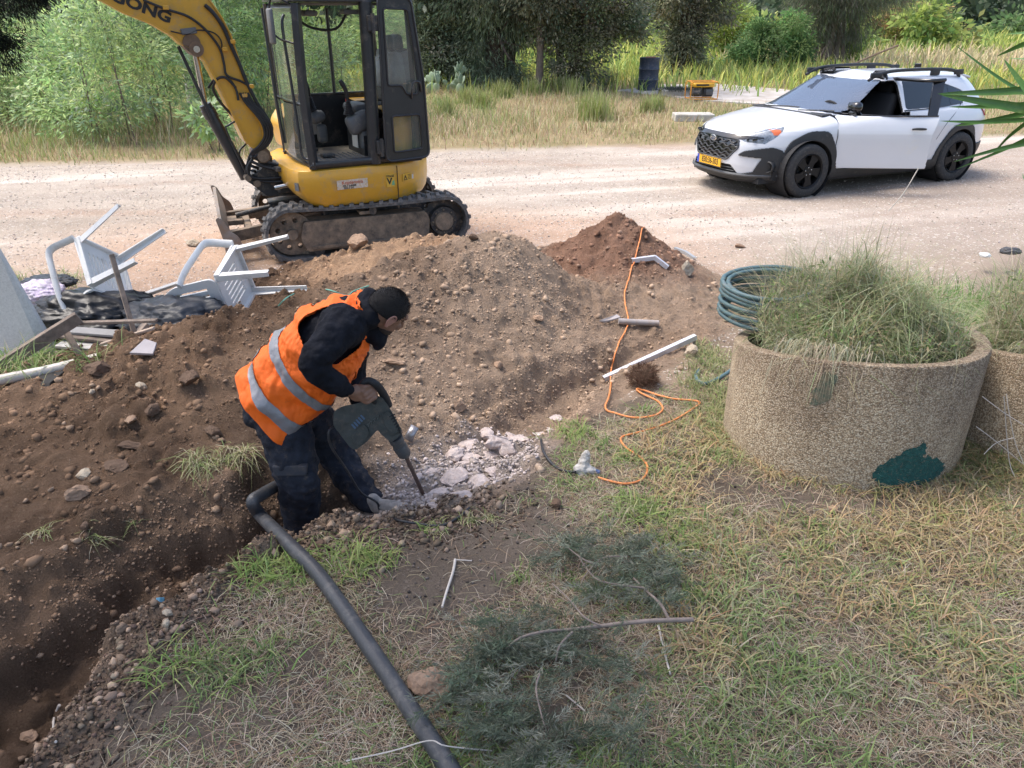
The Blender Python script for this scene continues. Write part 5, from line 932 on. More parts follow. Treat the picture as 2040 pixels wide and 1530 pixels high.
cen = CVt[CF].mean(1); e1 = CVt[CF[:, 1]]-CVt[CF[:, 0]]; e2 = CVt[CF[:, 3]]-CVt[CF[:, 0]]; nrm = np.cross(e1, e2); nrm /= np.linalg.norm(nrm, axis=1)[:, None]+1e-12
vn = np.zeros_like(CVt)
for q in range(4): np.add.at(vn, CF[:, q], nrm)
vn /= np.linalg.norm(vn, axis=1)[:, None]+1e-12
if (vn*CVt)[:, 1].sum() < 0: vn = -vn; nrm = -nrm; CF = CF[:, ::-1]
cx, cyy, cz = cen.T; ay = np.abs(cyy); L_ = cyy > 0
wheel = np.zeros(len(cen), bool); arch = np.zeros(len(cen), bool)
for wx in (1.335, -1.335):
    d = np.hypot(cx-wx, cz-.345); wheel |= (d < .385) & (ay > .5)
    a = roundpoly([(1.77, .10), (1.755, .44), (1.60, .73), (1.34, .845), (1.07, .835), (.93, .60), (.83, .15)] if wx > 0 else [(-.80, .15), (-.91, .50), (-1.10, .76), (-1.33, .83), (-1.58, .77), (-1.74, .50), (-1.82, .15)], .08)
    arch |= inpoly(a, cx, cz) & (ay > .6)
wheel |= np.zeros_like(wheel)
frontish = (cx > 1.6) & (cz < .86)
gh = cz > 1.012
wf = [(.90, 1.025), (.86, 1.08), (.34, 1.345), (.12, 1.395), (-.16, 1.405), (-.13, 1.03)]
wr = [(-.24, 1.035), (-.27, 1.40), (-.70, 1.385), (-1.05, 1.335), (-1.38, 1.24), (-1.52, 1.155), (-1.40, 1.085), (-1.0, 1.045)]
sidew = (ay > .4) & (nrm[:, 0] < .55)
winF = inpoly(roundpoly(wf, .03), cx, cz) & sidew; winR = inpoly(roundpoly(wr, .05), cx, cz) & (ay > .4)
pillarR = winR & (np.abs(cx-(-1.12-.0*cz)) < .02)
wind = gh & (cx > -.25) & (cz > 1.035) & (cz < 1.41) & (ay < np.interp(cz, zf, WK)*.90) & (nrm[:, 0] > .30)
rearg = gh & (cx < -1.3) & (cz > 1.08) & (cz < 1.36) & (ay < np.interp(cz, zf, WK)*.78) & (nrm[:, 0] < -.3)
grl = frontish & inpoly(roundpoly([(-.40, .735), (.40, .735), (.43, .64), (.30, .475), (-.30, .475), (-.43, .64)], .03), cyy, cz)
bar = frontish & inpoly([(-.62, .755), (-.62, .775), (-.40, .79), (.40, .79), (.62, .775), (.62, .755), (.42, .735), (-.42, .735)], cyy, cz) & (cx > 1.9)
itk = frontish & inpoly([(-.46, .30), (.46, .30), (.36, .415), (-.36, .415)], cyy, cz)
lip = (cz < .30) & (cx > 1.4)
fogp = frontish & (inpoly(roundpoly([(.44, .545), (.50, .60), (.70, .655), (.745, .62), (.825, .34), (.85, .20), (.50, .20), (.46, .30), (.60, .34), (.655, .52)], .015), ay, cz)) & (cx > 1.65)
sillm = (cz < .345) & (np.abs(cx) < 1.9) & (ay > .5); rearb = (cx < -1.75) & (cz < .50)
hlp = inpoly([(1.62, .895), (1.80, .87), (2.13, .785), (2.14, .765), (2.07, .715), (1.90, .70), (1.78, .775)], cx, cz) & (ay > .35); amb = hlp & (cx < 1.79+.3*(cz-.8)) & (cx > 1.70) & (cz < .865) & (cz > .80)
tl = inpoly([(-1.90, .87), (-2.2, .88), (-2.2, 1.0), (-1.75, 1.01)], cx, cz) & (ay > .42)
dor = L_ & inpoly([(.935, .36), (.935, 1.012), (-.30, 1.012), (-.235, .80), (-.235, .36)], cx, cz) & ~arch
openw = L_ & inpoly(roundpoly([(.86, 1.012), (.83, 1.055), (.32, 1.315), (.10, 1.375), (-.18, 1.385), (-.19, 1.012)], .03), cx, cz) & (ay > .4) & (cz > 1.012)
clad = (lip | sillm | rearb | fogp | (arch & ~wheel)) & ~wheel & ~itk & ~grl & ~dor
def piece(name, mask, mat, parent=car, off=0.0, both=False, xf_=None, smooth=True, flip=False):
    F = CF[mask]
    if not len(F): return None
    u, inv = np.unique(F, return_inverse=True); V = CVt[u]+vn[u]*off
    if xf_ is not None: V = xf_(V)
    return npmesh(name, V, inv.reshape(F.shape), mat, None, parent, smooth=smooth)
def rimmed(name, mask, mat, off, parent=car, thick=.014):
    o = piece(name, mask, mat, parent, off)
    if o: s_ = o.modifiers.new('thick', 'SOLIDIFY'); s_.thickness = thick; s_.offset = -1
    return o
white = ~(wheel | winF | winR | wind | rearg | grl | itk | clad | hlp | tl | bar) & ~dor & ~openw
body = piece('body', white, wp); m_ = body.modifiers.new('thick', 'SOLIDIFY'); m_.thickness = .012; m_.offset = -1
top = S[-1]; me = MB().add([tuple(p) for p in top], [tuple(range(T_))]); me.build('roof_panel', wp, car)
rimmed('cladding', clad, cb, .016, thick=.03)
[piece('rear_window', winR & ~pillarR & (L_ == s_), tg_, off=-.004) for s_ in (True, False)]; [piece('window_pillar', pillarR & (L_ == s_), gb, off=-.002) for s_ in (True, False)]
piece('side_window', winF & ~L_, tg_, off=-.004); piece('windscreen', wind, wsg, off=-.003); piece('tailgate_glass', rearg, tg_, off=-.003)
lin = ~(wheel | winF | winR | wind | rearg | openw | dor) & (cx < 1.15) & (cx > -1.95) & (cz > .3); piece('cabin_lining', lin, cin, off=-.035)
MB().box((0, 0, .30), (3.6, 1.5, .12)).box((0, 0, .22), (3.9, 1.35, .06)).box((1.45, 0, .6), (.9, 1.0, .5)).box((1.0, 0, .86), (.12, 1.4, .16)).build('chassis', cin, car)
for y in (.38, -.38):
    MB().box((.10, y, .58), (.52, .50, .16), bev=.05).box((-.20, y, .92), (.14, .48, .62), bev=.05, rot=(0, -.22, 0)).box((-.29, y, 1.27), (.08, .24, .16), bev=.03).build('front_seat', cin, car, smooth=50)
MB().box((-1.0, 0, .60), (.5, 1.25, .2), bev=.05).box((-1.28, 0, .92), (.14, 1.25, .56), bev=.05, rot=(0, -.25, 0)).build('rear_seat', cin, car, smooth=50)
MB().box((.86, 0, .95), (.30, 1.35, .14), bev=.04).build('dashboard', cin, car); m = MB(); T = Matrix.Translation((.60, .38, .98)) @ Matrix.Rotation(math.radians(-65), 4, 'Y')
m.tube([T @ Vector((.18*math.cos(a), .18*math.sin(a), 0)) for a in [i*math.pi/12 for i in range(25)]], .016, 8, caps=False).box((0, 0, 0), (.3, .05, .03), mtx=T); m.build('steering_wheel', cin, car, smooth=60)
# grille with angular mesh, intake, lamps
g_ = piece('grille', grl, gb, off=-.02); m = MB()
def fx_(y, z):
    a = np.interp(z, zf, XF); n = np.interp(z, zf, NF); W = np.interp(z, zf, WK); return float(a*(1-min(1, abs(y/W))**n)**(1/n))
def fp(y, z, o=0): return (fx_(y, z)+o, y, z)
gf = M('grille_grey', (.05, .052, .056), .45)
for r in range(5):
    z = .500+.050*r; wmax = .30+.05*r if r < 3 else .42
    pts = []; y = -wmax; k = r % 2
    while y < wmax: pts.append(fp(y, z+(.016 if k else -.010), -.002)); y += .045; pts.append(fp(min(y, wmax), z+(.016 if k else -.010), -.002)); y += .028; k ^= 1
    m.tube(pts, .0085, 5)
hexo = roundpoly([(-.40, .735), (.40, .735), (.43, .64), (.30, .475), (-.30, .475), (-.43, .64)], .03); m.tube([fp(y, z, .002) for y, z in hexo+hexo[:1]], .013, 6, caps=False)
m.build('grille_mesh', gf, g_); piece('grille_bar', bar, gb, off=.004)
v = []; m = MB(); T = facing(fp(0, .715, .022), (0, 1, 0), (.12, 0, 1)); m.lathe([(0, .0), (.052, .0), (.058, .006), (.052, .010), (0, .006)], 28, T @ Matrix.Diagonal((1.15, .68, 1, 1))); eb = m.build('emblem', chm, car, smooth=50); m = MB()
m.lathe([(0, .0105), (.046, .0105)], 28, T @ Matrix.Diagonal((1.15, .68, 1, 1))); m.build('emblem_field', M('emblem_blue', (.07, .09, .14), .3), eb); m = MB()
for sx_, sy_, r_ in ((-.028, .006, .012), (.004, .012, .006), (.022, .012, .006), (.006, -.008, .006), (.024, -.006, .006), (.038, .003, .006)): m.lathe([(0, .015), (r_, .012)], 8, T @ Matrix.Translation((sx_, sy_, 0)))
m.build('emblem_stars', chm, eb)
it = piece('intake', itk, cin, off=-.03); m = MB()
for z in (.335, .372): m.tube([fp(y, z, -.01) for y in np.linspace(-.40, .40, 9)], .006, 5)
m.build('intake_slats', gf, it)
pm = MB(); T = facing(fp(0, .415, .03), (0, 1, 0), (0, 0, 1)); pm.box((0, 0, 0), (.50, .115, .006), mtx=T); pl = pm.build('number_plate', M('plate_yellow', (.80, .42, .02), .45, 0, .03), car, bev=.002)
v, f = textmesh('830:36-303', .105, .0015, .0008, .72); MB().add(v, f, T @ Matrix.Translation((.022, 0, .004))).build('plate_number', blktxt, pl); MB().box((-.228, 0, .0035), (.042, .112, .002), mtx=T).build('plate_band', M('plate_blue', (.04, .08, .45), .5), pl)
pm = MB(); plate(pm, [(-.249, -.057), (.249, -.057), (.249, .057), (-.249, .057)], [[(-.243, -.051), (-.243, .051), (.243, .051), (.243, -.051)]], .003, .0042, 'z', T); pm.build('plate_border', blktxt, pl)
hg = M('headlamp', (.20, .22, .24), .08, .3, .6, 18, spec=.9, coat=1.0)
for s in (1, -1):
    h = piece('headlight', hlp & ~amb & ((cyy > 0) == (s > 0)), hg, off=.002); piece('turn_signal', amb & ((cyy > 0) == (s > 0)), M('amber_lens', (.55, .11, .02), .12, coat=1.0), h, off=.003)
    m = MB(); a = [(2.09, .775), (1.95, .815), (1.75, .868), (1.63, .893)]; m.tube([(x, s*(float(ysurf(np.array(x), z))+.004), z) for x, z in a], .006, 5, spline=3); m.build('lamp_strip', M('lamp_white', (.8, .82, .85), .2), h)
    m = MB(); m.box((1.97, s*(float(ysurf(np.array(1.97), .755))-.004), .75), (.12, .03, .035), bev=.01).box((2.04, s*(float(ysurf(np.array(2.04), .745))-.004), .742), (.05, .03, .03), bev=.01); m.build('lamp_projector', gb, h)
    yy = .70*s; T = Matrix.Translation((fx_(yy, .41)+.005, yy, .41)) @ Matrix.Rotation(math.radians(90+s*0), 4, 'Y') @ Matrix.Rotation(math.radians(-22*s), 4, 'X'); m = MB(); m.lathe([(.075, -.05), (.078, .02), (.066, .03), (.055, .02), (.048, -.02), (0, -.02)], 24, T); fo = m.build('fog_lamp', cb, car, smooth=40)
    MB().lathe([(0, -.014), (.046, -.014)], 20, T).build('fog_lens', gb, fo); tlm = piece('tail_light', tl & ((cyy > 0) == (s > 0)), M('tail_red', (.45, .015, .02), .12, coat=1.0), off=.012); 
    if tlm: q = tlm.modifiers.new('t', 'SOLIDIFY'); q.thickness = .03; q.offset = -1
# front lip step
m = MB(); m.tube([fp(y, .295, .012) for y in np.linspace(-.80, .80, 25)], .022, 6); m.build('bumper_lip', M('lip_grey', (.075, .078, .082), .5), car, smooth=40)
# seams: hood edge, doors
def seam(pts, name='panel_gap', r=.0045, o=-.001, s=1): return MB().tube([(x, s*(float(ysurf(np.array(x), z))+o), z) for x, z in pts], r, 5, spline=3)
for s in (1, -1):
    seam([(1.66, .89), (1.45, .925), (1.22, .955), (1.05, .985), (.96, 1.005)], s=s).build('hood_gap', blktxt, car)
    seam([(.94, .35), (.95, .6), (.945, .85), (.93, 1.0)], s=s).build('door_gap', blktxt, car); seam([(-.19, .35), (-.18, .7), (-.21, .9), (-.22, 1.02)], s=s).build('door_gap', blktxt, car)
    seam([(-.84, .62), (-.95, .80), (-1.10, .92), (-1.25, 1.02), (-1.33, 1.08)], s=s).build('door_gap', blktxt, car)
    seam(([(.93, 1.018), (.3, 1.022)] if s < 0 else [])+[(-.2, 1.026), (-.8, 1.036), (-1.35, 1.075)], r=.009, o=.003, s=s).build('belt_trim', gb, car, smooth=50)
    m = MB().tube([(.26, s*.565, 1.405), (.10, s*.56, 1.475), (-.2, s*.55, 1.512), (-.8, s*.545, 1.517), (-1.30, s*.535, 1.49), (-1.46, s*.53, 1.40)], [.02, .026, .022, .022, .024, .02], 8, spline=4)
    m.box((-.95, s*.548, 1.48), (.16, .035, .09), bev=.01).box((.15, s*.57, 1.47), (.18, .035, .06), bev=.01).box((-1.42, s*.54, 1.465), (.16, .035, .07), bev=.01); m.build('roof_rail', cb, car, smooth=50)
seam([(-.45, .87), (-.62, .875)], r=.016, o=.02).build('door_handle', cb, car, smooth=60)
MB().box((-1.66, 0, 1.405), (.26, .92, .03), bev=.012, rot=(0, -.22, 0)).build('rear_spoiler', wp, car); MB().box((-1.25, 0, 1.52), (.12, .03, .06), bev=.012).build('roof_antenna', gb, car)
m = MB().tube([(.98, .15, 1.022), (.90, .5, 1.05), (.88, .68, 1.06)], .009, 6).tube([(1.0, -.5, 1.018), (.93, -.1, 1.045), (.92, .1, 1.05)], .009, 6).box((1.0, 0, 1.005), (.12, 1.35, .02), bev=.008); m.build('wiper', cb, car)
# wheels
for wx in (1.335, -1.335):
    for s in (1, -1):
        wz = .345; T = Matrix.Translation((wx, s*.885, wz)) @ Matrix.Rotation(math.radians(-90*s), 4, 'X') @ Matrix.Rotation(.35+wx, 4, 'Z')
        m = MB(); m.lathe([(.215, -.20), (.30, -.215), (.335, -.205), (.345, -.18), (.346, -.05), (.337, -.022), (.31, -.004), (.26, .0), (.228, -.006), (.222, -.03)], 64, T)
        wl = m.build('wheel', tyr, car, smooth=50); m = MB(); 
        for q in range(4): m.lathe([(.3465, -.17+.035*q), (.3465, -.165+.035*q)], 48, T)
        m.build('tread_groove', gb, wl)
        m = MB(); m.lathe([(.224, -.008), (.218, .0), (.205, -.012), (.200, -.05), (.198, -.18)], 48, T)
        for q in range(5):
            A = T @ Matrix.Rotation(q*2*math.pi/5, 4, 'Z'); sp5 = [(.045, -.045), (.12, -.035), (.20, -.066), (.205, -.01), (.20, .075), (.14, .058), (.045, .045)]
            plate(m, roundpoly(sp5, .012), [], -.055, -.022, 'z', A)
        m.lathe([(.075, -.055), (.07, -.018), (.035, -.014), (0, -.012)], 24, T); m.build('rim', rim, wl, smooth=35); m = MB(); m.lathe([(0, -.11), (.17, -.11)], 32, T); m.lathe([(.12, -.105), (.12, -.085), (.06, -.085)], 24, T); m.build('brake_disc', M('brake_steel', (.025, .024, .023), .7), wl)
        m = MB(); [m.lathe([(0, -.008), (.007, -.010), (.007, -.02)], 6, T @ Matrix.Translation((.05*math.cos(q*1.2566+.6), .05*math.sin(q*1.2566+.6), 0))) for q in range(5)]; m.build('wheel_nuts', chm, wl)
        m = MB(); m.lathe([(.392, .0), (.40, -.36), (0, -.36)], 40, Matrix.Translation((wx, s*.86, .345)) @ Matrix.Rotation(math.radians(-90*s), 4, 'X') @ Matrix.Rotation(math.radians(180), 4, 'Z'), math.pi if False else 2*math.pi); m.build('wheel_well', cin, car)
# the open front door
TH = math.radians(27); hx, hy = .935, .845
def swing(V):
    V = np.array(V, float); x = V[:, 0]-hx; y = V[:, 1]-hy; c, s_ = math.cos(TH), math.sin(TH)
    return np.stack([hx+x*c+y*s_*1.0*-1*-1 if False else hx+x*c+y*s_, hy-x*s_+y*c, V[:, 2]], -1)
dskin = piece('front_door', dor, wp, off=0, xf_=swing); q = dskin.modifiers.new('t', 'SOLIDIFY'); q.thickness = .02; q.offset = -1
fr = [(.90, 1.02), (.60, 1.19), (.33, 1.345), (.12, 1.405), (-.15, 1.43), (-.38, 1.44)]
def sw(x, z, o=0): return tuple(swing([(x, float(ysurf(np.array(x), min(z, 1.42)))+o, z)])[0])
MB().tube([sw(x, z, -.01) for x, z in fr], .025, 8, spline=3).build('window_frame', gb, dskin, smooth=60)
m = MB(); P4 = [sw(-.27, 1.02), sw(-.16, 1.02), sw(-.24, 1.42), sw(-.38, 1.44)]; P4b = [sw(-.27, 1.02, -.03), sw(-.16, 1.02, -.03), sw(-.24, 1.42, -.03), sw(-.38, 1.44, -.03)]
m.add(P4+P4b, [(0, 1, 2, 3), (7, 6, 5, 4), (0, 4, 5, 1), (1, 5, 6, 2), (2, 6, 7, 3), (3, 7, 4, 0)]).build('frame_pillar', gb, dskin)
MB().tube([sw(.92, 1.018, .004), sw(.4, 1.02, .004), sw(-.28, 1.022, .004)], .011, 6, spline=3).build('belt_trim', gb, dskin, smooth=50)
m = MB(); ig = []; 
for k in range(2): pass
m.box((0, 0, 0), (.90, .03, .52), mtx=Matrix.Translation(sw(.30, .68, -.12)) @ Matrix.Rotation(-TH, 4, 'Z')); m.build('door_trim', cin, dskin, bev=.02)
MB().tube([sw(.04, .865, .02), sw(-.01, .872, .035), (Vector(sw(-.08, .872, .04))), sw(-.13, .868, .022)], [.012, .016, .016, .012], 8, spline=3).build('door_handle', cb, dskin, smooth=60)
T = Matrix.Translation(sw(.70, 1.105, .14)) @ Matrix.Rotation(-TH*.3, 4, 'Z'); m = MB(); m.box((0, 0, 0), (.13, .21, .15), mtx=T, bev=.055); m.tube([sw(.76, 1.03, .0), sw(.74, 1.03, .08), (T @ Vector((0, .0, -.05)))], [.035, .03, .03], 8); m.build('door_mirror', gb, dskin, smooth=50)
MB().tube([sw(.64, 1.02, -.01), sw(.60, 1.18, -.01)], .008, 6).build('quarter_bar', gb, dskin)
# ---------------------------------------------------------------- the worker
def blob(mb, p, r, mtx=None, seg=14):
    bm = bmesh.new(); bmesh.ops.create_uvsphere(bm, u_segments=seg, v_segments=seg*2//3, radius=1); r = r if hasattr(r, '__len__') else (r, r, r)
    T = Matrix.Translation(Vector(p)); T = T @ mtx if mtx is not None else T; mb.bm(bm, T @ Matrix.Diagonal((*r, 1))); return mb
def chain(mb, pts, rs, seg=12):
    mb.tube(pts, rs, seg, spline=3)
    for p, r in ((pts[0], rs[0]), (pts[-1], rs[-1])): blob(mb, p, r*.995)
    return mb
def soft(mb, name, mat, parent, vox=.009, it=5, noise=None):
    o = mb.build(name, mat, parent, world=True); r = o.modifiers.new('weld', 'REMESH'); r.mode = 'VOXEL'; r.voxel_size = vox; r.use_smooth_shade = True
    s = o.modifiers.new('smooth', 'SMOOTH'); s.factor = .5; s.iterations = it
    if noise:
        for k, (sc, st) in enumerate(noise):
            tx = bpy.data.textures.new(name+'_folds', 'CLOUDS'); tx.noise_scale = sc; d = o.modifiers.new('folds', 'DISPLACE'); d.texture = tx; d.strength = st; d.texture_coords = 'LOCAL'; d.mid_level = .5
        s2 = o.modifiers.new('smooth2', 'SMOOTH'); s2.factor = .5; s2.iterations = 1
    return o
skin = M('skin', (.22, .115, .075), .55, 0, .10, 20, .15, 300); hair = M('hair_black', (.014, .012, .012), .8, 0, .3, 60, .8, 400)
clo = M('black_fleece', (.012, .013, .018), .9, 0, .35, 14, 1.0, 26, spec=.15); tro = M('work_trousers', (.024, .027, .037), .9, 0, .35, 12, 1.0, 24, dirt=(.10, .08, .065), dirtamt=.22, spec=.2)
org = M('vest_orange', (.95, .155, .008), .7, 0, .05, 8, .35, 35, dirt=(.55, .10, .02), dirtamt=.06); org2 = M('vest_trim', (.80, .07, .01), .7)
stp = M('reflective_strip', (.26, .26, .275), .45, .2, .08, 30, .2, 60); btm = M('boot', (.30, .27, .24), .85, 0, .3, 12, .5, 60, dirt=(.42, .37, .33), dirtamt=.5)
pf = D(590, 1055, 3.35); W = thing('person', 'worker in an orange reflective vest bending over a breaker hammer in the trench', 'person', (pf.x, pf.y, zt(pf.x, pf.y)))
hC = D(773, 617, 3.38); hf = Vector((.62, .50, -.60)).normalized(); hu = Vector((.62, .0, .78)); hu = (hu-hf*hu.dot(hf)).normalized(); hs_ = hf.cross(hu); HM = Matrix((hf, hs_, hu)).transposed().to_4x4()
def hp(a, b, c): return hC+hf*a+hs_*b+hu*c
shR, elR, wrR = D(676, 655, 3.22), D(620, 726, 3.06), D(697, 780, 3.16)
shL, elL, wrL = D(712, 645, 3.60), D(700, 735, 3.72), D(716, 800, 3.58)
b = MB(); blob(b, hp(-.008, 0, .012), (.098, .077, .092), HM); blob(b, hp(.035, 0, -.045), (.062, .060, .075), HM); blob(b, hp(.062, 0, -.092), (.034, .038, .028), HM); blob(b, hp(.078, 0, .02), (.022, .055, .02), HM)
b.tube([hp(.092, 0, .0), hp(.108, 0, -.022), hp(.122, 0, -.046)], [.010, .012, .015], 10); blob(b, hp(.10, .012, -.05), .010); blob(b, hp(.10, -.012, -.05), .010); blob(b, hp(.088, 0, -.076), (.014, .026, .012), HM)
for s in (-1, 1): blob(b, hp(.075, .035*s, -.035), (.022, .022, .02), HM)
nb = D(733, 622, 3.41); chain(b, [hp(-.03, 0, -.05), nb], [.058, .062]); torso = [D(545, 795, 3.42), D(600, 740, 3.42), D(655, 690, 3.42), D(700, 645, 3.42), nb]; chain(b, torso, [.11, .12, .13, .11, .06])
chain(b, [torso[3], shR], [.06, .055]); chain(b, [torso[3], shL], [.06, .055]); chain(b, [shR, elR, wrR], [.05, .038, .027]); chain(b, [shL, elL, wrL], [.05, .038, .027])
def ellipse_leg(mb, J, R_): chain(mb, J, R_)
nl = [D(556, 815, 3.33), D(578, 890, 3.30), D(592, 950, 3.28), D(598, 1010, 3.32), D(598, 1056, 3.35)]; flg = [D(608, 820, 3.55), D(645, 870, 3.60), D(676, 915, 3.60), D(708, 965, 3.53), D(744, 1004, 3.45)]
chain(b, nl, [.09, .075, .05, .045, .035]); chain(b, flg, [.09, .075, .05, .045, .035])
# hands closed on the hammer handles: palm, four fingers of different length, thumb
def fist(mb, wr, bc, a, d, n, sgn=1):
    a, d, n = a.normalized(), d.normalized(), n.normalized(); R_ = .030
    ks = []
    for i in range(4):
        off = (i-1.5)*.0205; l = (1.0, 1.12, 1.05, .82)[i]; rr = (.0098, .0102, .0097, .0086)[i]; pts = []
        for k in range(9):
            ph = math.radians(150-l*205*k/8); pts.append(bc+a*off*sgn*(-1)+(d*math.cos(ph)+n*math.sin(ph))*(R_+(.006 if k in (2, 5) else 0)))
        chain(mb, pts, [rr*1.12]+[rr]*6+[rr*.95, rr*.85], 8); ks.append(pts[0]); chain(mb, [wr+(pts[0]-wr)*.35+a*off*.3, pts[0]+(wr-pts[0])*.1], [.017, .0125], 8)
    c = wr*.45+bc*.55-d*.012; q = Matrix((d, a, n)).transposed().to_4x4(); blob(mb, c, (.046, .038, .019), q); blob(mb, wr*.75+bc*.25, (.034, .028, .021), q)
    th = [wr*.6+bc*.4-a*.0*sgn+a*.028*sgn, bc-d*.030+a*.046*sgn+n*.004, bc-d*.012+a*.050*sgn-n*.018+n*.03, bc+d*.012+a*.044*sgn+n*.030, bc+d*.026+a*.036*sgn+n*.022]
    chain(mb, th, [.016, .0135, .0125, .0115, .009], 8)
bcR = D(733, 783, 3.20); aR = D(724, 762, 3.20)-D(748, 802, 3.20); dR = D(745, 780, 3.2)-D(705, 782, 3.18); nR = Vector((-.1, -1, .25)); nR = nR-aR.normalized()*nR.dot(aR.normalized()); dR = dR-aR.normalized()*dR.dot(aR.normalized())
fist(b, wrR+Vector((.012, 0, 0)), bcR, aR, dR, nR, 1)
bcL = D(742, 828, 3.50); fist(b, wrL+Vector((.01, 0, -.01)), bcL, Vector((0, 1, .1)), Vector((.6, 0, -.8)), Vector((.8, 0, .6)), -1)
body = soft(b, 'body', skin, W, .0055, 3)
e = MB()
for s in (-1, 1):
    blob(e, hp(.079, .031*s, .003), (.010, .012, .007), HM)
e.build('eyes', M('eye_dark', (.05, .035, .03), .2), body, world=True, smooth=60); e = MB()
for s in (-1, 1):
    m0 = HM @ Matrix.Rotation(.25*s, 4, 'X'); T = Matrix.Translation(hp(-.006, .079*s, -.012)) @ m0
    e.tube([T @ Vector(q) for q in [(-.004, 0, -.032), (-.017, .006*s, -.012), (-.019, .012*s, .012), (-.006, .014*s, .030), (.012, .010*s, .027), (.018, .003*s, .010), (.014, .0, -.004)]], [.008, .0055, .005, .005, .005, .005, .004], 8, spline=4); blob(e, T @ Vector((0, .002*s, 0)), (.016, .005, .026), m0)
soft(e, 'ear', M('ear_skin', (.34, .17, .13), .5), body, .003, 2)
h = MB(); bm = bmesh.new(); bmesh.ops.create_uvsphere(bm, u_segments=48, v_segments=32, radius=1)
dl = []
for v in bm.verts:
    p = Vector((v.co.x*.100-.009, v.co.y*.079, v.co.z*.095+.013)); fr_ = .030+.028*(p.x > .0)*min(1, p.x/.06)
    if p.z < (-.016 if p.x < -.02 else -.03+.9*max(0, p.x)) or (p.x > .062 and p.z < .045): dl.append(v)
    v.co = p
bmesh.ops.delete(bm, geom=dl, context='VERTS'); h.bm(bm, Matrix.Translation(hC) @ HM); ho = h.build('hair', hair, body, world=True, smooth=60); q = ho.modifiers.new('t', 'SOLIDIFY'); q.thickness = .006; q.offset = -1
hv = np.array([v.co[:] for v in ho.data.vertices]); hcen = np.array((INV[W.name] @ hC)[:]); nr = np.random.default_rng(8); kk = nr.integers(0, len(hv), 9000); Pn = hv[kk]+nr.normal(0, .0022, (9000, 3)); Dn = (Pn-hcen); Dn /= np.linalg.norm(Dn, axis=1)[:, None]; V, F, C = leafquads(Pn, Dn+nr.normal(0, .5, (9000, 3)), nr.uniform(.003, .008, 9000), np.full(9000, .0012), cols(9000, [(.016, .013, .013), (.03, .026, .025)], rng=nr), nr); npmesh('hair_stubble', V, F, strawm, C, body)
h = MB(); blob(h, hp(.040, 0, -.080), (.054, .058, .036), HM); blob(h, hp(.070, 0, -.097), (.030, .034, .022), HM); soft(h, 'beard', M('beard', (.030, .020, .016), .85, 0, .3, 50), body, .006, 3)
# trousers
t = MB(); chain(t, nl, [.135, .122, .108, .100, .088]); chain(t, flg, [.128, .115, .098, .086, .070]); chain(t, [D(540, 790, 3.42), D(575, 810, 3.42)], [.152, .158]); chain(t, [D(520, 795, 3.33), D(505, 830, 3.32)], [.06, .055]); blob(t, D(615, 958, 3.22), (.05, .05, .075)); blob(t, D(600, 1045, 3.33), .095)
to = soft(t, 'trousers', tro, W, .010, 6, [(.09, .035), (.035, .022)])
m = MB(); A = D(545, 925, 3.185); T = facing(A, D(600, 925, 3.17)-D(540, 930, 3.19), (0, 0, 1)); v = []
for px, py, dy in ((542, 930, 0), (612, 928, 0), (610, 948, -.004), (545, 950, -.004)): v.append(D(px, py, 3.175+dy))
m.add(v+[p+Vector((0, .03, 0)) for p in v], [(0, 1, 2, 3), (7, 6, 5, 4), (0, 4, 5, 1), (1, 5, 6, 2), (2, 6, 7, 3), (3, 7, 4, 0)]); m.build('pocket_flap', M('trouser_seam', (.035, .038, .048), .85, dirt=(.1, .08, .07), dirtamt=.3), to, world=True, bev=.006)
# fleece jacket with collar
j = MB(); chain(j, [D(552, 782, 3.42), D(600, 738, 3.42), D(652, 690, 3.42), D(695, 648, 3.42)], [.165, .165, .175, .135]); chain(j, [D(690, 650, 3.42), shR+Vector((0, .03, 0))], [.12, .105]); chain(j, [D(690, 650, 3.42), shL], [.12, .10])
chain(j, [shR, D(648, 690, 3.12), elR, D(660, 757, 3.10), D(687, 776, 3.15)], [.094, .075, .062, .057, .048]); chain(j, [shL, elL, wrL], [.10, .07, .05]); chain(j, [nb, D(745, 640, 3.40), D(752, 672, 3.38), D(750, 690, 3.37)], [.072, .066, .050, .025]); chain(j, [D(737, 606, 3.40), hp(-.055, 0, -.06)], [.075, .066])
jo = soft(j, 'fleece_jacket', clo, W, .009, 5, [(.11, .03), (.04, .022)])
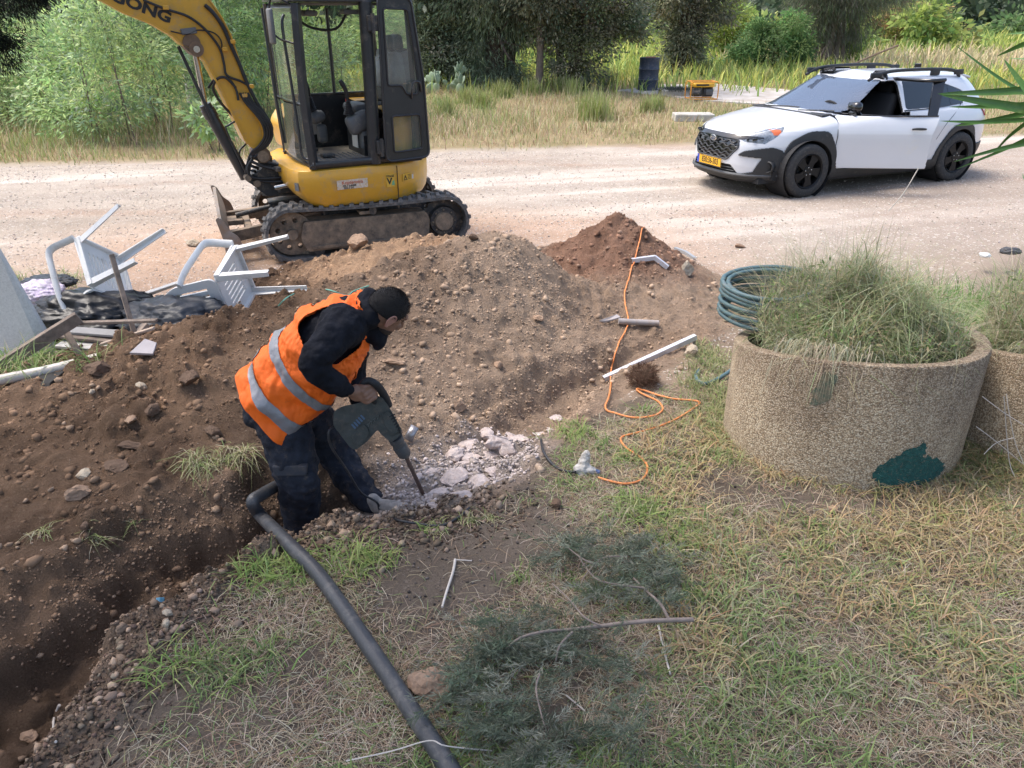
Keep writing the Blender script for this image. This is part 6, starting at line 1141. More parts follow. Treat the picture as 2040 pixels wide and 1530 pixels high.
# high visibility vest: a shell lofted round the torso
ST = [((484, 738), (600, 860), .238, 3.41), ((517, 700), (656, 805), .228, 3.41), ((560, 656), (698, 764), .220, 3.41), ((598, 620), (727, 718), .222, 3.41), ((648, 599), (738, 668), .195, 3.41), ((697, 590), (741, 640), .125, 3.41), ((722, 590), (742, 620), .095, 3.41)]
U, TH_ = 260, 280; us = np.linspace(0, len(ST)-1, U); SB = []
for (bk, fr_, hw, Y) in ST: SB.append([*D(*bk, Y), *D(*fr_, Y), hw])
SB = np.array(SB); SI = np.array([[np.interp(u, range(len(ST)), SB[:, k]) for k in range(7)] for u in us])
for _ in range(4): SI[1:-1] = (SI[:-2]+2*SI[1:-1]+SI[2:])/4
def vestpt(u, th, off=0.0):
    """u along the spine, th round the body (0 = belly, pi = back)"""
    u = np.asarray(u, float); th = np.asarray(th, float); Q = np.stack([np.interp(u, us, SI[:, k]) for k in range(7)], -1); Bk, Fr, hw = Q[..., :3], Q[..., 3:6], Q[..., 6]
    c, s = np.cos(th), np.sin(th); cc = np.sign(c)*np.abs(c)**.86; s2 = np.sign(s)*np.abs(s)**.86; ax = (Fr-Bk)/2; ln = np.linalg.norm(ax, axis=-1)[..., None]
    wob = .007*fbm(u*3.1, th*2.2+9, 1, 3, 300)*2+.006*np.abs(fbm(u*1.2+th, th*3.3-u*2, 1, 3, 301))*2+.008*np.sin(th*7+u*2.1)*np.exp(-u*.5)+.006*np.sin(th*3-u*5)+.005*np.sin(u*9+th*2); flare = .012*np.exp(-u*3)
    P = (Bk+Fr)/2+ax*(cc*(.955+(wob+off+flare)/ln[..., 0]))[..., None]; P[..., 1] -= s2*(hw+off+wob+flare); return P
def proj(P):
    d = P[..., 1]*cp-(P[..., 2]-CAMH)*sp_; u_ = P[..., 1]*sp_+(P[..., 2]-CAMH)*cp; return 1020+FPX*P[..., 0]/d, 765-FPX*u_/d
ug, tgd = np.meshgrid(us, np.linspace(0, 2*np.pi, TH_, endpoint=False), indexing='ij'); VP = vestpt(ug, tgd)
ii = np.arange(U*TH_).reshape(U, TH_); nx_ = np.roll(ii, -1, 1); VF = np.stack([ii[:-1], nx_[:-1], nx_[1:], ii[1:]], -1).reshape(-1, 4); Vv = VP.reshape(-1, 3); vc = Vv[VF].mean(1); uc_ = ug.ravel()[VF].mean(1); tcn = np.where(tgd.ravel()[VF].max(1)-tgd.ravel()[VF].min(1) > 3, 0, tgd.ravel()[VF].mean(1))
armh = roundpoly([(590, 650), (606, 628), (655, 608), (702, 618), (727, 650), (722, 690), (668, 730), (612, 712)], 12); near = vc[:, 1] < 3.40
qx, qy = proj(vc); vm = vc.copy(); vm[:, 1] = 6.82-vm[:, 1]; mx, my = proj(vm); hole = (near & inpoly(armh, qx, qy)) | (~near & inpoly(armh, mx, my))
frn = (np.abs(np.sin(tcn/2)) < .045+.10*np.exp(-((uc_-0)/1.2)**2)) ; slit = (np.abs(np.abs(np.pi-tcn)-np.pi*.47) < .012) & (uc_ < .0)
keep = ~hole & ~frn & ~slit; F = VF[keep]; u_, inv = np.unique(F, return_inverse=True); vo = npmesh('safety_vest', Vv[u_], inv.reshape(F.shape), org, None, W, smooth=True, world=True); q = vo.modifiers.new('t', 'SOLIDIFY'); q.thickness = .004; q.offset = 1
for nm, ub, uf, wb, wf_ in (('reflective_strip', .52, .25, .35, .36), ('reflective_strip', 1.62, 1.13, .35, .30)):
    tt_ = np.linspace(.16, 2*np.pi-.16, 200); rowsP = []
    for k in range(6):
        fB = (1-np.cos(tt_))/2; uu = uf+(ub-uf)*fB+(wf_+(wb-wf_)*fB)*k/5; rowsP.append(vestpt(uu, tt_, .006))
    P = np.array(rowsP); jj = np.arange(6*200).reshape(6, 200); F = np.stack([jj[:-1, :-1], jj[:-1, 1:], jj[1:, 1:], jj[1:, :-1]], -1).reshape(-1, 4); Pv = P.reshape(-1, 3); c_ = Pv[F].mean(1); px_, py_ = proj(c_); nr_ = c_[:, 1] < 3.40; cm = c_.copy(); cm[:, 1] = 6.82-cm[:, 1]; mx, my = proj(cm)
    k_ = ~((nr_ & inpoly(armh, px_, py_)) | (~nr_ & inpoly(armh, mx, my))); F = F[k_]; u_, inv = np.unique(F, return_inverse=True); o = npmesh(nm, Pv[u_], inv.reshape(F.shape), stp, None, vo, smooth=True, world=True)
# boots
for (hl_, to_, nm) in ((D(752, 1008, 3.38), D(803, 1014, 3.30), 'far'), (Vector((nl[-1].x-.03, 3.36, zt(nl[-1].x, 3.36)+.05)), Vector((nl[-1].x+.17, 3.30, zt(nl[-1].x+.17, 3.30)+.04)), 'near')):
    m = MB(); chain(m, [hl_+Vector((-.02, 0, .04)), hl_], [.035, .042]); chain(m, [hl_, hl_*.4+to_*.6, to_], [.040, .042, .034]); soft(m, 'boot', btm, W, .008, 3)
# ---------------------------------------------------------------- breaker hammer
hb = M('hammer_green', (.052, .060, .058), .55, 0, .3, 18, .2, 80, dirt=(.12, .10, .085), dirtamt=.30); hgr = M('hammer_rubber', (.018, .018, .02), .7); steel = M('worn_steel', (.16, .12, .10), .5, .6, .3, 20); chs = M('chisel_steel', (.13, .085, .07), .6, .4, .3, 30)
tip = D(847, 993, 3.37); zt_ = zt(tip.x, tip.y); HMR = thing('breaker_hammer', 'dark green electric breaker hammer held by the worker, its chisel on the rock', 'power tool', tuple(tip))
def yb(px): return 3.27+.0004*(px-700)
def outline(pts, off): return [D(x, y, 3.27+off) for x, y in pts]
def slab(mb, pts, y0, y1, r=5):
    pp = roundpoly(pts, r, 3); a = outline(pp, y0); b_ = outline(pp, y1); n = len(pp); tri = tessellate_polygon([[Vector((p[0], p[1], 0)) for p in pp]])
    mb.add(a+b_, [tuple(t) for t in tri]+[tuple(i+n for i in t) for t in tri]+[(i, (i+1) % n, (i+1) % n+n, i+n) for i in range(n)]); return mb
m = MB(); slab(m, [(664, 833), (665, 820), (682, 809), (706, 805), (733, 797), (752, 788), (762, 792), (776, 812), (801, 857), (798, 868), (779, 882), (760, 866), (752, 856), (730, 881), (708, 897), (698, 892), (664, 848)], -.055, .055); hbd = m.build('housing', hb, HMR, world=True, bev=.012, smooth=50)
m = MB(); slab(m, [(700, 868), (724, 845), (732, 852), (736, 866), (726, 880), (708, 890)], -.062, -.05, 4); m.build('cover_plate', hb, hbd, world=True, bev=.004); m = MB(); slab(m, [(760, 826), (775, 818), (796, 860), (780, 868), (768, 848)], -.061, -.05, 4); m.build('cover_plate', hb, hbd, world=True, bev=.004)
for k in range(5): m = MB(); slab(m, [(699+4.5*k, 846-4.5*k), (702+4.5*k, 844-4.5*k), (710+4.5*k, 852-4.5*k), (707+4.5*k, 855-4.5*k)], -.058, -.052, 1); m.build('vent_slot', M('vent_blue', (.08, .13, .20), .5), hbd, world=True)
for k in range(7): m = MB(); slab(m, [(775+3.3*k, 829+5.5*k), (787+1.5*k, 824+5.5*k), (788+1.5*k, 826+5.5*k), (776+3.3*k, 831.5+5.5*k)], -.064, -.058, .5); m.build('vent_slot', hgr, hbd, world=True)
m = MB(); v, f = textmesh('DEMO', .034, .001, .001, 1.1); p = D(733, 842, 3.213); T = facing(p, D(760, 822, 3.213)-D(712, 858, 3.213), (0, 0, 1)) ; 
for k in range(4): m.tube([D(732+6*k, 846-5*k, 3.213), D(736+6*k, 842-5*k, 3.213), D(734+6*k, 850-5*k, 3.213)], .0025, 5)
m.build('raised_print', M('dull_print', (.09, .10, .095), .6), hbd, world=True)
MB().tube([D(726, 800, 3.27), D(716, 785, 3.23), D(722, 765, 3.2), D(733, 758, 3.2), D(748, 765, 3.2), D(762, 782, 3.24), D(774, 808, 3.27)], [.018, .016, .015, .016, .018, .02, .02], 12, spline=5).build('handle', hgr, HMR, world=True, smooth=60)
MB().tube([aR*0+D(724, 762, 3.20), D(746, 800, 3.22), D(752, 806, 3.25)], .014, 12).build('grip', hgr, HMR, world=True, smooth=60)
MB().tube([D(735, 845, 3.3), D(742, 828, 3.42), D(742, 828, 3.56)], .015, 12).build('side_handle', hgr, HMR, world=True, smooth=60)
c0, c1_, c2_ = D(787, 870, 3.27), D(808, 908, 3.29), tip; ax = (c2_-c1_).normalized(); m = MB(); m.tube([c0, c0+ax*.03, c0+ax*.032, c0+ax*.06, c0+ax*.065, c1_-ax*.01, c1_], [.036, .037, .032, .032, .036, .033, .024], 20); m.build('chuck', M('chuck_grey', (.10, .105, .11), .5, .4, .2, 20, dirt=(.2, .17, .14), dirtamt=.3), HMR, world=True, smooth=40)
m = MB(); m.tube([c1_, c2_-ax*.05, c2_+ax*.01], [.0115, .011, .005], 8); m.build('chisel', chs, HMR, world=True, smooth=40)
gcab = M('cable_black', (.025, .025, .028), .5, 0, .2, 20, dirt=(.14, .11, .09), dirtamt=.2)
MB().tube([D(668, 848, 3.24), D(655, 860, 3.2), D(660, 890, 3.2), D(690, 935, 3.25), D(718, 980, 3.3), D(750, 1000, 3.32), D(758, 1018, 3.3), OG(790, 1035, .02), OG(835, 1045, .015), OG(880, 1048, .012), OG(915, 1030, .012), OG(935, 1012, .01)], .006, 8, spline=6).build('power_cable', gcab, HMR, world=True, smooth=60)
# ---------------------------------------------------------------- planters
def aggmat():
    m, n, b = newmat('pebble_concrete'); tc = n.nodes.new('ShaderNodeTexCoord'); vo = n.nodes.new('ShaderNodeTexVoronoi'); vo.inputs['Scale'].default_value = 150; n.links.new(tc.outputs['Object'], vo.inputs['Vector'])
    sx = n.nodes.new('ShaderNodeSeparateColor'); n.links.new(vo.outputs['Color'], sx.inputs[0]); r = n.nodes.new('ShaderNodeValToRGB'); e = r.color_ramp.elements
    e[0].color = (.26, .18, .11, 1); e[1].color = (.62, .52, .38, 1); k = e.new(.5); k.color = (.44, .34, .22, 1); n.links.new(sx.outputs[0], r.inputs[0])
    d = n.nodes.new('ShaderNodeMapRange'); d.inputs[1].default_value = .35; d.inputs[2].default_value = .75; d.inputs[3].default_value = 1; d.inputs[4].default_value = .5; n.links.new(vo.outputs['Distance'], d.inputs[0])
    m1 = n.nodes.new('ShaderNodeMix'); m1.data_type = 'RGBA'; m1.blend_type = 'MULTIPLY'; m1.inputs[0].default_value = 1; n.links.new(r.outputs[0], m1.inputs[6]); n.links.new(d.outputs[0], m1.inputs[7])
    nz = n.nodes.new('ShaderNodeTexNoise'); nz.inputs['Scale'].default_value = 3.2; nz.inputs['Detail'].default_value = 7; nz.inputs['Roughness'].default_value = .65; mp = n.nodes.new('ShaderNodeMapping'); mp.inputs['Scale'].default_value = (1, 1, .55); n.links.new(tc.outputs['Object'], mp.inputs[0]); n.links.new(mp.outputs[0], nz.inputs['Vector'])
    sz = n.nodes.new('ShaderNodeSeparateXYZ'); n.links.new(tc.outputs['Object'], sz.inputs[0]); mz = n.nodes.new('ShaderNodeMapRange'); mz.inputs[1].default_value = .25; mz.inputs[2].default_value = .80; mz.inputs[3].default_value = 0; mz.inputs[4].default_value = .26; n.links.new(sz.outputs[2], mz.inputs[0])
    ad = n.nodes.new('ShaderNodeMath'); n.links.new(nz.outputs['Fac'], ad.inputs[0]); n.links.new(mz.outputs[0], ad.inputs[1]); rr = n.nodes.new('ShaderNodeValToRGB'); rr.color_ramp.elements[0].position = .52; rr.color_ramp.elements[1].position = .86; n.links.new(ad.outputs[0], rr.inputs[0])
    m2 = n.nodes.new('ShaderNodeMix'); m2.data_type = 'RGBA'; m2.blend_type = 'MULTIPLY'; n.links.new(rr.outputs[0], m2.inputs[0]); n.links.new(m1.outputs[2], m2.inputs[6]); m2.inputs[7].default_value = (.50, .46, .46, 1); n.links.new(m2.outputs[2], b.inputs['Base Color'])
    b.inputs['Roughness'].default_value = .85; bp = n.nodes.new('ShaderNodeBump'); bp.inputs['Strength'].default_value = .8; bp.inputs['Distance'].default_value = .004; bp.invert = True; n.links.new(vo.outputs['Distance'], bp.inputs['Height']); n.links.new(bp.outputs[0], b.inputs['Normal']); return m
agg = aggmat(); soilm = M('planter_soil', (.07, .05, .038), .95, 0, .3, 20, 1, 40)
PLW = [(.30, .32, .19), (.22, .27, .12), (.42, .38, .25), (.52, .45, .32), (.37, .38, .28), (.46, .42, .30), (.36, .27, .17), (.28, .32, .15)]
def planter(c, r, h, label, weeds, seed, nb=15000):
    z0 = -.05; t = thing('concrete_planter', label, 'planter', (c[0], c[1], 0)); m = MB(); m.lathe([(r-.07, z0), (r, z0), (r, h-.012), (r-.006, h-.003), (r-.018, h), (r-.055, h), (r-.068, h-.006), (r-.072, h-.02), (r-.075, z0)], 120)
    def low(x, y): k_ = min(2.2, (y+r)/r); return (.10*k_-.045*k_*x/r)
    m.v = [(x, y, z-low(x, y)*max(0, z)/h) for x, y, z in m.v]; m.build('ring', agg, t, smooth=45)
    ms = MB().lathe([(0, h-.07), (r-.3, h-.06), (r-.074, h-.12)], 40); ms.v = [(x, y, z-low(x, y)) for x, y, z in ms.v]; ms.build('soil', soilm, t)
    lw_ = lambda x, y: (.10*np.clip((y-c[1]+r)/r, 0, 2.2)-.045*np.clip((y-c[1]+r)/r, 0, 2.2)*(x-c[0])/r)
    rg = np.random.default_rng(seed); n = nb; rad = (r-.10)*np.sqrt(rg.random(n)); th = rg.uniform(0, 6.283, n); x = c[0]+rad*np.cos(th); y = c[1]+rad*np.sin(th); tp = 1-rad/(r-.1)
    back = .5+.5*np.sin(th); bmp = ss(.3, .7, fbm(x, y, 2.6, 3, seed+9)*.5+.5)
    dome = h-.10+(tp*.09+.38*rg.random(n)*(.25+.6*tp+.5*back)*bmp); hh = rg.uniform(.10, .36, n); out = 9*fbm(x, y, 3.5, 2, seed+30)+rg.normal(0, 1.0, n); edg = (rad > r-.30) & (np.sin(th) < .45); out = np.where(edg, th+np.pi+rg.normal(0, .95, n), out)
    c_ = cols(n, PLW, rng=rg)*np.array([.93, 1.02, .88])*(.62+.5*fbm(x, y, 4, 2, 140)[:, None]*1.2+.25); dome = dome-.5*lw_(x, y); P = [blades(x, y, dome, hh, rg.uniform(.0022, .0052, n), out, rg.uniform(.4, 1.5, n), rg.uniform(.1, .9, n), c_, lev=5)]
    nl_ = nb//3; rad = (r-.11)*np.sqrt(rg.random(nl_)); th = rg.uniform(0, 6.283, nl_); x = c[0]+rad*np.cos(th); y = c[1]+rad*np.sin(th); bz = h-.08+.30*rg.random(nl_)*(.3+.5*(1-rad/r)+.4*(.5+.5*np.sin(th))); lf_ = leafquads(np.stack([x, y, bz], -1), rg.normal(size=(nl_, 3))+np.array([0, 0, .3]), rg.uniform(.015, .05, nl_), rg.uniform(.005, .013, nl_), cols(nl_, [(.20, .30, .09), (.30, .34, .16), (.42, .34, .20), (.14, .22, .07)], rng=rg), rg)
    n = 3200; rad = (r-.12)*np.sqrt(rg.random(n)); th = rg.uniform(0, 6.283, n); P.append(blades(c[0]+rad*np.cos(th), c[1]+rad*np.sin(th), np.full(n, h-.1), rg.uniform(.25, .72, n)*(.55+.35*(1-rad/r)+.35*np.sin(th)), rg.uniform(.0018, .0035, n), rg.uniform(0, 6.28, n), rg.uniform(.1, 1.1, n), rg.uniform(0, .45, n), cols(n, PLW, rng=rg), lev=5))
    n = 420; rad = (r-.085)*np.ones(n); th = rg.normal(math.radians(-132), .20, n); a = th+rg.normal(0, 1.0, n); P.append(blades(c[0]+rad*np.cos(th), c[1]+rad*np.sin(th), h-.02-lw_(c[0]+rad*np.cos(th), c[1]+rad*np.sin(th))+.07*rg.random(n), rg.uniform(.10, .27, n), rg.uniform(.002, .004, n), a, rg.uniform(.3, .8, n), rg.uniform(.9, 1.8, n), cols(n, PLW[2:5], rng=rg), lev=6))
    n = 260; th = rg.uniform(math.radians(-165), math.radians(-15), n); a = th+rg.normal(0, 1.4, n); rad = (r-.13)*np.ones(n); P.append(blades(c[0]+rad*np.cos(th), c[1]+rad*np.sin(th), h-.07-lw_(c[0]+rad*np.cos(th), c[1]+rad*np.sin(th)), rg.uniform(.04, .11, n), rg.uniform(.002, .004, n), a, rg.uniform(.5, 1.2, n), rg.uniform(.3, 1.2, n), cols(n, PLW, rng=rg), lev=5))
    o = grass('weeds', None, P+[lf_], grassm, None, t); return t
PC, PR, PH = (1.795, 3.72), .605, .765
p1 = planter(PC, PR, PH, 'round pebbled concrete planter full of dry weeds with green paint patches', True, 41, 10000)
p2 = planter((3.03, 3.74), .605, .74, 'second round concrete planter cut off by the right edge', True, 42, 6000)
def cylhit(px, py, o=.002):
    r = ray(px, py); dx, dy = r.x, r.y; a = dx*dx+dy*dy; b = -2*(dx*PC[0]+dy*PC[1]); c = PC[0]**2+PC[1]**2-(PR+o)**2; t = (-b-math.sqrt(max(b*b-4*a*c, 0)))/2/a; return Vector((dx*t, dy*t, CAMH+r.z*t))
def patch(name, poly, mat, frag=6, seed=0):
    rg = random.Random(seed); pts = []
    for i, p in enumerate(poly):
        q = poly[(i+1) % len(poly)]
        for k in range(frag): u = k/frag; pts.append((p[0]+(q[0]-p[0])*u+rg.uniform(-6, 6)*(k > 0), p[1]+(q[1]-p[1])*u+rg.uniform(-4, 4)*(k > 0)))
    X0, X1 = min(p[0] for p in pts), max(p[0] for p in pts); Y0, Y1 = min(p[1] for p in pts), max(p[1] for p in pts); m = MB(); s = 1.6; ys = np.arange(Y0, Y1, s); xs = np.arange(X0, X1, s); gxx, gyy = np.meshgrid(xs, ys); k = inpoly(pts, gxx+s/2, gyy+s/2); cache = {}
    def vid(a, b):
        if (a, b) not in cache: cache[(a, b)] = len(m.v); m.v.append(tuple(cylhit(X0+a*s, Y0+b*s)))
        return cache[(a, b)]
    for b_, a_ in zip(*np.where(k)): m.f.append((vid(a_, b_), vid(a_+1, b_), vid(a_+1, b_+1), vid(a_, b_+1)))
    return m.build(name, mat, p1, world=True)
gp = M('green_paint', (.012, .085, .075), .8, 0, .35, 40, 1.0, 130, dirt=(.24, .20, .14), dirtamt=.22); gp2 = M('faded_green_paint', (.09, .12, .085), .85, 0, .2, 20, .5, 120, dirt=(.24, .18, .12), dirtamt=.6)
patch('paint_patch', [(1840, 878), (1846, 893), (1838, 912), (1852, 908), (1882, 922), (1873, 945), (1835, 968), (1805, 980), (1740, 975), (1747, 960), (1738, 945), (1760, 925), (1795, 907)], gp, 5, 2)
patch('paint_patch', [(1643, 742), (1666, 746), (1660, 775), (1648, 800), (1612, 806), (1622, 775)], gp2, 4, 3)
# ---------------------------------------------------------------- hoses, pipe, cables
hse = M('hose_blue_green', (.075, .135, .15), .5, 0, .1, 6, dirt=(.22, .22, .2), dirtamt=.2); cc = D(1537, 590, 4.1); t = thing('hose_coil', 'coil of blue green irrigation hose behind the weeds of the planter', 'hose', tuple(cc)); rg = random.Random(9); m = MB(); pts = []
for k in range(11*24):
    a = k/24*2*math.pi; rr = .255+.016*math.sin(k*.13)+.012*math.sin(a*3); pts.append(Vector((rr*math.cos(a), rr*.85*math.sin(a), -.10+.19*(k/264)+.018*math.sin(a+.5)+.012*math.sin(k*.29))))
m.tube(pts, .0135, 8); m.build('coils', hse, t, smooth=60)
MB().tube([OG(1393, 738, .01), OG(1386, 752, .015), OG(1400, 766, .02), OG(1425, 758, .03), OG(1452, 742, .04), OG(1475, 725, .05)], .0135, 8, spline=6).build('loose_end', hse, t, world=True, smooth=60)
ppm = M('pipe_black', (.045, .047, .052), .5, 0, .12, 7, .15, 50, dirt=(.13, .12, .11), dirtamt=.35); z_ = []
q = [D(600, 945, 3.45), D(552, 968, 3.33), D(520, 986, 3.14), D(503, 1000, 3.06), OG(520, 1028, .03)*.35+D(520, 1028, 2.98)*.65, OG(575, 1085, .045), OG(640, 1152, .034), OG(735, 1290, .034), OG(825, 1425, .034), OG(905, 1550, .034), Vector((.02, 1.25, .13)), Vector((.2, .7, .13))]
o = MB().tube(q, .0305, 18, spline=8).build('black_pipe', ppm, None, smooth=60); props(o, 'thick dark grey plastic pipe running from the trench down through the grass', 'pipe')
ora = M('cable_orange', (.72, .24, .07), .55, 0, .08, 10)
oc = [(1283, 452), (1276, 475), (1268, 505), (1258, 535), (1247, 575), (1244, 598), (1252, 640), (1240, 670), (1225, 705), (1217, 745), (1216, 775), (1206, 812), (1225, 822), (1262, 831), (1300, 828), (1320, 815), (1312, 800), (1285, 786), (1268, 776), (1285, 778), (1330, 792), (1392, 800), (1375, 818), (1330, 842), (1270, 862), (1238, 871), (1245, 890), (1275, 910), (1290, 932), (1278, 955), (1240, 964), (1192, 952)]
pts = [OG(x, y, .012) for x, y in oc]; o = MB().tube(gline(oc, .019), .0058, 8).build('extension_cable', ora, None, smooth=60); props(o, 'orange extension cable snaking from the far heap to the white plug', 'cable')
pts = [OG(1078, 876, .03), OG(1082, 900, .012), OG(1100, 925, .012), OG(1122, 938, .012), OG(1146, 942, .03)]; o = MB().tube(pts, .007, 8, spline=6).build('power_cord', gcab, None, smooth=60); props(o, 'short black power cord going from the trench edge to the white plug', 'cord')
pg = OG(1163, 945, .0); t = thing('wrapped_plug', 'plug joint wrapped in white plastic on the grass', 'plug', tuple(pg)); m = MB(); chain(m, [pg+Vector((-.005, 0, -.0)), pg+Vector((.0, .02, .05)), pg+Vector((.012, .03, .10))], [.034, .030, .022]); chain(m, [pg+Vector((-.035, 0, .03)), pg+Vector((0, 0, .03)), pg+Vector((.045, 0, .015))], [.022, .028, .022]); soft(m, 'wrapping', M('white_film', (.50, .47, .43), .4, 0, .15, 20, .6, 60, dirt=(.33, .28, .22), dirtamt=.35), t, .005, 2, [(.02, .016)])
MB().tube([pg+Vector((.05, 0, .02)), pg+Vector((.08, -.01, .015))], .011, 10).build('socket', M('socket_blue', (.05, .10, .25), .5), t, world=True)
gw = M('wire_green', (.12, .32, .25), .6); o = MB().tube([OG(555, 612, .01), OG(575, 592, .01), OG(610, 577, .01), OG(650, 577, .01), OG(690, 590, .01), OG(705, 580, .012), OG(735, 570, .01)], .0045, 6, spline=5).build('thin_wire', gw, None, smooth=60); props(o, 'thin green wire lying on the gravel above the worker\'s back', 'wire')
# metal and plastic lengths on the heap
gal = M('galvanised', (.62, .63, .68), .4, .35, .1, 8, dirt=(.4, .36, .32), dirtamt=.3); gpl = M('grey_pvc', (.33, .30, .29), .5, 0, .1, 6, dirt=(.3, .22, .16), dirtamt=.3)
def bar(name, P, w_, t_, mat, label, cat, ang=True, ex_=None):
    m = MB(); 
    for A, B in zip(P[:-1], P[1:]):
        d = (B-A); l = d.length; d.normalize(); s = d.cross(Vector((0, 0, 1))).normalized(); u = s.cross(d); T = Matrix(((d.x, s.x, u.x, (A.x+B.x)/2), (d.y, s.y, u.y, (A.y+B.y)/2), (d.z, s.z, u.z, (A.z+B.z)/2), (0, 0, 0, 1))); m.box((0, 0, t_/2), (l, w_, t_), mtx=T)
        if ang: m.box((0, w_/2, -w_/2+t_), (l*.999, t_, w_), mtx=T)
    return props(m.build(name, mat, None), label, cat)
A, B = OG(1202, 752, .03), OG(1385, 668, .09); bar('angle_bar', [A, B], .035, .004, gal, 'long pale metal angle bar across the far end of the trench', 'metal bar')
C_ = OG(1384, 700, .0); bar('bar_prop', [B+Vector((0, 0, -.005)), Vector((B.x, B.y+.01, zt(B.x, B.y)))], .022, .01, gpl, 'short grey stub standing under the raised end of the long bar', 'stake', False)
bar('bent_bar', [OG(1258, 518, .02), OG(1305, 513, .03), OG(1332, 531, .02)], .035, .004, gal, 'white angle bar bent in a shallow V on the reddish heap', 'metal bar')
bar('bent_bar', [OG(1345, 494, .02), OG(1368, 502, .03), OG(1385, 514, .02)], .03, .004, M('galv_dull', (.34, .36, .38), .5, .3), 'short dull grey bent strip right of the reddish heap', 'metal bar')
o = MB().tube([OG(1232, 642, .025), OG(1312, 646, .03)], .023, 16).build('grey_pipe_piece', gpl, None, smooth=60); props(o, 'short grey plastic pipe lying on the slope under the orange cable', 'pipe')
o = MB(); a = [OG(1194, 641, .012), OG(1229, 629, .03), OG(1236, 634, .03), OG(1205, 645, .015)]; o.add(a+[p+Vector((0, 0, .01)) for p in a], [(0, 1, 2, 3), (7, 6, 5, 4), (0, 4, 5, 1), (1, 5, 6, 2), (2, 6, 7, 3), (3, 7, 4, 0)]); props(o.build('flat_scrap', gpl, None), 'flat grey scrap at the left end of the short grey pipe', 'scrap')
a = OG(822, 866, .02); T = Matrix.Translation(a) @ Euler((.9, .3, -.4)).to_matrix().to_4x4(); m = MB(); m.add([T @ Vector((math.sin(k/6*1.6-.8)*.035, y, math.cos(k/6*1.6-.8)*.035)) for k in range(7) for y in (-.045, .045)], [(2*k, 2*k+1, 2*k+3, 2*k+2) for k in range(6)]); o = m.build('curved_scrap', M('scrap_shiny', (.30, .29, .30), .3, .6, .3, 20), None, smooth=60); q_ = o.modifiers.new('t', 'SOLIDIFY'); q_.thickness = .003; props(o, 'small curved shiny scrap on the slope right of the hammer', 'scrap')
a = OG(318, 1197, .012); m = MB(); m.prism([(-.022, -.006), (.0, .012), (.022, .006), (.018, -.01)], -.012, .012); o = m.build('blue_scrap', M('scrap_blue', (.10, .28, .42), .4), None, bev=.003); o.location = a; o.rotation_euler = (.8, .2, .3); props(o, 'small light blue scrap on the near trench edge', 'scrap')
# root ball
a = OG(1282, 752, .05); t = thing('root_ball', 'dark hairy ball of roots and soil by the trench end', 'root ball', tuple(a)); V, F = RK2[3]; npmesh('soil_lump', V*.20, F, RM['brown'], None, t, smooth=True); nr = np.random.default_rng(3); n = 2600; d = nr.normal(size=(n, 3)); d /= np.linalg.norm(d, axis=1)[:, None]; V, F, C = leafquads(d*.075, d+nr.normal(size=(n, 3))*1.2, nr.uniform(.02, .07, n), np.full(n, .002), cols(n, [(.12, .065, .045), (.20, .12, .08), (.08, .045, .03)], rng=nr), nr); npmesh('roots', V, F, strawm, C, t)
# dry sticks in the grass
stk = M('stick_white', (.52, .47, .42), .85, 0, .15, 14); brn = M('stick_brown', (.20, .14, .10), .9, 0, .3, 14); wdk = M('old_wood', (.22, .17, .135), .9, 0, .35, 9, .5, 30, dirt=(.10, .08, .065), dirtamt=.4); wlt = M('pale_wood', (.42, .33, .26), .85, 0, .25, 8, .4, 30)
for pts, r, mt, lb in (([(907, 1118), (903, 1140), (890, 1180), (881, 1212)], .0065, stk, 'bleached white stick standing slanted right of the black pipe'), ([(1312, 1248), (1320, 1290), (1335, 1345)], .005, stk, 'thin white stick below the cut branch'), ([(905, 1118), (940, 1118)], .003, stk, 'short white twig touching the top of the bleached stick'), ([(120, 1410), (108, 1440), (112, 1480)], .006, stk, 'curved pale root at the bottom left of the trench'), ([(1128, 1385), (1165, 1420)], .003, stk, 'small straw coloured twig on the conifer cuttings')):
    props(MB().tube([OG(x, y, .012+.004*k) for k, (x, y) in enumerate(pts)], [r*(1-.35*k/len(pts)) for k in range(len(pts))], 7, spline=4).build('dry_stick', mt, None, smooth=60), lb, 'stick')
props(MB().tube([OG(690, 1520, .03), OG(780, 1497, .05), OG(855, 1480, .1), OG(890, 1487, .1), OG(980, 1500, .03)], .0022, 6, spline=5).build('dry_stick', stk, None, smooth=60), 'long thin straw stem crossing over the black pipe at the bottom', 'stick')
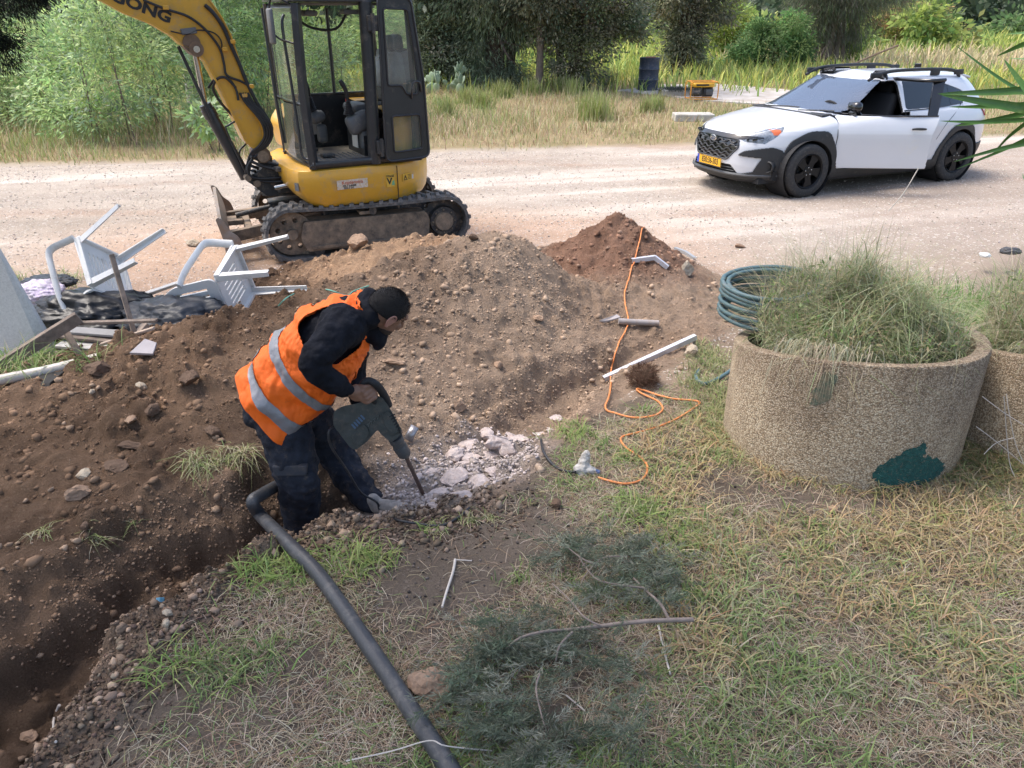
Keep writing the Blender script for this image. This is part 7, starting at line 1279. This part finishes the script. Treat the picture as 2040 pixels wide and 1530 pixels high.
# conifer cuttings lying on the grass
CUTC = [(.19, .215, .15), (.25, .27, .20), (.13, .15, .105), (.18, .23, .15), (.32, .32, .25)]
def cutting(label, stems, areas, n, seed):
    nr = np.random.default_rng(seed); c = OG(*stems[0][0][0]); t = thing('cut_branch', label, 'branch', tuple(c)); m = MB()
    for pts, r in stems: m.tube([OG(x, y, .085+.02*math.sin(k*1.7)) for k, (x, y) in enumerate(pts)], [r*(1-.65*k/len(pts)) for k in range(len(pts))], 8, spline=5)
    m.build('stem', M('branch_bark', (.24, .19, .16), .85, 0, .25, 20), t, world=True, smooth=60); Ps, Ds, Cs = [], [], []
    A = np.array([a[2]*a[3]*(a[4] if len(a) > 4 else 1) for a in areas], float); ns = (n*A/A.sum()).astype(int)
    for (px, py, rx, ry, *_), k in zip(areas, ns):
        nsp = max(8, k//55); an = nr.uniform(0, 6.28, nsp); rr = np.abs(nr.normal(0, .62, nsp)); px_ = px+rx*rr*np.cos(an); py_ = py+ry*rr*np.sin(an)
        for x, y in zip(px_, py_):
            b0 = OG(x, y, nr.uniform(.01, .11)); d0 = nr.uniform(-.9, .9)+math.pi*(nr.random() < .6)+.3; d = np.array([math.cos(d0), math.sin(d0), nr.uniform(-.25, .25)]); L = nr.uniform(.06, .16); kk = 42; u = nr.random(kk); b = np.array(b0)+d*L*u[:, None]+nr.normal(0, .004, (kk, 3)); Ps.append(b); Ds.append(d*.8+nr.normal(0, .55, (kk, 3))); Cs.append(np.tile(np.array(CUTC[nr.integers(5)])*nr.uniform(.7, 1.25), (kk, 1))*nr.uniform(.8, 1.2, kk)[:, None])
    P, Dd, C = np.concatenate(Ps), np.concatenate(Ds), np.concatenate(Cs); V, F, C = leafquads(P, Dd, nr.uniform(.018, .042, len(P)), nr.uniform(.0022, .0038, len(P)), C, nr); npmesh('foliage', V, F, needlem, C, t, world=True)
cutting('dark conifer branch lying lowest in the foreground grass beside the tan stone', [([(1005, 1300), (1035, 1275), (1080, 1263), (1130, 1258), (1200, 1250), (1290, 1240), (1380, 1238)][::-1], .009), ([(1200, 1250), (1165, 1230), (1130, 1190), (1100, 1165)], .004), ([(1140, 1262), (1115, 1290), (1107, 1318)], .005), ([(1075, 1345), (1068, 1380), (1085, 1450)], .004)], [(1010, 1290, 110, 65), (1130, 1290, 150, 55), (960, 1350, 70, 50, .8), (1000, 1430, 110, 70), (1080, 1490, 110, 60), (1240, 1330, 70, 30, .5), (1200, 1420, 50, 25, .6), (1260, 1455, 70, 35, .7), (1000, 1240, 70, 25, .8), (930, 1385, 50, 30, .7)], 23000, 5)
cutting('smaller dark conifer branch above the long cut stem in the grass', [([(1332, 1234), (1315, 1205), (1290, 1180), (1262, 1155)], .007), ([(1285, 1175), (1200, 1160), (1170, 1135), (1150, 1105)], .004), ([(1190, 1130), (1160, 1115), (1130, 1090)], .004), ([(1250, 1110), (1200, 1115), (1165, 1150), (1158, 1165)], .003)], [(1150, 1085, 70, 32), (1260, 1100, 90, 40), (1300, 1150, 60, 50), (1200, 1170, 70, 30, .7), (1330, 1200, 40, 35, .7), (1120, 1100, 40, 25, .6)], 12000, 6)
# ---------------------------------------------------------------- rubbish on the left
pla = M('white_plastic', (.72, .71, .68), .35, 0, .05, 4, dirt=(.45, .43, .40), dirtamt=.2)
def chair(label, loc, R3):
    t = thing('plastic_chair', label, 'chair', tuple(loc), 0); T = R3.to_4x4(); Lc = []
    def part(m, name, par=t, **k): m.v = [tuple(T @ Vector(p)) for p in m.v]; return m.build(name, pla, par, **k)
    m = MB(); hs2 = [[(x-.006, -.13), (x-.006, .12), (x+.006, .12), (x+.006, -.13)] for x in np.linspace(-.12, .12, 7)]; plate(m, roundpoly([(-.21, -.21), (.21, -.21), (.23, .22), (-.23, .22)], .05), hs2, .425, .437, 'z'); m.box((0, .215, .42), (.42, .02, .05), bev=.006).box((-.21, 0, .415), (.02, .40, .04)).box((.21, 0, .415), (.02, .40, .04)); part(m, 'seat', smooth=30)
    m = MB(); hs2 = [[(x-.010, .50), (x-.010, .74), (x+.010, .74), (x+.010, .50)] for x in np.linspace(-.13, .13, 6)]; plate(m, roundpoly([(-.21, .43), (.21, .43), (.20, .72), (.13, .82), (-.13, .82), (-.20, .72)], .06), hs2, -.225, -.21); m.v = [(x, y-.28*(z-.43), z) for x, y, z in m.v]; part(m, 'backrest', smooth=30)
    for sx in (-1, 1):
        m = MB(); m.tube([(sx*.21, -.30, .66), (sx*.245, -.18, .655), (sx*.26, .02, .645), (sx*.26, .17, .64), (sx*.25, .21, .60), (sx*.235, .215, .52), (sx*.225, .21, .43)], .031, 8, flat=.5, spline=4); part(m, 'armrest', smooth=60)
        for sy in (-1, 1):
            m = MB(); x0, y0, x1, y1 = sx*.205, sy*.195, sx*.245, sy*.25; a = .036
            v = []; 
            for (x, y, z, s_) in ((x0, y0, .43, 1.25), (x1, y1, 0, .85)): v += [(x-sx*a*s_, y+sy*.004, z), (x+sx*.004, y+sy*.004, z), (x+sx*.004, y-sy*a*s_, z), (x-sx*.003, y-sy*a*s_, z), (x-sx*.003, y-sy*.004, z), (x-sx*a*s_, y-sy*.004, z)]
            m.add(v, [(i, (i+1) % 6, (i+1) % 6+6, i+6) for i in range(6)]+[tuple(range(6)), tuple(range(11, 5, -1))]); part(m, 'leg')
    return t
def axes(up, right): up = Vector(up).normalized(); r = Vector(right); r = (r-up*r.dot(up)).normalized(); return Matrix((r, up.cross(r), up)).transposed()
g = D(510, 572, 5.55); chair('white plastic chair lying on its side nearest the heap, legs pointing right', D(575, 560, 5.5), axes((-1, .10, -.10), (-.15, -.25, .9)))
chair('white plastic chair tipped over beside the grey slab, legs in the air', D(300, 488, 5.6), axes((-.86, -.05, -.46), (-.30, -.75, .55)))
bagm = M('bag_black', (.012, .013, .016), .36, 0, .2, 10, .4, 14, spec=.35)
def bag(name, label, px, py, Y, rx, ry, rz, seed, mat=bagm, cat='bin bag', amp=.05):
    c = D(px, py, Y); bm = bmesh.new(); bmesh.ops.create_icosphere(bm, subdivisions=5, radius=1)
    P = np.array([v.co[:] for v in bm.verts]); a = fbm(P[:, 0]*1.1+seed, P[:, 1]*1.1+P[:, 2], 1.2, 3, seed)*.22; q = np.abs(fbm(P[:, 0]+P[:, 2]*.7+seed, P[:, 1]-P[:, 2]*.7, 2.2, 4, seed+3)); q2 = np.abs(fbm(P[:, 0]*1.3-P[:, 1]+seed, P[:, 2]*1.5+P[:, 1], 5.0, 4, seed+5, .6)); P = P*(1+a+q*.35+q2*.20-.12)[:, None]*np.array([rx, ry, rz]); F = np.array([[v.index for v in f.verts] for f in bm.faces]); bm.free(); P[:, 2] = np.maximum(P[:, 2], -rz*.8)
    o = npmesh(name, P, F, mat, None, None, smooth=True); o.location = c; props(o, label, cat); return o
bag('bin_bag', 'full black bin bag under the left chair', 190, 628, 5.35, .46, .28, .17, 3); bag('bin_bag', 'flat dark grey bin bag between the two sticks and the right chair', 345, 632, 5.15, .36, .26, .13, 8, M('bag_grey', (.035, .038, .045), .42, 0, .2, 8, .4, 12, spec=.35)); bag('bin_bag', 'small black bag behind the left chair at the slab', 98, 562, 6.1, .22, .15, .05, 12)
bag('cloth_bundle', 'crumpled lilac and white cloth beside the grey slab', 78, 585, 5.7, .20, .16, .10, 15, M('lilac_cloth', (.50, .42, .58), .9, 0, .3, 14, .6, 20, dirt=(.60, .58, .58), dirtamt=.6), 'cloth'); bag('cloth_bundle', 'small flowery cloth showing behind the thin upright stick', 262, 598, 5.6, .12, .1, .07, 17, M('floral_cloth', (.55, .42, .50), .9, 0, .4, 30, .5, 20, dirt=(.30, .12, .25), dirtamt=.4), 'cloth')
terr = M('terrazzo', (.58, .58, .55), .8, 0, .12, 60, .15, 100, dirt=(.30, .29, .26), dirtamt=.2); m = MB(); a = [D(-120, 330, 4.95), D(0, 508, 4.95), D(110, 697, 4.95), D(96, 730, 4.9), D(30, 770, 4.9), D(-120, 800, 4.9)]; n_ = len(a); b_ = [p+Vector((-.03, .07, .02)) for p in a]; m.add(a+b_, [tuple(range(n_)), tuple(range(2*n_-1, n_-1, -1))]+[(i, (i+1) % n_, (i+1) % n_+n_, i+n_) for i in range(n_)]); props(m.build('grey_slab', terr, None, bev=.004), 'big speckled grey slab leaning at the left edge', 'slab')
def stick(name, label, a, b, w_, t_, mat, cat='plank'):
    d = b-a; l = d.length; q = d.to_track_quat('X', 'Z').to_matrix().to_4x4(); m = MB(); m.box((0, 0, 0), (l, w_, t_), mtx=Matrix.Translation((a+b)/2) @ q, bev=.003); return props(m.build(name, mat, None), label, cat)
stick('upright_stick', 'thin weathered batten standing slanted in front of the bin bags', D(222, 507, 4.95), D(278, 700, 4.75), .03, .04, wdk, 'batten'); stick('plank', 'long rotten dark plank sloping across the grey slab', D(157, 632, 4.7), D(-40, 755, 4.35), .05, .075, wdk); stick('plank', 'short dark stake under the upper end of the rotten plank', D(128, 655, 4.75), D(168, 722, 4.6), .035, .04, wdk); stick('plank', 'pale plank end sticking up right of the slanted batten', D(292, 645, 4.85), D(222, 722, 4.6), .05, .03, wlt)
for i, (a, b, c_, w_, lb) in enumerate((((100, 655), (330, 672), M('board_grey', (.30, .29, .28), .8, 0, .2, 6), .10, 'grey board under the bin bags'), ((95, 668), (300, 690), wdk, .07, 'brown lath lying below the grey board'), ((120, 690), (245, 700), M('board_white', (.52, .50, .47), .7, 0, .15, 8, dirt=(.3, .24, .18), dirtamt=.3), .12, 'dirty white board among the rubbish'), ((60, 745), (160, 700), M('board_red', (.20, .10, .075), .85, 0, .3, 9), .09, 'reddish brown board beneath the white pipe'), ((150, 655), (315, 650), wdk, .04, 'thin dark lath right under the big bin bag'), ((205, 700), (310, 668), wlt, .035, 'thin pale lath beside the slanted batten'))):
    stick('board', lb, D(*a, 4.95-.06*i)+Vector((0, 0, .01*i)), D(*b, 4.9-.05*i)+Vector((0, 0, .01*i)), w_, .018, c_, 'board')
o = MB().tube([D(-80, 777, 4.0), D(0, 757, 4.1), D(100, 737, 4.22), D(196, 713, 4.35)], .032, 18, spline=3).build('white_pipe', M('cream_pvc', (.56, .50, .44), .35, 0, .1, 5, dirt=(.34, .26, .19), dirtamt=.35), None, smooth=60); props(o, 'cream coloured plastic pipe lying across the left end of the heap', 'pipe')
a = D(308, 677, 4.8); m = MB(); m.lathe([(0, -.05), (.05, -.05), (.052, -.045), (.05, .05), (.053, .055), (.045, .05), (0, .045)], 20, Matrix.Rotation(1.3, 4, 'Y')); o = m.build('tin_can', M('rusty_tin', (.42, .28, .07), .5, .2, .3, 14, dirt=(.45, .45, .40), dirtamt=.3), None, smooth=40); o.location = a; props(o, 'yellowish tin can lying right of the pale plank', 'tin')
a = OG(287, 695, .03); m = MB(); m.prism([(-.07, -.05), (.06, -.055), (.07, .03), (.0, .06)], -.01, .01, 'z'); o = m.build('tile_piece', M('tile_grey', (.42, .38, .38), .7), None, bev=.002); o.location = a; o.rotation_euler = (.5, .1, .2); props(o, 'broken grey tile on the crest of the dark heap', 'tile')
m = MB(); a = [D(36, 765, 4.05), D(100, 762, 4.05), D(96, 782, 4.0), D(36, 788, 4.0)]; m.add(a+[p+Vector((0, .25, 0)) for p in a], [(0, 1, 2, 3), (7, 6, 5, 4), (0, 4, 5, 1), (1, 5, 6, 2), (2, 6, 7, 3), (3, 7, 4, 0)]); props(m.build('black_tray', M('tray_black', (.02, .018, .016), .8), None, bev=.004), 'black tray half buried under the cream pipe', 'tray')
tx = [(*OG(px, py)[:2], s) for px, py, s in ((10, 690, 1.3), (30, 720, 1.3), (60, 745, 1.1), (80, 720, 1), (110, 715, 1), (180, 720, .7), (90, 600, 1.0), (120, 575, 1.0), (135, 560, .9), (60, 640, 1.1), (110, 640, .8), (30, 560, .9), (15, 740, 1.3))]
tufts('rubbish_weeds', 'green weeds growing through the rubbish and the grey slab', tx, 70, .12, .32, .004, .008, [(.14, .24, .06), (.22, .32, .10), (.36, .34, .18)], .09)
tx = [(*OG(px, py)[:2], s) for px, py, s in ((385, 915, 1.1), (400, 925, 1.1), (425, 930, 1.0), (455, 905, 1.0), (490, 900, .9), (475, 912, .8), (190, 1080, .7), (85, 1060, .7), (265, 1050, .5), (870, 1060, .7), (930, 1040, .8), (640, 1070, .5), (975, 1035, .7), (1140, 845, .6))]
tufts('slope_tufts', 'pale dying grass tufts hanging on the trench wall', tx, 55, .08, .19, .0022, .0045, [(.30, .30, .14), (.42, .38, .24), (.22, .26, .10)], .028, strawm, (.7, 1.4), (.8, 1.6))
# ---------------------------------------------------------------- drum, generator
g = G(1290, 181, .0); t = thing('oil_drum', 'dark blue metal drum standing on the slab beyond the road', 'drum', (g.x, g.y, .02)); prf = [(0, 0), (.285, 0), (.295, .01), (.29, .03)]
for k in range(2): z = .30+.29*k; prf += [(.288, z-.03), (.303, z), (.288, z+.03)]
prf += [(.288, .86), (.298, .88), (.288, .89), (.27, .875), (0, .872)]; MB().lathe(prf, 36).build('drum_body', M('drum_blue', (.028, .038, .062), .5, .1, .3, 6, dirt=(.14, .12, .12), dirtamt=.3), t, smooth=40); MB().lathe([(.305, .588), (.308, .59), (.305, .592)], 36).lathe([(.305, .298), (.308, .30), (.305, .302)], 36).build('worn_hoop', M('hoop', (.35, .35, .36), .5), t); MB().box((.02, 0, .90), (.28, .2, .035), bev=.01).build('lid_brick', M('brick', (.34, .17, .11), .9), t)
g = G(1396, 200, .0); t = thing('generator', 'yellow portable generator in a tube frame on the slab beyond the road', 'generator', (g.x, g.y, .02), .12); yo = M('frame_orange', (.66, .28, .04), .45); m = MB()
for s in (-1, 1): m.tube([(-.36, s*.22, .03), (.36, s*.22, .03), (.37, s*.22, .10), (.37, s*.22, .40), (.33, s*.22, .45), (-.33, s*.22, .45), (-.37, s*.22, .40), (-.37, s*.22, .10), (-.36, s*.22, .03)], .016, 8)
for x in (-.33, .33): m.tube([(x, -.22, .45), (x, .22, .45)], .015, 8).tube([(x, -.22, .03), (x, .22, .03)], .015, 8)
m.build('frame', yo, t, smooth=40); tk = MB().box((0, 0, .375), (.58, .36, .12), bev=.04).build('fuel_tank', M('tank_yellow', (.72, .42, .03), .35, coat=.4), t, smooth=50); MB().box((-.05, -.183, .375), (.34, .004, .04)).build('tank_band', blktxt, tk); MB().box((-.16, 0, .20), (.26, .30, .22), bev=.03).cyl((-.28, -.1, .18), (-.10, -.18, .18), .08, 16).build('engine', blm, t, smooth=40); MB().cyl((.02, 0, .19), (.27, 0, .19), .12, 20).box((.15, -.16, .2), (.2, .05, .14), bev=.01).build('alternator', M('alt_grey', (.10, .10, .105), .5, .3), t, smooth=40)
tufts('dark_clutter', 'dark flattened netting on the slab left of the generator', [(*G(1350, 190)[:2], 1.5)], 500, .1, .25, .01, .02, [(.05, .06, .05), (.09, .10, .08)], .16, strawm, (.8, 1.6), (.4, .7), zoff=.14)
# ---------------------------------------------------------------- palm fronds and dead twigs at the right edge
pal = M('palm_leaf', (.085, .20, .035), .4, 0, .25, 6, .1, 40, spec=.6, dirt=(.25, .30, .08), dirtamt=.2); t = thing('palm', 'palm whose long pointed green leaflets reach in from the right edge', 'palm', (2.95, 2.6, 0)); m = MB(); m.tube([(.1, 0, 0), (.1, 0, 1.0), (.05, 0, 1.9)], [.12, .10, .05], 12).build('stem', barkm, t, smooth=50)
def P_(px, py, Y): return D(px, py, Y)-Vector((2.95, 2.6, 0))
LF = [([(2075, 178), (1960, 184), (1868, 187)], 2.50, 17), ([(2075, 222), (1965, 204), (1872, 188)], 2.50, 22), ([(2075, 207), (1975, 212), (1890, 213)], 2.55, 13), ([(2075, 236), (1965, 243), (1872, 241)], 2.6, 11), ([(2075, 218), (1985, 238), (1900, 251)], 2.62, 14), ([(2075, 205), (1990, 155), (1903, 90)], 2.6, 9), ([(2075, 212), (2035, 165), (2000, 118)], 2.4, 18), ([(2075, 75), (2030, 92), (1986, 112)], 2.45, 12), ([(2075, 262), (2000, 298), (1905, 337)], 2.65, 10), ([(2075, 280), (1990, 297), (1900, 322)], 2.6, 12), ([(2075, 222), (2010, 272), (1975, 312)], 2.65, 10), ([(2075, 62), (2040, 65), (2005, 68)], 2.5, 6), ([(2075, 118), (2040, 117), (2010, 116)], 2.6, 4), ([(2075, 330), (2045, 360), (2037, 345)], 2.4, 9), ([(2075, 30), (2050, 42), (2028, 58)], 2.4, 9)]
MB().tube([(.05, 0, 1.9), (-.35, -.02, 2.05), tuple(P_(2090, 215, 2.5)), tuple(P_(2078, 212, 2.5))], [.03, .022, .014, .008], 8, spline=4).build('frond_stalk', pal, t, smooth=60)
for pts, Y, wd_ in LF:
    m = MB(); A = [P_(x, y, Y+.05*k) for k, (x, y) in enumerate(pts)]; A = [A[0]+(A[0]-A[1])*.6]+A; C_, _r = smooth_path(A, [1]*4, 6); n_ = len(C_); v = []
    for i, p in enumerate(C_):
        u = i/(n_-1); ww = wd_/FPX*2.7*.42*(math.sin(min(1, u*1.6+.35)*math.pi/2))*(1-u**3)+.0003; d = (C_[min(i+1, n_-1)]-C_[max(i-1, 0)]).normalized(); s = d.cross(Vector((0, -1, .25))).normalized(); v += [p+s*ww, p+Vector((0, ww*.5, 0)), p-s*ww]
    m.add(v, [(3*i+k, 3*i+k+1, 3*i+k+4, 3*i+k+3) for i in range(n_-1) for k in (0, 1)]).build('leaflet', pal, t, smooth=60)
t = thing('dead_twigs', 'thin pale dead twigs in front of the second planter', 'twigs', tuple(OG(2030, 940))); m = MB()
for pts in ([(2040, 925), (2022, 880), (2010, 820), (2005, 785)], [(1957, 790), (2000, 822), (2045, 850)], [(1945, 850), (1985, 880), (2045, 930)], [(1960, 905), (1985, 882), (2020, 872)], [(2025, 955), (2010, 915), (2000, 790)]): m.tube([D(x, y, 3.2+.03*k) for k, (x, y) in enumerate(pts)], .0022, 6, spline=4)
m.build('twigs', stk, t, world=True, smooth=60)
for lb, pts in (('tall dry stem leaning behind the planter weeds', [(1770, 420), (1800, 385), (1830, 335)]), ('brown dead branch slanting up on the dry slope', [(1700, 128), (1745, 108), (1790, 90)])):
    yy = 4.6 if pts[0][1] > 300 else 29; props(MB().tube([D(x, y, yy) for x, y in pts], .003 if yy < 9 else .035, 6, spline=3).build('dry_stalk', brn if yy > 9 else stk, None), lb, 'stalk')
a = G(1978, 512); m = MB(); bag('litter', 'dark torn sheet on the grass at the right edge', 2012, 500, 6.9, .10, .06, .03, 21, M('litter_dark', (.05, .05, .055), .6), 'litter'); bag('litter', 'scrap of white plastic left of the dark torn sheet', 1962, 508, 6.9, .05, .05, .02, 22, M('litter_white', (.6, .6, .6), .5), 'litter')
